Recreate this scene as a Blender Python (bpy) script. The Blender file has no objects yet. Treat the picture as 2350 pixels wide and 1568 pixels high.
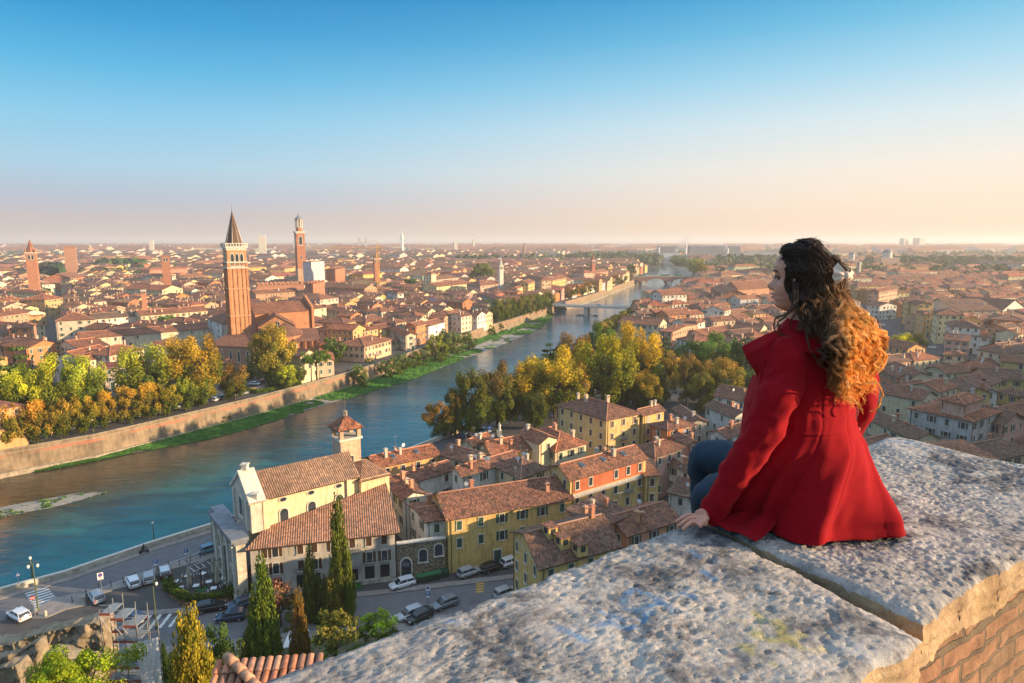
import bpy, math, random, bmesh
from mathutils import Vector, Matrix, noise as mnoise
rnd = random.Random(7)
PI = math.pi
scene = bpy.context.scene
COL = scene.collection
# ---------------------------------------------------------------- camera model
HAZE = 1.5e-4
FPX = 648.0; PITCH = math.radians(8.86); CAMH = 55.0
def ray(dx, dy):
    s = 1024/2350.0; u = (dx*s-512)/FPX; v = -(dy*s-341.5)/FPX
    return (u, math.cos(PITCH)+v*math.sin(PITCH), -math.sin(PITCH)+v*math.cos(PITCH))
def G(dx, dy, z=0.0):
    r = ray(dx, dy); t = (z-CAMH)/r[2]
    return (r[0]*t, r[1]*t)
def AY(dx, dy, Y):
    r = ray(dx, dy); t = Y/r[1]
    return Vector((r[0]*t, Y, CAMH+r[2]*t))
def ZAT(dx, dy, Y): return AY(dx, dy, Y).z
def PX(x, y, z):
    z -= CAMH; f = y*math.cos(PITCH)-z*math.sin(PITCH); u = y*math.sin(PITCH)+z*math.cos(PITCH)
    s = 2350/1024.0
    return ((512+FPX*x/f)*s, (341.5-FPX*u/f)*s)
# ---------------------------------------------------------------- object helpers
def link(o, parent=None):
    COL.objects.link(o)
    if parent is not None: o.parent = parent
    return o
def tag(o, label=None, cat=None, group=None, kind=None):
    if label: o['label'] = label
    if cat: o['category'] = cat
    if group: o['group'] = group
    if kind: o['kind'] = kind
    return o
def empty(name, loc, label=None, cat=None, group=None, rz=0.0):
    o = bpy.data.objects.new(name, None); o.empty_display_size = .5
    o.location = loc; o.rotation_euler = (0, 0, rz); COL.objects.link(o)
    return tag(o, label, cat, group)
def place_mesh(name, me, parent=None, loc=(0,0,0), rot=(0,0,0), scale=(1,1,1), color=None):
    o = bpy.data.objects.new(name, me); o.location = loc; o.rotation_euler = rot; o.scale = scale
    if color: o.color = (*color[:3], 1)
    return link(o, parent)
class MB:
    def __init__(s): s.v = []; s.f = []; s.m = []; s.uv = []; s.c = []
    def face(s, pts, m=0, uv=None, c=None):
        n = len(s.v); s.v.extend([tuple(p) for p in pts]); s.f.append(tuple(range(n, n+len(pts)))); s.m.append(m)
        s.uv.extend(uv if uv else [(0, 0)]*len(pts)); s.c.extend([c if c else (1, 1, 1)]*len(pts))
    def quad_uv(s, a, b, c_, d, m=0, c=None):      # metres uv, u along ab
        a, b, c_, d = map(Vector, (a, b, c_, d)); U = (b-a)
        if U.length < 1e-6: U = c_-d
        U.normalize(); N = (b-a).cross(d-a)
        if N.length < 1e-9: N = (c_-a).cross(d-a)
        V = N.normalized().cross(U)
        s.face([a, b, c_, d], m, [((p-a).dot(U), (p-a).dot(V)) for p in (a, b, c_, d)], c)
    def poly_uv(s, pts, U, m=0, c=None):
        pts = [Vector(p) for p in pts]; U = Vector((U[0], U[1], U[2] if len(U) > 2 else 0)).normalized()
        N = (pts[1]-pts[0]).cross(pts[2]-pts[0]).normalized(); V = N.cross(U); a = pts[0]
        s.face(pts, m, [((p-a).dot(U), (p-a).dot(V)) for p in pts], c)
    def box(s, cx, cy, z0, sx, sy, sz, m=0, rz=0.0, c=None, top=1.0):
        ca, sa = math.cos(rz), math.sin(rz); P = []
        for k, (zz, t) in enumerate(((z0, 1.0), (z0+sz, top))):
            for x, y in ((-1,-1),(1,-1),(1,1),(-1,1)):
                x *= sx/2*t; y *= sy/2*t; P.append((cx+x*ca-y*sa, cy+x*sa+y*ca, zz))
        for f in ((3,2,1,0),(4,5,6,7),(0,1,5,4),(1,2,6,5),(2,3,7,6),(3,0,4,7)):
            q = [P[i] for i in f]; s.quad_uv(*q, m=m, c=c)
    def prism(s, pts, z0, z1, m=0, c=None, cap=True, capm=None):
        n = len(pts)
        for i in range(n):
            a = pts[i]; b = pts[(i+1) % n]
            s.quad_uv((a[0],a[1],z0), (b[0],b[1],z0), (b[0],b[1],z1), (a[0],a[1],z1), m, c)
        if cap:
            s.poly_uv([(p[0],p[1],z1) for p in pts], (1,0,0), m if capm is None else capm, c)
    def tube(s, pts, rad, n=6, m=0, c=None, cap=True):
        rings = []; k = len(pts); pts = [Vector(p) for p in pts]
        up = Vector((0.01, 0.02, 1))
        for i, p in enumerate(pts):
            t = (pts[min(i+1, k-1)]-pts[max(i-1, 0)]).normalized()
            a = t.cross(up)
            if a.length < .05: a = t.cross(Vector((1, 0, 0)))
            a.normalize(); b = t.cross(a); r = rad[i] if isinstance(rad, (list, tuple)) else rad
            rings.append([p+a*r*math.cos(q*2*PI/n)+b*r*math.sin(q*2*PI/n) for q in range(n)])
        s.rings(rings, m, c, cap)
    def rings(s, rings, m=0, c=None, cap=True, closed=True):
        n = len(rings[0]); b = len(s.v)
        for r in rings: s.v.extend([tuple(p) for p in r])
        for i in range(len(rings)-1):
            for q in range(n if closed else n-1):
                q2 = (q+1) % n
                s.f.append((b+i*n+q, b+i*n+q2, b+(i+1)*n+q2, b+(i+1)*n+q)); s.m.append(m)
                s.uv.extend([(q/n, i), ((q+1)/n, i), ((q+1)/n, i+1), (q/n, i+1)])
                if isinstance(c, list): s.c.extend([c[i], c[i], c[i+1], c[i+1]])
                else: s.c.extend([c if c else (1,1,1)]*4)
        if cap and closed:
            c0 = (c[0] if isinstance(c, list) else c) or (1,1,1)
            s.f.append(tuple(b+q for q in range(n))[::-1]); s.m.append(m); s.uv.extend([(0,0)]*n); s.c.extend([c0]*n)
            e = b+(len(rings)-1)*n
            s.f.append(tuple(e+q for q in range(n))); s.m.append(m); s.uv.extend([(0,0)]*n); s.c.extend([c0]*n)
    def lathe(s, cx, cy, prof, n=12, m=0, c=None):
        s.rings([[(cx+r*math.cos(q*2*PI/n), cy+r*math.sin(q*2*PI/n), z) for q in range(n)] for r, z in prof], m, c)
    def mesh(s, name, mats, org=(0,0,0), smooth=False):
        me = bpy.data.meshes.new(name)
        me.from_pydata([(x-org[0], y-org[1], z-org[2]) for x, y, z in s.v], [], s.f)
        for mt in (mats if isinstance(mats, (list, tuple)) else [mats]): me.materials.append(mt)
        me.polygons.foreach_set('material_index', s.m)
        if smooth: me.polygons.foreach_set('use_smooth', [True]*len(s.f))
        uvl = me.uv_layers.new(name='UVMap'); uvl.data.foreach_set('uv', [q for p in s.uv for q in p])
        ca = me.color_attributes.new('Col', 'FLOAT_COLOR', 'CORNER'); ca.data.foreach_set('color', [q for p in s.c for q in (*p[:3], 1.0)])
        me.update(); return me
    def build(s, name, mats, parent=None, org=None, smooth=False, color=None, local=True):
        if org is None: org = tuple(parent.location) if (parent is not None and local) else (0,0,0)
        o = bpy.data.objects.new(name, s.mesh(name, mats, org, smooth))
        if color: o.color = (*color[:3], 1)
        if parent is None: o.location = org
        return link(o, parent)
def copy_tree(o, parent=None, color=None):
    c = o.copy(); COL.objects.link(c); c.parent = parent
    if color and o.get('tint'): c.color = (*color, 1)
    for ch in o.children: copy_tree(ch, c, color)
    return c
# ---------------------------------------------------------------- materials
def lin(h):
    h = h.lstrip('#'); o = []
    for i in (0, 2, 4):
        v = int(h[i:i+2], 16)/255.0; o.append(v/12.92 if v <= .04045 else ((v+.055)/1.055)**2.4)
    return tuple(o)
class NT:
    def __init__(s, name):
        s.mat = bpy.data.materials.new(name); s.mat.use_nodes = True; s.t = s.mat.node_tree; s.t.nodes.clear()
        s.out = s.n('ShaderNodeOutputMaterial'); s.b = s.n('ShaderNodeBsdfPrincipled')
        s.l(s.b.outputs[0], s.out.inputs[0])
    def n(s, typ, **kw):
        nd = s.t.nodes.new(typ)
        for k, v in kw.items():
            if k in ('inp',):
                for a, b in v.items(): nd.inputs[a].default_value = b
            else: setattr(nd, k, v)
        return nd
    def l(s, a, b): s.t.links.new(a, b)
    def mix(s, f, a, b, mode='MIX'):
        m = s.n('ShaderNodeMix', data_type='RGBA', blend_type=mode)
        for i, v in ((0, f), (6, a), (7, b)):
            if hasattr(v, 'links'): s.l(v, m.inputs[i])
            elif i == 0: m.inputs[0].default_value = v
            else: m.inputs[i].default_value = (*v[:3], 1)
        return m.outputs[2]
    def math(s, op, a, b=0.0, c=0.0, clamp=False):
        m = s.n('ShaderNodeMath', operation=op, use_clamp=clamp)
        for i, v in enumerate((a, b, c)):
            if hasattr(v, 'links'): s.l(v, m.inputs[i])
            else: m.inputs[i].default_value = v
        return m.outputs[0]
    def noise(s, sc, det=4, rough=.6, vec=None, dim='3D', dist=0.0):
        n = s.n('ShaderNodeTexNoise', noise_dimensions=dim); n.inputs['Scale'].default_value = sc; n.inputs['Detail'].default_value = det; n.inputs['Roughness'].default_value = rough; n.inputs['Distortion'].default_value = dist
        if vec is not None: s.l(vec, n.inputs['Vector'])
        return n.outputs[0]
    def ramp(s, f, stops):
        r = s.n('ShaderNodeValToRGB'); e = r.color_ramp.elements
        while len(e) < len(stops): e.new(.5)
        for i, (p, c) in enumerate(stops):
            e[i].position = p; e[i].color = (*c[:3], 1) if hasattr(c, '__len__') else (c, c, c, 1)
        s.l(f, r.inputs[0]); return r.outputs[0]
    def objpos(s): return s.n('ShaderNodeTexCoord').outputs['Object']
    def pos(s): return s.n('ShaderNodeNewGeometry').outputs['Position']
    def scaled(s, vec, sc):
        m = s.n('ShaderNodeMapping'); m.inputs['Scale'].default_value = sc; s.l(vec, m.inputs[0]); return m.outputs[0]
    def bump(s, h, st=.5, dist=.1):
        b = s.n('ShaderNodeBump'); b.inputs['Strength'].default_value = st; b.inputs['Distance'].default_value = dist
        s.l(h, b.inputs['Height']); s.l(b.outputs[0], s.b.inputs['Normal']); return b
    def base(s, c):
        if hasattr(c, 'links'): s.l(c, s.b.inputs['Base Color'])
        else: s.b.inputs['Base Color'].default_value = (*c[:3], 1)
        return s
    def set(s, **kw):
        for k, v in kw.items(): s.b.inputs[k.replace('_', ' ')].default_value = v
        return s
def simple(name, c, rough=.7, metal=0.0, var=.15, sc=3.0, bump=0.0):
    t = NT(name); p = t.objpos(); n = t.noise(sc, 5, .6, p)
    dark = tuple(x*(1-var*1.6) for x in c); lite = tuple(min(1, x*(1+var)) for x in c)
    t.base(t.ramp(n, [(.3, dark), (.7, lite)])).set(Roughness=rough, Metallic=metal)
    if bump: t.bump(t.noise(sc*4, 4, .6, p), .5, bump)
    return t.mat
def colsrc(t, attr):
    if attr: return t.n('ShaderNodeAttribute', attribute_name='Col').outputs['Color']
    return t.n('ShaderNodeObjectInfo').outputs['Color']
def wall_mat(name, attr=False, brick=False):
    t = NT(name); p = t.pos(); c = colsrc(t, attr)
    n1 = t.noise(.35, 5, .65, p); n2 = t.noise(2.2, 6, .7, t.scaled(p, (1, 1, .18)))
    c = t.mix(1.0, c, t.ramp(n1, [(.25, (.78, .76, .74)), (.6, (1.02, 1.02, 1.02))]), 'MULTIPLY')
    c = t.mix(1.0, c, t.ramp(n2, [(.3, (.58, .56, .54)), (.5, (1, 1, 1)), (.75, (1.08, 1.06, 1.04))]), 'MULTIPLY')
    if brick:
        bt = t.n('ShaderNodeTexBrick'); uv = t.n('ShaderNodeUVMap').outputs[0]; t.l(uv, bt.inputs['Vector'])
        bt.inputs['Scale'].default_value = 1.0; bt.inputs['Brick Width'].default_value = .6; bt.inputs['Row Height'].default_value = .22
        bt.inputs['Mortar Size'].default_value = .02; bt.inputs['Color1'].default_value = (1, .95, .9, 1); bt.inputs['Color2'].default_value = (.62, .55, .5, 1); bt.inputs['Mortar'].default_value = (.95, 1.0, 1.05, 1)
        c = t.mix(.75, c, bt.outputs[0], 'MULTIPLY')
    t.base(c).set(Roughness=.9); t.bump(t.noise(5, 5, .7, p), .35, .03)
    return t.mat
def roof_mat(name, attr=False, pitchu=.26, soft=0.0):
    t = NT(name); uv = t.n('ShaderNodeUVMap').outputs[0]; c = colsrc(t, attr)
    sp = t.n('ShaderNodeSeparateXYZ'); t.l(uv, sp.inputs[0]); u, v = sp.outputs[0], sp.outputs[1]
    u2 = t.math('DIVIDE', u, pitchu); v2 = t.math('DIVIDE', v, .42)
    cb = t.n('ShaderNodeCombineXYZ'); t.l(t.math('FLOOR', u2), cb.inputs[0]); t.l(t.math('FLOOR', v2), cb.inputs[1])
    wn = t.n('ShaderNodeTexWhiteNoise', noise_dimensions='2D'); t.l(cb.outputs[0], wn.inputs['Vector'])
    tile = t.ramp(wn.outputs[0], [(0, (.34, .27, .25)), (.28, (.68, .62, .6)), (.6, (1.0, .98, .95)), (.84, (1.25, 1.12, 1.0)), (.97, (1.55, 1.5, 1.4))])
    p = t.pos(); big = t.noise(.16, 6, .65, p); big2 = t.noise(.9, 5, .7, p)
    c = t.mix(1.0-soft, c, tile, 'MULTIPLY')
    c = t.mix(1.0, c, t.ramp(big, [(.3, (.62, .58, .56)), (.55, (1, 1, 1)), (.75, (1.25, 1.12, 1.0))]), 'MULTIPLY')
    c = t.mix(t.ramp(big2, [(.45, 0.0), (.72, .6)]), c, (.13, .105, .075))
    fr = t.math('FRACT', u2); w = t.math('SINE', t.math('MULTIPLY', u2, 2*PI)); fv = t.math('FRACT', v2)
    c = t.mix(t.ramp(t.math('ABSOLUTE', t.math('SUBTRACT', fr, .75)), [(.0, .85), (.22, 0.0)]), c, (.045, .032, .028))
    t.base(c).set(Roughness=.92)
    h = t.math('ADD', t.math('MULTIPLY', w, .5), t.math('MULTIPLY', fv, -.35)); t.bump(h, 1.0, .1)
    return t.mat
M = {}
M['wall'] = wall_mat('painted_plaster'); M['wallA'] = wall_mat('painted_plaster_many', True)
M['brick'] = wall_mat('old_brick', False, True)
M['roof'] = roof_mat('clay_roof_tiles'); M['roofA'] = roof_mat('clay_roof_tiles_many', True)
M['stone'] = simple('pale_stone', (.52, .47, .38), .9, var=.3, sc=.8, bump=.03)
M['trim'] = simple('white_stone_trim', (.60, .56, .48), .85, var=.15, sc=2)
M['wood'] = simple('dark_wood', (.07, .04, .025), .8, var=.3, sc=3)
M['metal'] = simple('grey_metal', (.35, .36, .37), .45, .6, var=.15)
M['dark'] = simple('dark_opening', (.02, .02, .022), .9, var=.2)
M['lead'] = simple('lead_sheet', (.20, .22, .25), .6, .2, var=.2, sc=1)
M['white'] = simple('white_paint', (.75, .76, .76), .5, var=.05)
M['trunk'] = simple('bark', (.07, .05, .035), .95, var=.3, sc=2, bump=.02)
t = NT('window_glass'); t.base((.03, .045, .06)).set(Roughness=.08, Metallic=0.0); t.b.inputs['Specular IOR Level'].default_value = .9; M['glass'] = t.mat
t = NT('tinted_paint'); t.base(t.n('ShaderNodeObjectInfo').outputs['Color']).set(Roughness=.6); M['tint'] = t.mat
t = NT('car_paint'); t.base(t.n('ShaderNodeObjectInfo').outputs['Color']).set(Roughness=.28, Metallic=.15); t.b.inputs['Coat Weight'].default_value = .6; M['car'] = t.mat
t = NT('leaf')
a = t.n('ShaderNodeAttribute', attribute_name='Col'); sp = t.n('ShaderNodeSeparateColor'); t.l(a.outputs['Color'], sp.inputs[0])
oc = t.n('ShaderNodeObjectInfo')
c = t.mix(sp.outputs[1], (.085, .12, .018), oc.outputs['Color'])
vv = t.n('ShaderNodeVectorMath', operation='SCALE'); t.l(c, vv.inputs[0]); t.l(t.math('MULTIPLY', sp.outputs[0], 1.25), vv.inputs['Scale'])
df = t.n('ShaderNodeBsdfDiffuse'); tr = t.n('ShaderNodeBsdfTranslucent'); mx = t.n('ShaderNodeMixShader'); mx.inputs[0].default_value = .3
t.l(vv.outputs[0], df.inputs[0]); t.l(vv.outputs[0], tr.inputs[0]); t.l(df.outputs[0], mx.inputs[1]); t.l(tr.outputs[0], mx.inputs[2]); t.l(mx.outputs[0], t.out.inputs[0])
M['leaf'] = t.mat
# ---------------------------------------------------------------- camera, sun, sky
cam = bpy.data.cameras.new('camera'); cam.lens = FPX/1024*36; cam.sensor_width = 36; cam.clip_end = 60000; cam.clip_start = .05
co = bpy.data.objects.new('camera', cam); co.location = (0, 0, CAMH); co.rotation_euler = (PI/2-PITCH, 0, 0); COL.objects.link(co); scene.camera = co
SUN_EL = math.radians(12.5); SUN_AZ = math.radians(98.0)       # azimuth clockwise from +Y (view direction)
sd = Vector((math.sin(SUN_AZ)*math.cos(SUN_EL), math.cos(SUN_AZ)*math.cos(SUN_EL), math.sin(SUN_EL)))
sl = bpy.data.lights.new('sun', 'SUN'); sl.energy = 5.0; sl.angle = math.radians(.5); sl.color = (1.0, .70, .40)
so = bpy.data.objects.new('sun', sl); so.rotation_euler = sd.to_track_quat('Z', 'Y').to_euler(); COL.objects.link(so)
W = bpy.data.worlds.new('World'); scene.world = W; W.use_nodes = True; wt = W.node_tree; wt.nodes.clear()
def wn_(typ, **k):
    n = wt.nodes.new(typ)
    for a, b in k.items(): setattr(n, a, b)
    return n
wo = wn_('ShaderNodeOutputWorld'); bg = wn_('ShaderNodeBackground'); wt.links.new(bg.outputs[0], wo.inputs[0]); bg.inputs[1].default_value = .1
sky = wn_('ShaderNodeTexSky', sky_type='NISHITA'); sky.sun_disc = False; sky.sun_elevation = SUN_EL; sky.sun_rotation = SUN_AZ; sky.air_density = 1.2; sky.dust_density = 2.0; sky.ozone_density = 2.0
tc = wn_('ShaderNodeTexCoord'); sx = wn_('ShaderNodeSeparateXYZ'); wt.links.new(tc.outputs['Generated'], sx.inputs[0])
def wramp(f, stops):
    r = wn_('ShaderNodeValToRGB'); e = r.color_ramp.elements
    while len(e) < len(stops): e.new(.5)
    for i, (p, c) in enumerate(stops): e[i].position = p; e[i].color = (*(lin(c) if isinstance(c, str) else c), 1)
    wt.links.new(f, r.inputs[0]); return r.outputs[0]
SKL = [(0, '#cbc0bc'), (.03, '#c4bdc0'), (.055, '#b4bfd1'), (.098, '#a6cfe6'), (.16, '#83c8ea'), (.217, '#50b4e2'), (.273, '#2299d4'), (.324, '#0b86c2'), (.5,(.25,.50,.80)), (1, (.75,.95,1.25))]
SKR = [(0, '#f6d6b4'), (.03, '#fbdfc4'), (.055, '#fce6d0'), (.098, '#f6ecdf'), (.16, '#d9e9ee'), (.217, '#a8d8ee'), (.273, '#70c0e4'), (.324, '#3fa6da'), (.5,(.55,.72,.9)), (1, (.9,1.05,1.25))]
zc = wn_('ShaderNodeMath', operation='MAXIMUM'); wt.links.new(sx.outputs[2], zc.inputs[0]); zc.inputs[1].default_value = 0
ml = wramp(zc.outputs[0], SKL); mr = wramp(zc.outputs[0], SKR)  # top stops, above the frame, raised past a real sky as added fill
mp = wn_('ShaderNodeMapRange'); mp.interpolation_type = 'SMOOTHSTEP'; wt.links.new(sx.outputs[0], mp.inputs[0]); mp.inputs[1].default_value = -.62; mp.inputs[2].default_value = .62
mm = wn_('ShaderNodeMix', data_type='RGBA'); wt.links.new(mp.outputs[0], mm.inputs[0]); wt.links.new(ml, mm.inputs[6]); wt.links.new(mr, mm.inputs[7])
sc_ = wn_('ShaderNodeVectorMath', operation='SCALE'); wt.links.new(mm.outputs[2], sc_.inputs[0]); sc_.inputs['Scale'].default_value = 5.05
m2 = wn_('ShaderNodeMix', data_type='RGBA'); m2.inputs[0].default_value = .05; wt.links.new(sc_.outputs[0], m2.inputs[6]); wt.links.new(sky.outputs[0], m2.inputs[7]); wt.links.new(m2.outputs[2], bg.inputs[0])
scene.view_settings.view_transform = 'Standard'; scene.view_settings.look = 'None'; scene.view_settings.exposure = 1.05; scene.view_settings.gamma = 1
scene.render.engine = 'CYCLES'
from mathutils.geometry import tessellate_polygon
LB = [(-330,-40),(-230,60),(-165,130),(-133.4,161.8),(-118,176),(-106.9,192.6),(-89.5,220.6),(-84.7,229.9),(-75.7,247.8),(-66.7,266.6),(-55.4,295),(-43.2,334.2),(-28.7,374),(-15.4,413.2),(0,448.3),(35.1,547),(47.6,578.7),(92.6,688),(158.5,875),(170,905),(195,1000),(230,1150),(265,1400),(300,1750)]
RB = [(-270,-120),(-160,20),(-110,66),(-80.5,94.6),(-73.9,100.1),(-65.3,110.8),(-56.9,119.5),(-50,130),(-42,143),(-28,163),(-15.6,181.8),(-7.5,195.7),(14,245),(33,300),(52,363),(70,430),(92,510),(112,570),(143,640),(185,730),(225,830),(262,940),(300,1100),(330,1250),(360,1440),(400,1750)]
WLn = [(-330,-60),(-232,52),(-168,125),(-134.1,160.5),(-121.6,169.2),(-109.2,181.4),(-94.4,193.2),(-86.2,205),(-81.1,214.3),(-73.8,229.3),(-62.4,247.8),(-44.9,278.1),(-33.5,305.4),(-24.9,330.7),(-14.4,350.5),(-2.6,380.7),(10,415),(19.8,448),(30,500),(33,530)]
def poly_faces(mb, pts, z, m=0):
    vs = [Vector((x, y, z)) for x, y in pts]
    for t3 in tessellate_polygon([vs]):
        tri = [vs[i] for i in t3]
        n = (tri[1]-tri[0]).cross(tri[2]-tri[0])
        if n.z < 0: tri = tri[::-1]
        mb.poly_uv(tri, (1,0,0), m)
# ground
t = NT('city_ground'); p = t.pos(); ln = t.n('ShaderNodeVectorMath', operation='LENGTH'); t.l(p, ln.inputs[0])
gn = t.noise(.004, 6, .6, p); g2 = t.noise(.02, 6, .6, p)
near = t.ramp(t.noise(.8, 6, .65, p), [(.3, (.05, .05, .053)), (.7, (.085, .082, .08))])
far = t.ramp(g2, [(.3, (.035, .06, .02)), (.5, (.07, .10, .035)), (.62, (.16, .14, .07)), (.75, (.10, .09, .06))])
mr = t.n('ShaderNodeMapRange'); t.l(t.math('ADD', ln.outputs['Value'], t.math('MULTIPLY', gn, 900)), mr.inputs[0]); mr.inputs[1].default_value = 1300; mr.inputs[2].default_value = 2100
t.base(t.mix(mr.outputs[0], near, far)).set(Roughness=.95); M['ground'] = t.mat
g = MB(); FAR = 26000
poly_faces(g, [(-FAR,-700),(-500,-700)]+[(-330,-40)]+LB[1:]+[(300,1750),(-FAR,1750)], 0)
poly_faces(g, [(-400,-700),(FAR,-700),(FAR,1750),(400,1750)]+RB[::-1], 0)
poly_faces(g, [(-FAR,1750),(300,1750),(400,1750),(FAR,1750),(FAR,FAR),(-FAR,FAR)], 0)
o = g.build('ground', M['ground']); tag(o, kind='structure')
# water
t = NT('river_water'); p = t.pos(); st = t.scaled(p, (1, 1, 1))
rot = t.n('ShaderNodeMapping'); rot.inputs['Rotation'].default_value = (0, 0, math.radians(-40)); rot.inputs['Scale'].default_value = (.35, 1, 1); t.l(p, rot.inputs[0])
w1 = t.noise(.9, 4, .6, rot.outputs[0], dist=.6); w2 = t.noise(.06, 3, .5, rot.outputs[0]); w3 = t.noise(.25, 4, .6, rot.outputs[0])
spx = t.n('ShaderNodeSeparateXYZ'); t.l(p, spx.inputs[0])
# shallow gravel and the bank's reflection, both painted brown along far bank and shoal
sh = t.math('MULTIPLY', t.math('ADD', t.math('MULTIPLY', spx.outputs[0], .86), t.math('MULTIPLY', spx.outputs[1], -.5)), 1.0)
bed_refl = t.n('ShaderNodeMapRange'); bed_refl.interpolation_type = 'SMOOTHSTEP'; t.l(t.math('ADD', sh, t.math('MULTIPLY', t.noise(.03, 4, .6, p), 28)), bed_refl.inputs[0]); bed_refl.inputs[1].default_value = -165; bed_refl.inputs[2].default_value = -118
brown = t.ramp(t.noise(.5, 5, .7, p), [(.3, (.03, .023, .013)), (.7, (.085, .06, .03))])
teal = t.ramp(w3, [(.3, (.004, .085, .10)), (.7, (.015, .18, .20))])
farb = t.n('ShaderNodeMapRange'); t.l(spx.outputs[1], farb.inputs[0]); farb.inputs[1].default_value = 150; farb.inputs[2].default_value = 420
c = t.mix(bed_refl.outputs[0], brown, teal); c = t.mix(farb.outputs[0], c, (.05, .11, .135))
t.base(c).set(Roughness=.10, IOR=1.33); t.b.inputs['Specular IOR Level'].default_value = .5
h = t.math('ADD', t.math('MULTIPLY', w1, .5), t.math('ADD', t.math('MULTIPLY', w3, 1.2), t.math('MULTIPLY', w2, 1.5))); t.bump(h, .4, .5)
M['water'] = t.mat
w = MB(); poly_faces(w, [(-500,-300),(200,-300),(400,500),(600,1800),(200,1800),(-60,600),(-300,100)], -6.0)
o = w.build('river', M['water']); tag(o, kind='structure')
# grassy bank and gravel shore below the far quay wall (one sheet each)
def strip(mb, A, B, za, zb, nu=1, m=0, bumpf=None, n=None):
    def resample(P, n):
        L = [0]
        for i in range(1, len(P)): L.append(L[-1]+math.dist(P[i-1], P[i]))
        out = []; j = 0
        for k in range(n+1):
            s = L[-1]*k/n
            while j < len(P)-2 and L[j+1] < s: j += 1
            f = (s-L[j])/max(1e-9, L[j+1]-L[j]); out.append((P[j][0]+(P[j+1][0]-P[j][0])*f, P[j][1]+(P[j+1][1]-P[j][1])*f))
        return out
    n = n or 60; A = resample(A, n); B = resample(B, n); rows = []
    for k in range(n+1):
        r = []
        for q in range(nu+1):
            f = q/nu; x = A[k][0]*(1-f)+B[k][0]*f; y = A[k][1]*(1-f)+B[k][1]*f; z = za*(1-f)+zb*f
            if bumpf: z += bumpf(x, y, f)
            r.append((x, y, z))
        rows.append(r)
    mb.rings(rows, m, cap=False, closed=False)
t = NT('gravel_shore'); p = t.pos(); t.base(t.ramp(t.noise(1.5, 6, .75, p), [(.3, (.13, .12, .10)), (.5, (.27, .25, .21)), (.7, (.42, .39, .34))])).set(Roughness=.95); t.bump(t.noise(3, 5, .7, p), .8, .15); M['gravel'] = t.mat
t = NT('bank_grass'); p = t.pos(); t.base(t.ramp(t.noise(.5, 7, .7, p), [(.25, (.02, .075, .008)), (.5, (.045, .15, .015)), (.75, (.09, .2, .03))])).set(Roughness=.95); t.bump(t.noise(2.5, 6, .75, p), 1.0, .5); M['grass'] = t.mat
def shp(x, y, f): return .25*mnoise.noise(Vector((x*.3, y*.3, 0)))*math.sin(f*PI)
WB = [(x-.8*0, y) for x, y in LB[3:16]]
WE = WLn[3:]
s_ = MB(); strip(s_, WB, WE, -4.9, -6.12, 10, 0, shp, 220); o = s_.build('gravel_shore', M['gravel'], smooth=True); tag(o, kind='structure')
# grass: short blades of real geometry over the bank, ragged at its edges
def bank_pt(k, f):
    n = len(WB)-1; i = min(int(k*n), n-1); g_ = k*n-i
    a = (WB[i][0]+(WB[i+1][0]-WB[i][0])*g_, WB[i][1]+(WB[i+1][1]-WB[i][1])*g_)
    n = len(WE)-1; i = min(int(k*n), n-1); g_ = k*n-i
    b = (WE[i][0]+(WE[i+1][0]-WE[i][0])*g_, WE[i][1]+(WE[i+1][1]-WE[i][1])*g_)
    return a, b
def resamp(P, n):
    L = [0]
    for i in range(1, len(P)): L.append(L[-1]+math.dist(P[i-1], P[i]))
    out = []; j = 0
    for k in range(n+1):
        s = L[-1]*k/n
        while j < len(P)-2 and L[j+1] < s: j += 1
        f = (s-L[j])/max(1e-9, L[j+1]-L[j]); out.append((P[j][0]+(P[j+1][0]-P[j][0])*f, P[j][1]+(P[j+1][1]-P[j][1])*f))
    return out
RA, RE = resamp(WB, 400), resamp(WE, 400)
def bankpos(k, f):
    i = min(int(k*400), 399); g_ = k*400-i
    ax = RA[i][0]*(1-g_)+RA[i+1][0]*g_; ay = RA[i][1]*(1-g_)+RA[i+1][1]*g_; bx = RE[i][0]*(1-g_)+RE[i+1][0]*g_; by = RE[i][1]*(1-g_)+RE[i+1][1]*g_
    return ax*(1-f)+bx*f, ay*(1-f)+by*f
gm = MB()
for k in range(32000):
    kk = rnd.random(); f = rnd.random()*.93; x, y = bankpos(kk, f)
    if kk < .02: continue
    nn = mnoise.noise(Vector((x*.06, y*.06, 3))) + .5*mnoise.noise(Vector((x*.25, y*.25, 9)))
    path = abs(f-(.52+.1*math.sin(kk*22)))
    thr = -.1+.5*max(0, f-.75)*4 + (.55 if path < .06 else 0) + (.55*math.exp(-((kk-.62)/.13)**2) if f > .35 else 0)
    if nn < thr-(.55 if kk < .5 else .2): continue
    z = -4.9-1.22*f+shp(x, y, f); s = rnd.uniform(.35, .8)*(1+y/700); hh = rnd.uniform(.18, .5); a_ = rnd.uniform(0, PI)
    c, q = math.cos(a_)*s, math.sin(a_)*s; lv = rnd.uniform(.7, 1.3)
    gm.face([(x-c, y-q, z-.05), (x+c, y+q, z-.05), (x+c*.8+.1, y+q*.8, z+hh), (x-c*.8, y-q*.8+.1, z+hh*.7)], 0, None, (lv, lv, lv))
    gm.face([(x-c, y-q, z+.02+hh*.4), (x+q, y-c, z+.03+hh*.4), (x+c, y+q, z+.04+hh*.4), (x-q, y+c, z+.02+hh*.4)], 0, None, (lv, lv, lv))
t = NT('grass_tufts'); a = t.n('ShaderNodeAttribute', attribute_name='Col'); p = t.pos()
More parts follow.
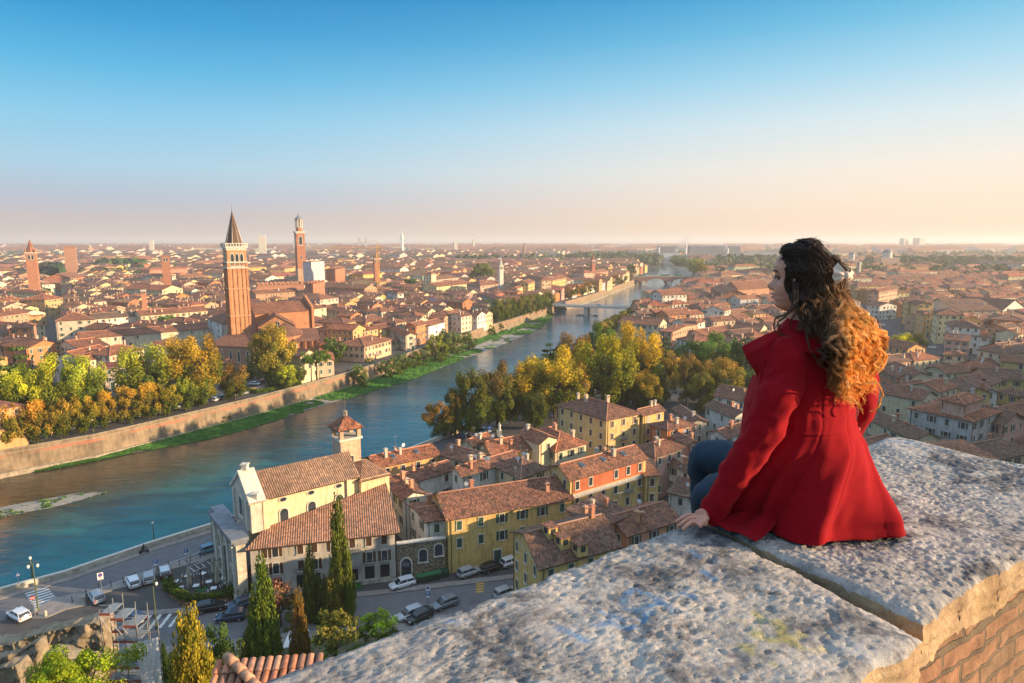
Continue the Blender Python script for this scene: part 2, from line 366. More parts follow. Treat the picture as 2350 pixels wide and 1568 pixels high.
t.base(t.mix(1.0, a.outputs['Color'], t.ramp(t.noise(.25, 5, .7, p), [(.3, (.03, .11, .01)), (.55, (.06, .19, .02)), (.8, (.15, .23, .05))]), 'MULTIPLY')).set(Roughness=.9); M['tuft'] = t.mat
o = gm.build('grass', M['tuft']); tag(o, 'bright green grass and weeds along the foot of the far quay wall', 'grass', kind='stuff')
# shoal at the left, with weeds
sh_ = MB(); cx, cy = G(-10, 1178, -6); rings = []
for k in range(9):
    f = k/8; r = []
    for q in range(40):
        a_ = q/40*2*PI; rr = (1-f)*(1+.25*mnoise.noise(Vector((math.cos(a_)*2, math.sin(a_)*2, 1))))
        ex, ey = math.cos(a_)*24*rr, math.sin(a_)*4.2*rr; ca, sa = math.cos(.62), math.sin(.62)
        r.append((cx+ex*ca-ey*sa, cy+ex*sa+ey*ca, -6.05+.35*f+.1*mnoise.noise(Vector((ex, ey, 0)))))
    rings.append(r)
sh_.rings(rings); o = sh_.build('gravel_shoal', M['gravel'], smooth=True); tag(o, kind='structure')
gm = MB()
for k in range(1500):
    a_ = rnd.uniform(0, 2*PI); rr = rnd.random()**.6*.9; ex, ey = math.cos(a_)*24*rr, math.sin(a_)*4.2*rr; ca, sa = math.cos(.62), math.sin(.62)
    x, y = cx+ex*ca-ey*sa, cy+ex*sa+ey*ca
    if mnoise.noise(Vector((x*.3, y*.3, 5))) < .08: continue
    s = rnd.uniform(.12, .3); z = -5.85; b_ = rnd.uniform(0, PI); c, q = math.cos(b_)*s, math.sin(b_)*s; lv = rnd.uniform(.8, 1.6)
    gm.face([(x-c, y-q, z-.1), (x+c, y+q, z-.1), (x+c, y+q, z+.25), (x-c, y-q, z+.2)], 0, None, (lv*.9, lv*.62, lv))
o = gm.build('weeds', M['tuft']); tag(o, 'patchy weeds on the gravel shoal in the river at the left edge', 'weeds', kind='stuff')
# quay walls
t = NT('quay_wall_stone'); p = t.pos(); spz = t.n('ShaderNodeSeparateXYZ'); t.l(p, spz.inputs[0])
c = t.ramp(t.noise(.25, 7, .7, p), [(.28, (.12, .09, .065)), (.5, (.25, .19, .125)), (.75, (.38, .29, .19))])
st = t.noise(1.2, 6, .7, t.scaled(p, (1, 1, .12)))
c = t.mix(1.0, c, t.ramp(st, [(.3, (.55, .52, .5)), (.55, (1, 1, 1))]), 'MULTIPLY')
zn = t.math('ADD', spz.outputs[2], t.math('MULTIPLY', t.noise(.15, 4, .6, p), 1.6))
br = t.ramp(t.math('SUBTRACT', 1.0, t.math('ABSOLUTE', t.math('DIVIDE', t.math('SUBTRACT', zn, .25), .6))), [(.0, 0.0), (.35, .85)])
c = t.mix(t.math('MULTIPLY', br, t.ramp(t.noise(.09, 4, .6, p), [(.42, .05), (.58, .8)])), c, (.40, .15, .09)); c = t.mix(t.ramp(spz.outputs[2], [(.0, 0.0), (.02, 0)]), c, (.4, .36, .28))
t.base(c).set(Roughness=.92); t.bump(t.noise(2.2, 6, .7, p), .7, .12); M['quay'] = t.mat
M['ledge'] = simple('worn_ledge', (.33,.28,.21), .9, var=.3, sc=1)
def offset_line(P, d):
    out = []
    for i, p in enumerate(P):
        a = Vector(P[max(i-1, 0)]); b = Vector(P[min(i+1, len(P)-1)]); tt = (b-a).normalized(); out.append((p[0]+tt.y*d, p[1]-tt.x*d))
    return out
def wall_strip(name, P, prof, mats, side=1, label=None, cat=None):   # prof: list of (outward offset toward river, z, mat)
    mb = MB()
    lines = [offset_line(P, side*o_) for o_, z, m_ in prof]
    for k in range(len(prof)-1):
        A, B = lines[k], lines[k+1]; acc = 0
        for i in range(len(P)-1):
            q = [(A[i][0], A[i][1], prof[k][1]), (A[i+1][0], A[i+1][1], prof[k][1]), (B[i+1][0], B[i+1][1], prof[k+1][1]), (B[i][0], B[i][1], prof[k+1][1])]
            mb.quad_uv(*(q if side > 0 else q[::-1]), m=prof[k][2])
    o = mb.build(name, mats); return tag(o, label, cat)
wall_strip('quay_wall', LB[1:16], [(1.6, -6.4, 1), (1.6, -4.7, 1), (.75, -4.65, 0), (.25, -.1, 0), (.45, -.05, 1), (.45, .1, 1), (.2, .12, 0), (.2, 1.0, 1), (.3, 1.02, 1), (.3, 1.15, 1), (-.3, 1.15, 1), (-.3, .0, 0)], [M['quay'], M['ledge']], 1, 'long weathered ochre quay wall with a pink band across the river, this side of the first bridge', 'quay wall')
wall_strip('quay_wall', LB[16:20], [(1.8, -6.4, 1), (1.8, -5.0, 1), (.7, -4.95, 0), (.25, .1, 0), (.25, 1.0, 1), (-.3, 1.0, 1), (-.3, .0, 0)], [M['quay'], M['ledge']], 1, 'curving quay wall on the left bank between the first and second bridges', 'quay wall')
wall_strip('quay_wall', RB[1:11], [(.3, -6.5, 0), (.1, .0, 0), (.1, .95, 1), (.18, .97, 1), (.18, 1.12, 1), (-.42, 1.12, 1), (-.42, .96, 0), (-.36, .0, 0)], [M['stone'], M['trim']], -1, 'pale stone parapet wall along the near bank road by the parked cars', 'quay wall')
wall_strip('quay_wall', RB[10:], [(1.2, -6.5, 0), (.1, .0, 0), (.1, .9, 1), (-.4, .9, 1), (-.4, .0, 0)], [M['stone'], M['trim']], -1, 'right bank quay wall running under the park trees toward the far bridges', 'quay wall')
# near street, quay road and pavements
t = NT('asphalt'); p = t.pos(); c = t.ramp(t.noise(.6, 7, .7, p), [(.3, (.095, .098, .108)), (.7, (.155, .158, .168))]); c = t.mix(t.ramp(t.noise(.12, 3, .5, p), [(.5, 0.0), (.6, .35)]), c, (.15, .15, .15)); t.base(c).set(Roughness=.9); t.bump(t.noise(20, 3, .6, p), .3, .02); M['asphalt'] = t.mat
t = NT('paving'); p = t.pos(); t.base(t.ramp(t.noise(.9, 6, .7, p), [(.3, (.17, .155, .145)), (.7, (.30, .27, .25))])).set(Roughness=.9); M['paving'] = t.mat
M['marking'] = simple('road_paint', (.62, .62, .60), .8, var=.25, sc=2)
M['ypaint'] = simple('yellow_road_paint', (.50, .30, .06), .8, var=.3, sc=2)
def road(name, pts, wid, z, mat='asphalt', label=None):
    mb = MB(); A = offset_line(pts, wid/2); B = offset_line(pts, -wid/2)
    for i in range(len(pts)-1): mb.quad_uv((*A[i], z), (*A[i+1], z), (*B[i+1], z), (*B[i], z))
    o = mb.build(name, M[mat]); tag(o, kind='structure'); return o
qr = offset_line(RB[1:8], 5.6)
qp = offset_line(RB[1:8], 1.2)
road('quay_road', qr, 7.2, .012); 
mb = MB(); A = offset_line(RB[1:8], .45); B = offset_line(RB[1:8], 2.0)
for i in range(len(A)-1):
    mb.quad_uv((*B[i], .13), (*B[i+1], .13), (*A[i+1], .13), (*A[i], .13)); mb.quad_uv((*B[i], 0), (*B[i+1], 0), (*B[i+1], .13), (*B[i], .13))
o = mb.build('quay_pavement', M['paving']); tag(o, kind='structure')
street = [(-75,79),(-62,82.5),(-47,85.2),(-37,87.2),(-20,90.6),(0,95.2),(20,100.5)]
road('street', street, 7.5, .016)
# foot of the hill pavement, rectory pavement
mb = MB(); A = offset_line(street, -3.9); B = offset_line(street, -5.3)
for i in range(3, len(A)-1):
    mb.quad_uv((*A[i], .12), (*A[i+1], .12), (*B[i+1], .12), (*B[i], .12)); mb.quad_uv((*A[i], 0), (*A[i+1], 0), (*A[i+1], .12), (*A[i], .12))
o = mb.build('street_pavement', M['paving']); tag(o, kind='structure')
mb = MB(); A = offset_line(street, 3.9); B = offset_line(street, 6.5)
for i in range(1, len(A)-1):
    mb.quad_uv((*B[i], .12), (*B[i+1], .12), (*A[i+1], .12), (*A[i], .12))
o = mb.build('hill_pavement', M['paving']); tag(o, kind='structure')
# small square: paved islands with kerbs
def slab(name, dpts, z0, z1, mat, z=0.0, kind='structure'):
    P = [G(x, y, z) for x, y in dpts]
    ar = sum(P[i][0]*P[(i+1) % len(P)][1]-P[(i+1) % len(P)][0]*P[i][1] for i in range(len(P)))
    if ar < 0: P = P[::-1]
    mb = MB(); mb.prism(P, z0, z1); o = mb.build(name, mat); return tag(o, kind=kind)
slab('traffic_island', [(62,1413),(120,1375),(188,1360),(198,1390),(150,1400),(100,1421),(72,1421)], 0, .14, M['paving'])
slab('pavement_strip', [(200,1358),(300,1330),(382,1298),(500,1262),(516,1275),(400,1306),(300,1345),(205,1370)], 0, .14, M['paving'])
slab('square_kerb', [(270,1408),(400,1398),(520,1386),(560,1372),(560,1381),(520,1395),(400,1408),(272,1418)], 0, .13, M['paving'])
# markings
mk = MB()
def mark(a, b, wd, z=.024, m=0):
    a = Vector((*G(*a, 0), z)); b = Vector((*G(*b, 0), z)); d = (b-a).normalized(); n = Vector((-d.y, d.x, 0))*wd/2
    mk.quad_uv(a-n, b-n, b+n, a+n, m)
for k in range(8):
    f = k/7; mark((58+24*f, 1363+36*f), (108+30*f, 1348+33*f), .5)
for k in range(5):
    x0, y0 = 320+k*23, 1445-k*2; mark((x0, y0), (x0+30, y0-38), .5)
for k in range(6):
    x0 = 436+k*13; mark((x0, 1303-k*4.6), (x0+12, 1312-k*4.6), .14, .028)
mark((430,1302), (505,1275), .14, .028); mark((442,1313), (515,1283), .14, .028)
mark((120,1388), (320,1318), .12); mark((320,1318), (505,1250), .12)
o = mk.build('road_markings', M['marking']); tag(o, kind='structure')
mk = MB()
for k in range(6): mark((1094-k*.5, 1329+k*6), (1112-k*.5, 1327+k*6), .5, .03)
o = mk.build('yellow_markings', M['ypaint']); tag(o, kind='structure')
# ---- castle hill below and beside the viewpoint
foot = [(-400,-60),(-200,30),(-120,48),(-85,62),(-47,79.5),(-12,86),(18,93),(50,88),(88,92),(125,118),(175,178),(260,260),(420,360),(700,500),(1100,650)]
def dist_foot(x, y):
    best = 1e9; sgn = 1
    for i in range(len(foot)-1):
        ax, ay = foot[i]; bx, by = foot[i+1]; vx, vy = bx-ax, by-ay; t_ = max(0, min(1, ((x-ax)*vx+(y-ay)*vy)/(vx*vx+vy*vy)))
        d = math.hypot(x-ax-vx*t_, y-ay-vy*t_)
        if d < best: best = d; sgn = 1 if (vx*(y-ay)-vy*(x-ax)) < 0 else -1
    return best*sgn
def hill(x, y):
    d = dist_foot(x, y)
    if d < 0: return -.4+d*.5
    side = max(0, min(1, (x-40)/60.0))
    sl_ = .46*(1-side)+HSL*side
    top = 43*(1-side)+HTOP*side
    h = sl_*d
    if h > top*.8: h = top*.8+(top*.4)*(1-math.exp(-(h-top*.8)/(top*.4)))*.5
    h += 1.2*mnoise.noise(Vector((x*.06, y*.06, 0)))*min(1, d/12)
    return min(h, 45 if (abs(x) < 30 and y < 30) else 80)
HSL, HTOP = .62, 66
hm = MB(); rows = []
xs = sorted(set([-400+i*40 for i in range(8)]+[-110+i*4 for i in range(71)]+[180+i*20 for i in range(12)]+[420+i*60 for i in range(12)]))
ys = sorted(set([-300+i*30 for i in range(9)]+[-50+i*4 for i in range(75)]+[260+i*20 for i in range(20)]))
for y in ys: rows.append([(x, y, hill(x, y)) for x in xs])
rows = rows[::-1]
for i in range(len(rows)-1):
    for j in range(len(rows[0])-1):
        q = [rows[i][j], rows[i][j+1], rows[i+1][j+1], rows[i+1][j]]
        if max(p_[2] for p_ in q) > -.4: hm.face(q[::-1])
hme = hm.mesh('hillside', M['hill']) if False else None
t = NT('hillside'); p = t.pos(); t.base(t.ramp(t.noise(.15, 6, .65, p), [(.3, (.035, .05, .015)), (.5, (.07, .08, .03)), (.7, (.15, .12, .07))])).set(Roughness=.95); t.bump(t.noise(.8, 6, .7, p), 1, .4); M['hill'] = t.mat
o = hm.build('hillside', M['hill'], smooth=True); tag(o, kind='structure')
_bm = bmesh.new(); _bm.from_mesh(o.data); bmesh.ops.remove_doubles(_bm, verts=_bm.verts, dist=.01); bmesh.ops.recalc_face_normals(_bm, faces=_bm.faces); _bm.to_mesh(o.data); _bm.free()
# ---------------------------------------------------------------- houses
PINK=(.60,.36,.28); YEL=(.66,.46,.17); OCH=(.62,.38,.16); CRM=(.70,.58,.38); WHT=(.70,.67,.60); ORG=(.60,.23,.10); RED=(.46,.10,.055); GRY=(.42,.38,.33); SAL=(.62,.30,.19); BRK=(.46,.20,.11); PALE=(.66,.55,.42)
CNAME = {PINK:'pink', YEL:'yellow', OCH:'ochre', CRM:'cream', WHT:'white', ORG:'orange', RED:'red', GRY:'grey', SAL:'salmon', BRK:'brick', PALE:'pale beige'}
R1_=(.37,.16,.09); R2_=(.30,.135,.085); R3_=(.45,.17,.085); R4_=(.235,.13,.09); R5_=(.40,.20,.12)
GRN=(.03,.085,.06); BRN=(.085,.04,.022); TEAL=(.06,.17,.17)
FOOT = []       # exclusion footprints
def unit_mesh(name, fn, mats):
    mb = MB(); fn(mb); return mb.mesh(name, mats)
def f_frame(mb):
    for x in (-.58, .58): mb.box(x, .05, -.85, .14, .13, 1.7)
    mb.box(0, .055, .78, 1.3, .15, .15); mb.box(0, .09, -.95, 1.42, .24, .12)
def f_pane(mb):
    mb.box(0, .02, -.85, 1.04, .05, 1.64)
def f_mull(mb):
    mb.box(0, .05, -.83, .06, .03, 1.6); mb.box(0, .05, .2, 1.02, .03, .05)
def f_shut(mb):
    mb.box(.26, .03, -.83, .50, .05, 1.62)
    for k in range(8): mb.box(.26, .06, -.74+k*.2, .42, .025, .1)
def f_midwin(mb):
    f_frame(mb)
    n = len(mb.m); f_pane(mb)
    for i in range(n, len(mb.m)): mb.m[i] = 1
def f_lowwin(mb):
    mb.box(0, .015, -.8, 1.1, .03, 1.6)
def f_bal(mb):
    mb.box(0, .5, -.12, 2.4, 1.0, .12)
    for k in range(13):
        mb.box(-1.14+k*.19, .96, 0, .03, .03, .95)
    for x in (-1.16, 1.16):
        for k in range(4): mb.box(x, .2+k*.2, 0, .03, .03, .95)
        mb.box(x, .5, .95, .05, .96, .05)
    mb.box(0, .96, .95, 2.4, .06, .06)
def f_chim(mb):
    mb.box(0, 0, -1.0, .55, .7, 2.1); mb.box(0, 0, 1.1, .72, .88, .1)
    for y in (-.3, .3): mb.box(0, y, 1.2, .5, .1, .3)
    mb.box(0, 0, 1.5, .85, 1.0, .07); mb.box(0, 0, 1.57, .5, .6, .1)
def f_sky(mb): mb.box(0, 0, 0, .95, 1.3, .12)
def f_skyg(mb): mb.box(0, 0, .12, .78, 1.1, .03)
def f_ant(mb):
    mb.tube([(0,0,-.3),(0,0,3.2)], .035, 5); mb.tube([(-.7,0,3.0),(.7,0,3.0)], .025, 4)
    for k in range(5): mb.tube([(-.6+k*.3,-.4+.03*k,3.0),(-.6+k*.3,.4-.03*k,3.0)], .018, 4)
    mb.tube([(0,-.35,2.3),(0,.5,2.3)], .02, 4)
def f_dish(mb):
    mb.tube([(0,0,-.3),(0,0,1.0)], .035, 5)
    mb.rings([[(r*math.cos(a*PI/5), -d-.1, 1.1+r*math.sin(a*PI/5)) for a in range(10)] for r, d in ((.42,.16),(.4,.13),(.25,.04),(.05,0))])
def f_door(mb): mb.box(0, .03, 0, 1.3, .06, 2.5)
def f_dframe(mb):
    for x in (-.75, .75): mb.box(x, .06, 0, .2, .14, 2.6)
    mb.box(0, .06, 2.6, 1.7, .16, .22)
UM = dict(door=unit_mesh('door', f_door, M['tint']), dframe=unit_mesh('door_frame', f_dframe, M['trim']), frame=unit_mesh('window_frame', f_frame, M['trim']), pane=unit_mesh('window_pane', f_pane, M['glass']), mull=unit_mesh('mullion', f_mull, M['wood']),
  shut=unit_mesh('shutter', f_shut, M['tint']), mid=unit_mesh('window_simple', f_midwin, [M['trim'], M['glass']]), low=unit_mesh('window_far', f_lowwin, [M['glass']]),
  bal=unit_mesh('balcony', f_bal, [M['stone']]), balm=unit_mesh('balcony_iron', f_bal, [M['metal']]), chim=unit_mesh('chimney', f_chim, [M['tint']]), skyf=unit_mesh('skylight', f_sky, [M['lead']]), skyg=unit_mesh('skylight_glass', f_skyg, [M['glass']]),
  ant=unit_mesh('antenna', f_ant, [M['metal']]), dish=unit_mesh('satellite_dish', f_dish, [M['white']]))
def window(parent, loc, ang, detail, sw=1.0, sh=1.0, shut=None, style='open', org=(0,0,0)):
    L_ = (loc[0]-org[0], loc[1]-org[1], loc[2]-org[2]); rot = (0, 0, ang)
    if detail == 2:
        w_ = place_mesh('window', UM['frame'], parent, L_, rot, (sw, 1, sh))
        if style != 'closed': place_mesh('pane', UM['pane'], w_); place_mesh('mullion', UM['mull'], w_)
        if shut:
            if style == 'closed':
                place_mesh('shutter', UM['shut'], w_, (-.52, 0, 0), color=shut); place_mesh('shutter', UM['shut'], w_, (0, 0, 0), color=shut)
            else:
                place_mesh('shutter', UM['shut'], w_, (-1.2, 0, 0), color=shut); place_mesh('shutter', UM['shut'], w_, (.68, 0, 0), color=shut)
    elif detail == 1: w_ = place_mesh('window', UM['mid'], parent, L_, rot, (sw, 1, sh))
    else: w_ = place_mesh('window', UM['low'], parent, L_, rot, (sw, 1, sh))
    return w_
def quad_fp(F, R, L, z):
    F2 = Vector(G(*F, z)); R2 = Vector(G(*R, z)); a = R2-F2
    if isinstance(L, (int, float)):
        n = Vector((-a.y, a.x)).normalized()
        if n.y < 0: n = -n
        b = n*L
    else:
        b = Vector(G(*L, z))-F2
        an = math.atan2(a.x*b.y-a.y*b.x, a.dot(b)); lo, hi = math.radians(80), math.radians(100)
        if not lo <= abs(an) <= hi:
            ta = math.copysign(lo if abs(an) < lo else hi, an)
            def fit(dirv, px):
                u = (px*1024/2350-512)/FPX; c = math.cos(PITCH); k = -(z-CAMH)*math.sin(PITCH)
                den = dirv.x-u*dirv.y*c; t_ = (u*(F2.y*c+k)-F2.x)/den if abs(den) > 1e-6 else -1
                return t_
            wa = abs(R[0]-F[0]); wb = abs(L[0]-F[0])
            if wb <= wa:
                d = rot2(a, ta).normalized(); t_ = fit(d, L[0]); b = d*(t_ if 4 < t_ < 45 else min(b.length, 18))
            else:
                d = rot2(b, -ta).normalized(); t_ = fit(d, R[0]); a = d*(t_ if 4 < t_ < 45 else min(a.length, 18))
    P = [F2, F2+a, F2+a+b, F2+b]
    ar = sum(P[i].x*P[(i+1) % 4].y-P[(i+1) % 4].x*P[i].y for i in range(4))
    if ar < 0: P = [P[0], P[3], P[2], P[1]]
    return P
def rot2(v, ang):
    c, s = math.cos(ang), math.sin(ang); return Vector((v.x*c-v.y*s, v.x*s+v.y*c))
def roof_pts(P, h, typ, axis, rise, ov):
    """returns list of (polygon, Udir) top faces, plus gable wall triangles, ridge endpoints"""
    if axis == 1: P = P[1:]+P[:1]           # ridge runs parallel to P0->P1
    a = P[1]-P[0]; b = P[3]-P[0]; la, lb = a.length, b.length; ua, ub = a/la, b/lb
    def pt(s, t, z): q = P[0]+ua*s+ub*t; return Vector((q.x, q.y, z))
    zo = h-rise*ov/(lb/2); zr = h+rise; top = []; gab = []
    if typ == 'gable':
        top.append(([pt(-ov,-ov,zo), pt(la+ov,-ov,zo), pt(la+ov,lb/2,zr), pt(-ov,lb/2,zr)], ua))
        top.append(([pt(la+ov,lb+ov,zo), pt(-ov,lb+ov,zo), pt(-ov,lb/2,zr), pt(la+ov,lb/2,zr)], -ua))
        gab.append([pt(0,0,h), pt(0,lb,h), pt(0,lb/2,zr)][::-1]); gab.append([pt(la,0,h), pt(la,lb,h), pt(la,lb/2,zr)])
        ridge = (pt(0,lb/2,zr), pt(la,lb/2,zr))
    elif typ == 'hip':
        k = min(lb/2, la/2-.01)
        if la < lb: zr = h+rise*la/lb*1.0
        e0, e1 = pt(k,lb/2,zr), pt(la-k,lb/2,zr)
        c = [pt(-ov,-ov,zo), pt(la+ov,-ov,zo), pt(la+ov,lb+ov,zo), pt(-ov,lb+ov,zo)]
        top += [([c[0], c[1], e1, e0], ua), ([c[2], c[3], e0, e1], -ua), ([c[1], c[2], e1], ub), ([c[3], c[0], e0], -ub)]
        ridge = (e0, e1)
    elif typ == 'shed':                      # high along P3-P2
        top.append(([pt(-ov,-ov,zo), pt(la+ov,-ov,zo), pt(la+ov,lb,zr), pt(-ov,lb,zr)], ua))
        gab.append([pt(0,0,h), pt(0,lb,zr), pt(0,lb,h)]); gab.append([pt(la,0,h), pt(la,lb,h), pt(la,lb,zr)]); gab.append([pt(la,lb,h), pt(0,lb,h), pt(0,lb,zr), pt(la,lb,zr)])
        ridge = (pt(0,lb,zr), pt(la,lb,zr))
    else:
        top.append(([pt(-.1,-.1,h+.15), pt(la+.1,-.1,h+.15), pt(la+.1,lb+.1,h+.15), pt(-.1,lb+.1,h+.15)], ua)); ridge = (pt(0,lb/2,h), pt(la,lb/2,h))
    return top, gab, ridge, pt, la, lb
def visible_edge(A, B, cam=(0, 0)):
    n = Vector((B.y-A.y, -(B.x-A.x))); m = (A+B)/2
    return n.dot(Vector((cam[0]-m.x, cam[1]-m.y))) > 0, n.normalized()
def house_at(P, h, typ='gable', axis=0, rise=None, wc=CRM, rc=R1_, detail=2, shut=GRN, label=None, name='house', group=None, z0=0.0, ov=.5, nch=2, nsk=0, nant=0, brick=False, skip=(), style='mix', storey=3.1, cw=3.0, cornice=True, bal=0, wsc=1.0, rmat=None, cat='house', allsides=False):
    P = [Vector(p) for p in P]; FOOT.append(P)
    if rise is None: rise = .175*min((P[1]-P[0]).length, (P[3]-P[0]).length)*1.15
    if axis == 'auto': axis = 0 if (P[1]-P[0]).length >= (P[3]-P[0]).length else 1
    org = (P[0].x, P[0].y, z0)
    e = empty(name, org, label, cat, group)
    top, gab, ridge, pt, la, lb = roof_pts(P, h, typ, axis, rise, ov if typ != 'flat' else .1)
    mb = MB(); mb.prism([(p.x, p.y) for p in P], z0-1.5, h, 0, cap=(typ == 'flat'))
    for g_ in gab: mb.poly_uv(g_, (g_[1]-g_[0]))
    w_ = mb.build('wall', M['brick'] if brick else M['wall'], e, color=wc)
    mb = MB(); th = .16
    for poly, U in top:
        mb.poly_uv(poly, (U.x, U.y, 0))
        low = [Vector((q.x, q.y, q.z-th)) for q in poly]; mb.poly_uv(low[::-1], (U.x, U.y, 0), 1)
        for i in range(len(poly)):
            j = (i+1) % len(poly)
            if poly[i].z < h+.02 or poly[j].z < h+.02 or typ != 'hip': mb.quad_uv(low[i], low[j], poly[j], poly[i], 1)
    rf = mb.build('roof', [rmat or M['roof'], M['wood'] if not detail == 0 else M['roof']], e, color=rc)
    if typ in ('gable', 'hip') and detail >= 1:
        mb = MB(); r0, r1 = ridge; mb.tube([r0+Vector((0,0,.06)), r1+Vector((0,0,.06))], .14, 6)
        if typ == 'hip':
            for poly, U in top[:2]:
                mb.tube([poly[0]+Vector((0,0,.05)), poly[3]+Vector((0,0,.05))], .11, 5); mb.tube([poly[1]+Vector((0,0,.05)), poly[2]+Vector((0,0,.05))], .11, 5)
        place = mb.build('ridge_tiles', M['tint'], rf, org=org, local=False, color=tuple(min(1, c*1.35) for c in rc))
    if cornice and detail == 2 and typ != 'flat':
        mb = MB()
        for i in range(4):
            a, b = P[i], P[(i+1) % 4]; n = Vector((b.y-a.y, -(b.x-a.x))).normalized(); u_ = (b-a).normalized()
            q = [a+n*.12-u_*.12, b+n*.12+u_*.12]; z1 = h-.28
            mb.quad_uv((q[0].x,q[0].y,z1), (q[1].x,q[1].y,z1), (q[1].x,q[1].y,h-.17), (q[0].x,q[0].y,h-.17)); mb.quad_uv((a.x,a.y,z1), (b.x,b.y,z1), (q[1].x,q[1].y,z1), (q[0].x,q[0].y,z1))
        mb.build('cornice', M['trim'], e)
        for i in range(4):
            vis, n = visible_edge(P[i], P[(i+1) % 4])
            if vis:
                mb = MB(); q = P[i]+(P[(i+1) % 4]-P[i]).normalized()*.5+n*.1; mb.tube([(q.x, q.y, z0), (q.x, q.y, h-.3)], .06, 6)
                mb.build('drainpipe', M['wood'], e)
    nb = 0
    for i in range(4):
        if i in skip: continue
        A, B = P[i], P[(i+1) % 4]; vis, n = visible_edge(A, B)
        if not vis and not allsides: continue
        ln = (B-A).length; u_ = (B-A)/ln; ang = math.atan2(n.y, n.x)-PI/2
        nc = max(1, int(ln/cw)); nr = max(1, int((h-z0-.6)/storey))
        if detail == 0: nr = min(nr, 3)
        elif detail == 1: nc = min(nc, 6); nr = min(nr, 3)
        for r in range(nr):
            z = h-1.55-r*storey
            if z < z0+1.0: continue
            for c in range(nc):
                if rnd.random() < (.06 if detail == 2 else .14): continue
                q = A+u_*(ln*(c+.5)/nc)
                st_ = ('closed' if rnd.random() < .55 else 'open') if style == 'mix' else style
                ws = window(e, (q.x, q.y, z), ang, detail, .85*wsc, (.95 if r < nr-1 or nr == 1 else 1.0)*wsc, shut, st_, org)
                if bal and nb < bal and r >= 1 and rnd.random() < .35 and nc > 1:
                    place_mesh('balcony', UM['balm' if rnd.random() < .6 else 'bal'], e, (q.x-org[0], q.y-org[1], z-1.15-org[2]), (0, 0, ang), (.85, .9, 1)); nb += 1
        if detail == 2 and i == 0 or (detail == 2 and math.hypot(org[0], org[1]) < 150 and ln > 6):
            q = A+u_*(ln*(.5+.12*(1 if nc % 2 else -1)))+n*.02
            if h-z0 > 6.5 and name == 'house': d_ = place_mesh('door', UM['door'], e, (q.x-org[0], q.y-org[1], 0), (0, 0, ang), color=rnd.choice((BRN, GRN, (.12,.05,.03)))); place_mesh('door_frame', UM['dframe'], d_)
    # roof furniture
    def on_roof(k):
        s = rnd.uniform(.12, .88)*la; t_ = rnd.choice((.22, .34, .66, .5))*lb
        if typ == 'hip': s = max(lb*.3, min(la-lb*.3, s)) if la > lb*.7 else la/2
        if typ == 'shed': z = h+rise*t_/lb
        elif typ == 'flat': z = h+.15
        else: z = h+rise*(1-abs(t_-lb/2)/(lb/2))
        return pt(s, t_, z)
    ua = math.atan2((P[1]-P[0]).y, (P[1]-P[0]).x)
    for k in range(nch):
        q = on_roof(k); s = rnd.uniform(.8, 1.15)
        cc = rnd.choice(((.50,.26,.16),(.55,.42,.30),(.50,.45,.38),(.45,.20,.12))); place_mesh('chimney', UM['chim'], rf, (q.x-org[0], q.y-org[1], q.z-org[2]), (0, 0, ua+rnd.choice((0, PI/2))), (s, s, s*rnd.uniform(.8, 1.1)), cc)
    for k in range(nsk):
        s = la*(k+.8)/(nsk+.6); bA = .3*lb; sl = math.atan2(rise, lb/2); q = pt(s, bA, h+rise*bA/(lb/2)+.03)
        ang0 = math.atan2((pt(1,0,0)-pt(0,0,0)).y, (pt(1,0,0)-pt(0,0,0)).x)
        sk = place_mesh('skylight', UM['skyf'], rf, (q.x-org[0], q.y-org[1], q.z-org[2]), (sl, 0, ang0)); place_mesh('pane', UM['skyg'], sk)
    for k in range(nant):
        q = on_roof(k); place_mesh('antenna', UM['ant'], rf, (q.x-org[0], q.y-org[1], q.z-org[2]), (0, 0, rnd.uniform(0, 3)), (.8,.8,rnd.uniform(.7, 1.2)))
        if rnd.random() < .5:
            q = on_roof(k); place_mesh('satellite_dish', UM['dish'], rf, (q.x-org[0], q.y-org[1], q.z-org[2]), (0, 0, rnd.uniform(-.6, .9)))
    return e, w_, rf
def H(label, F, R, L, z, typ='gable', axis='auto', base=None, **k):
    if base: z = ZAT(F[0], F[1], G(F[0], base, 0)[1])
    return house_at(quad_fp(F, R, L, z), z, typ, axis, label=label, **k)
# ======== near bank, right of the church
H('ochre wing with a long tiled roof on the river side of the bell turret church', (870,1070),(1010,1041),(830,1052),9,'gable',rc=R3_,wc=OCH,detail=2,shut=None,style='open',nch=3,nsk=2,nant=1)
H('tile roofed cross wing at the far end of the long ochre riverside wing', (1012,1041),(1085,1062),(1050,1005),9,'gable',wc=PALE,rc=R2_,shut=BRN,nch=2,nant=2)
H('low tiled house with dark ridge in front of the long ochre riverside wing', (905,1117),(1040,1075),(880,1098),8,'gable',wc=WHT,rc=R2_,shut=BRN,nch=3,nant=1)
H('small tiled house with flower balcony wedged behind the ruined stone arch wall', (925,1144),(975,1130),(900,1110),8.5,'gable',wc=WHT,rc=R2_,shut=GRN,nch=2,bal=2)
H('white walled house with green shutters joined to the left end of the yellow house', (985,1150),(1026,1188),(965,1135),9,'gable',0,wc=WHT,rc=R1_,shut=GRN,nch=1,nant=1)
H('long dark roofed courtyard house behind the yellow street house', (1060,1090),(1190,1052),(1035,1072),10,'gable',wc=WHT,rc=R2_,nch=3,nant=3)
H('hipped dark brown roof between the yellow street house and the red and yellow one', (1195,1095),(1255,1072),(1140,1056),10,'hip',wc=CRM,rc=R4_,nch=1,nsk=1,nant=2)
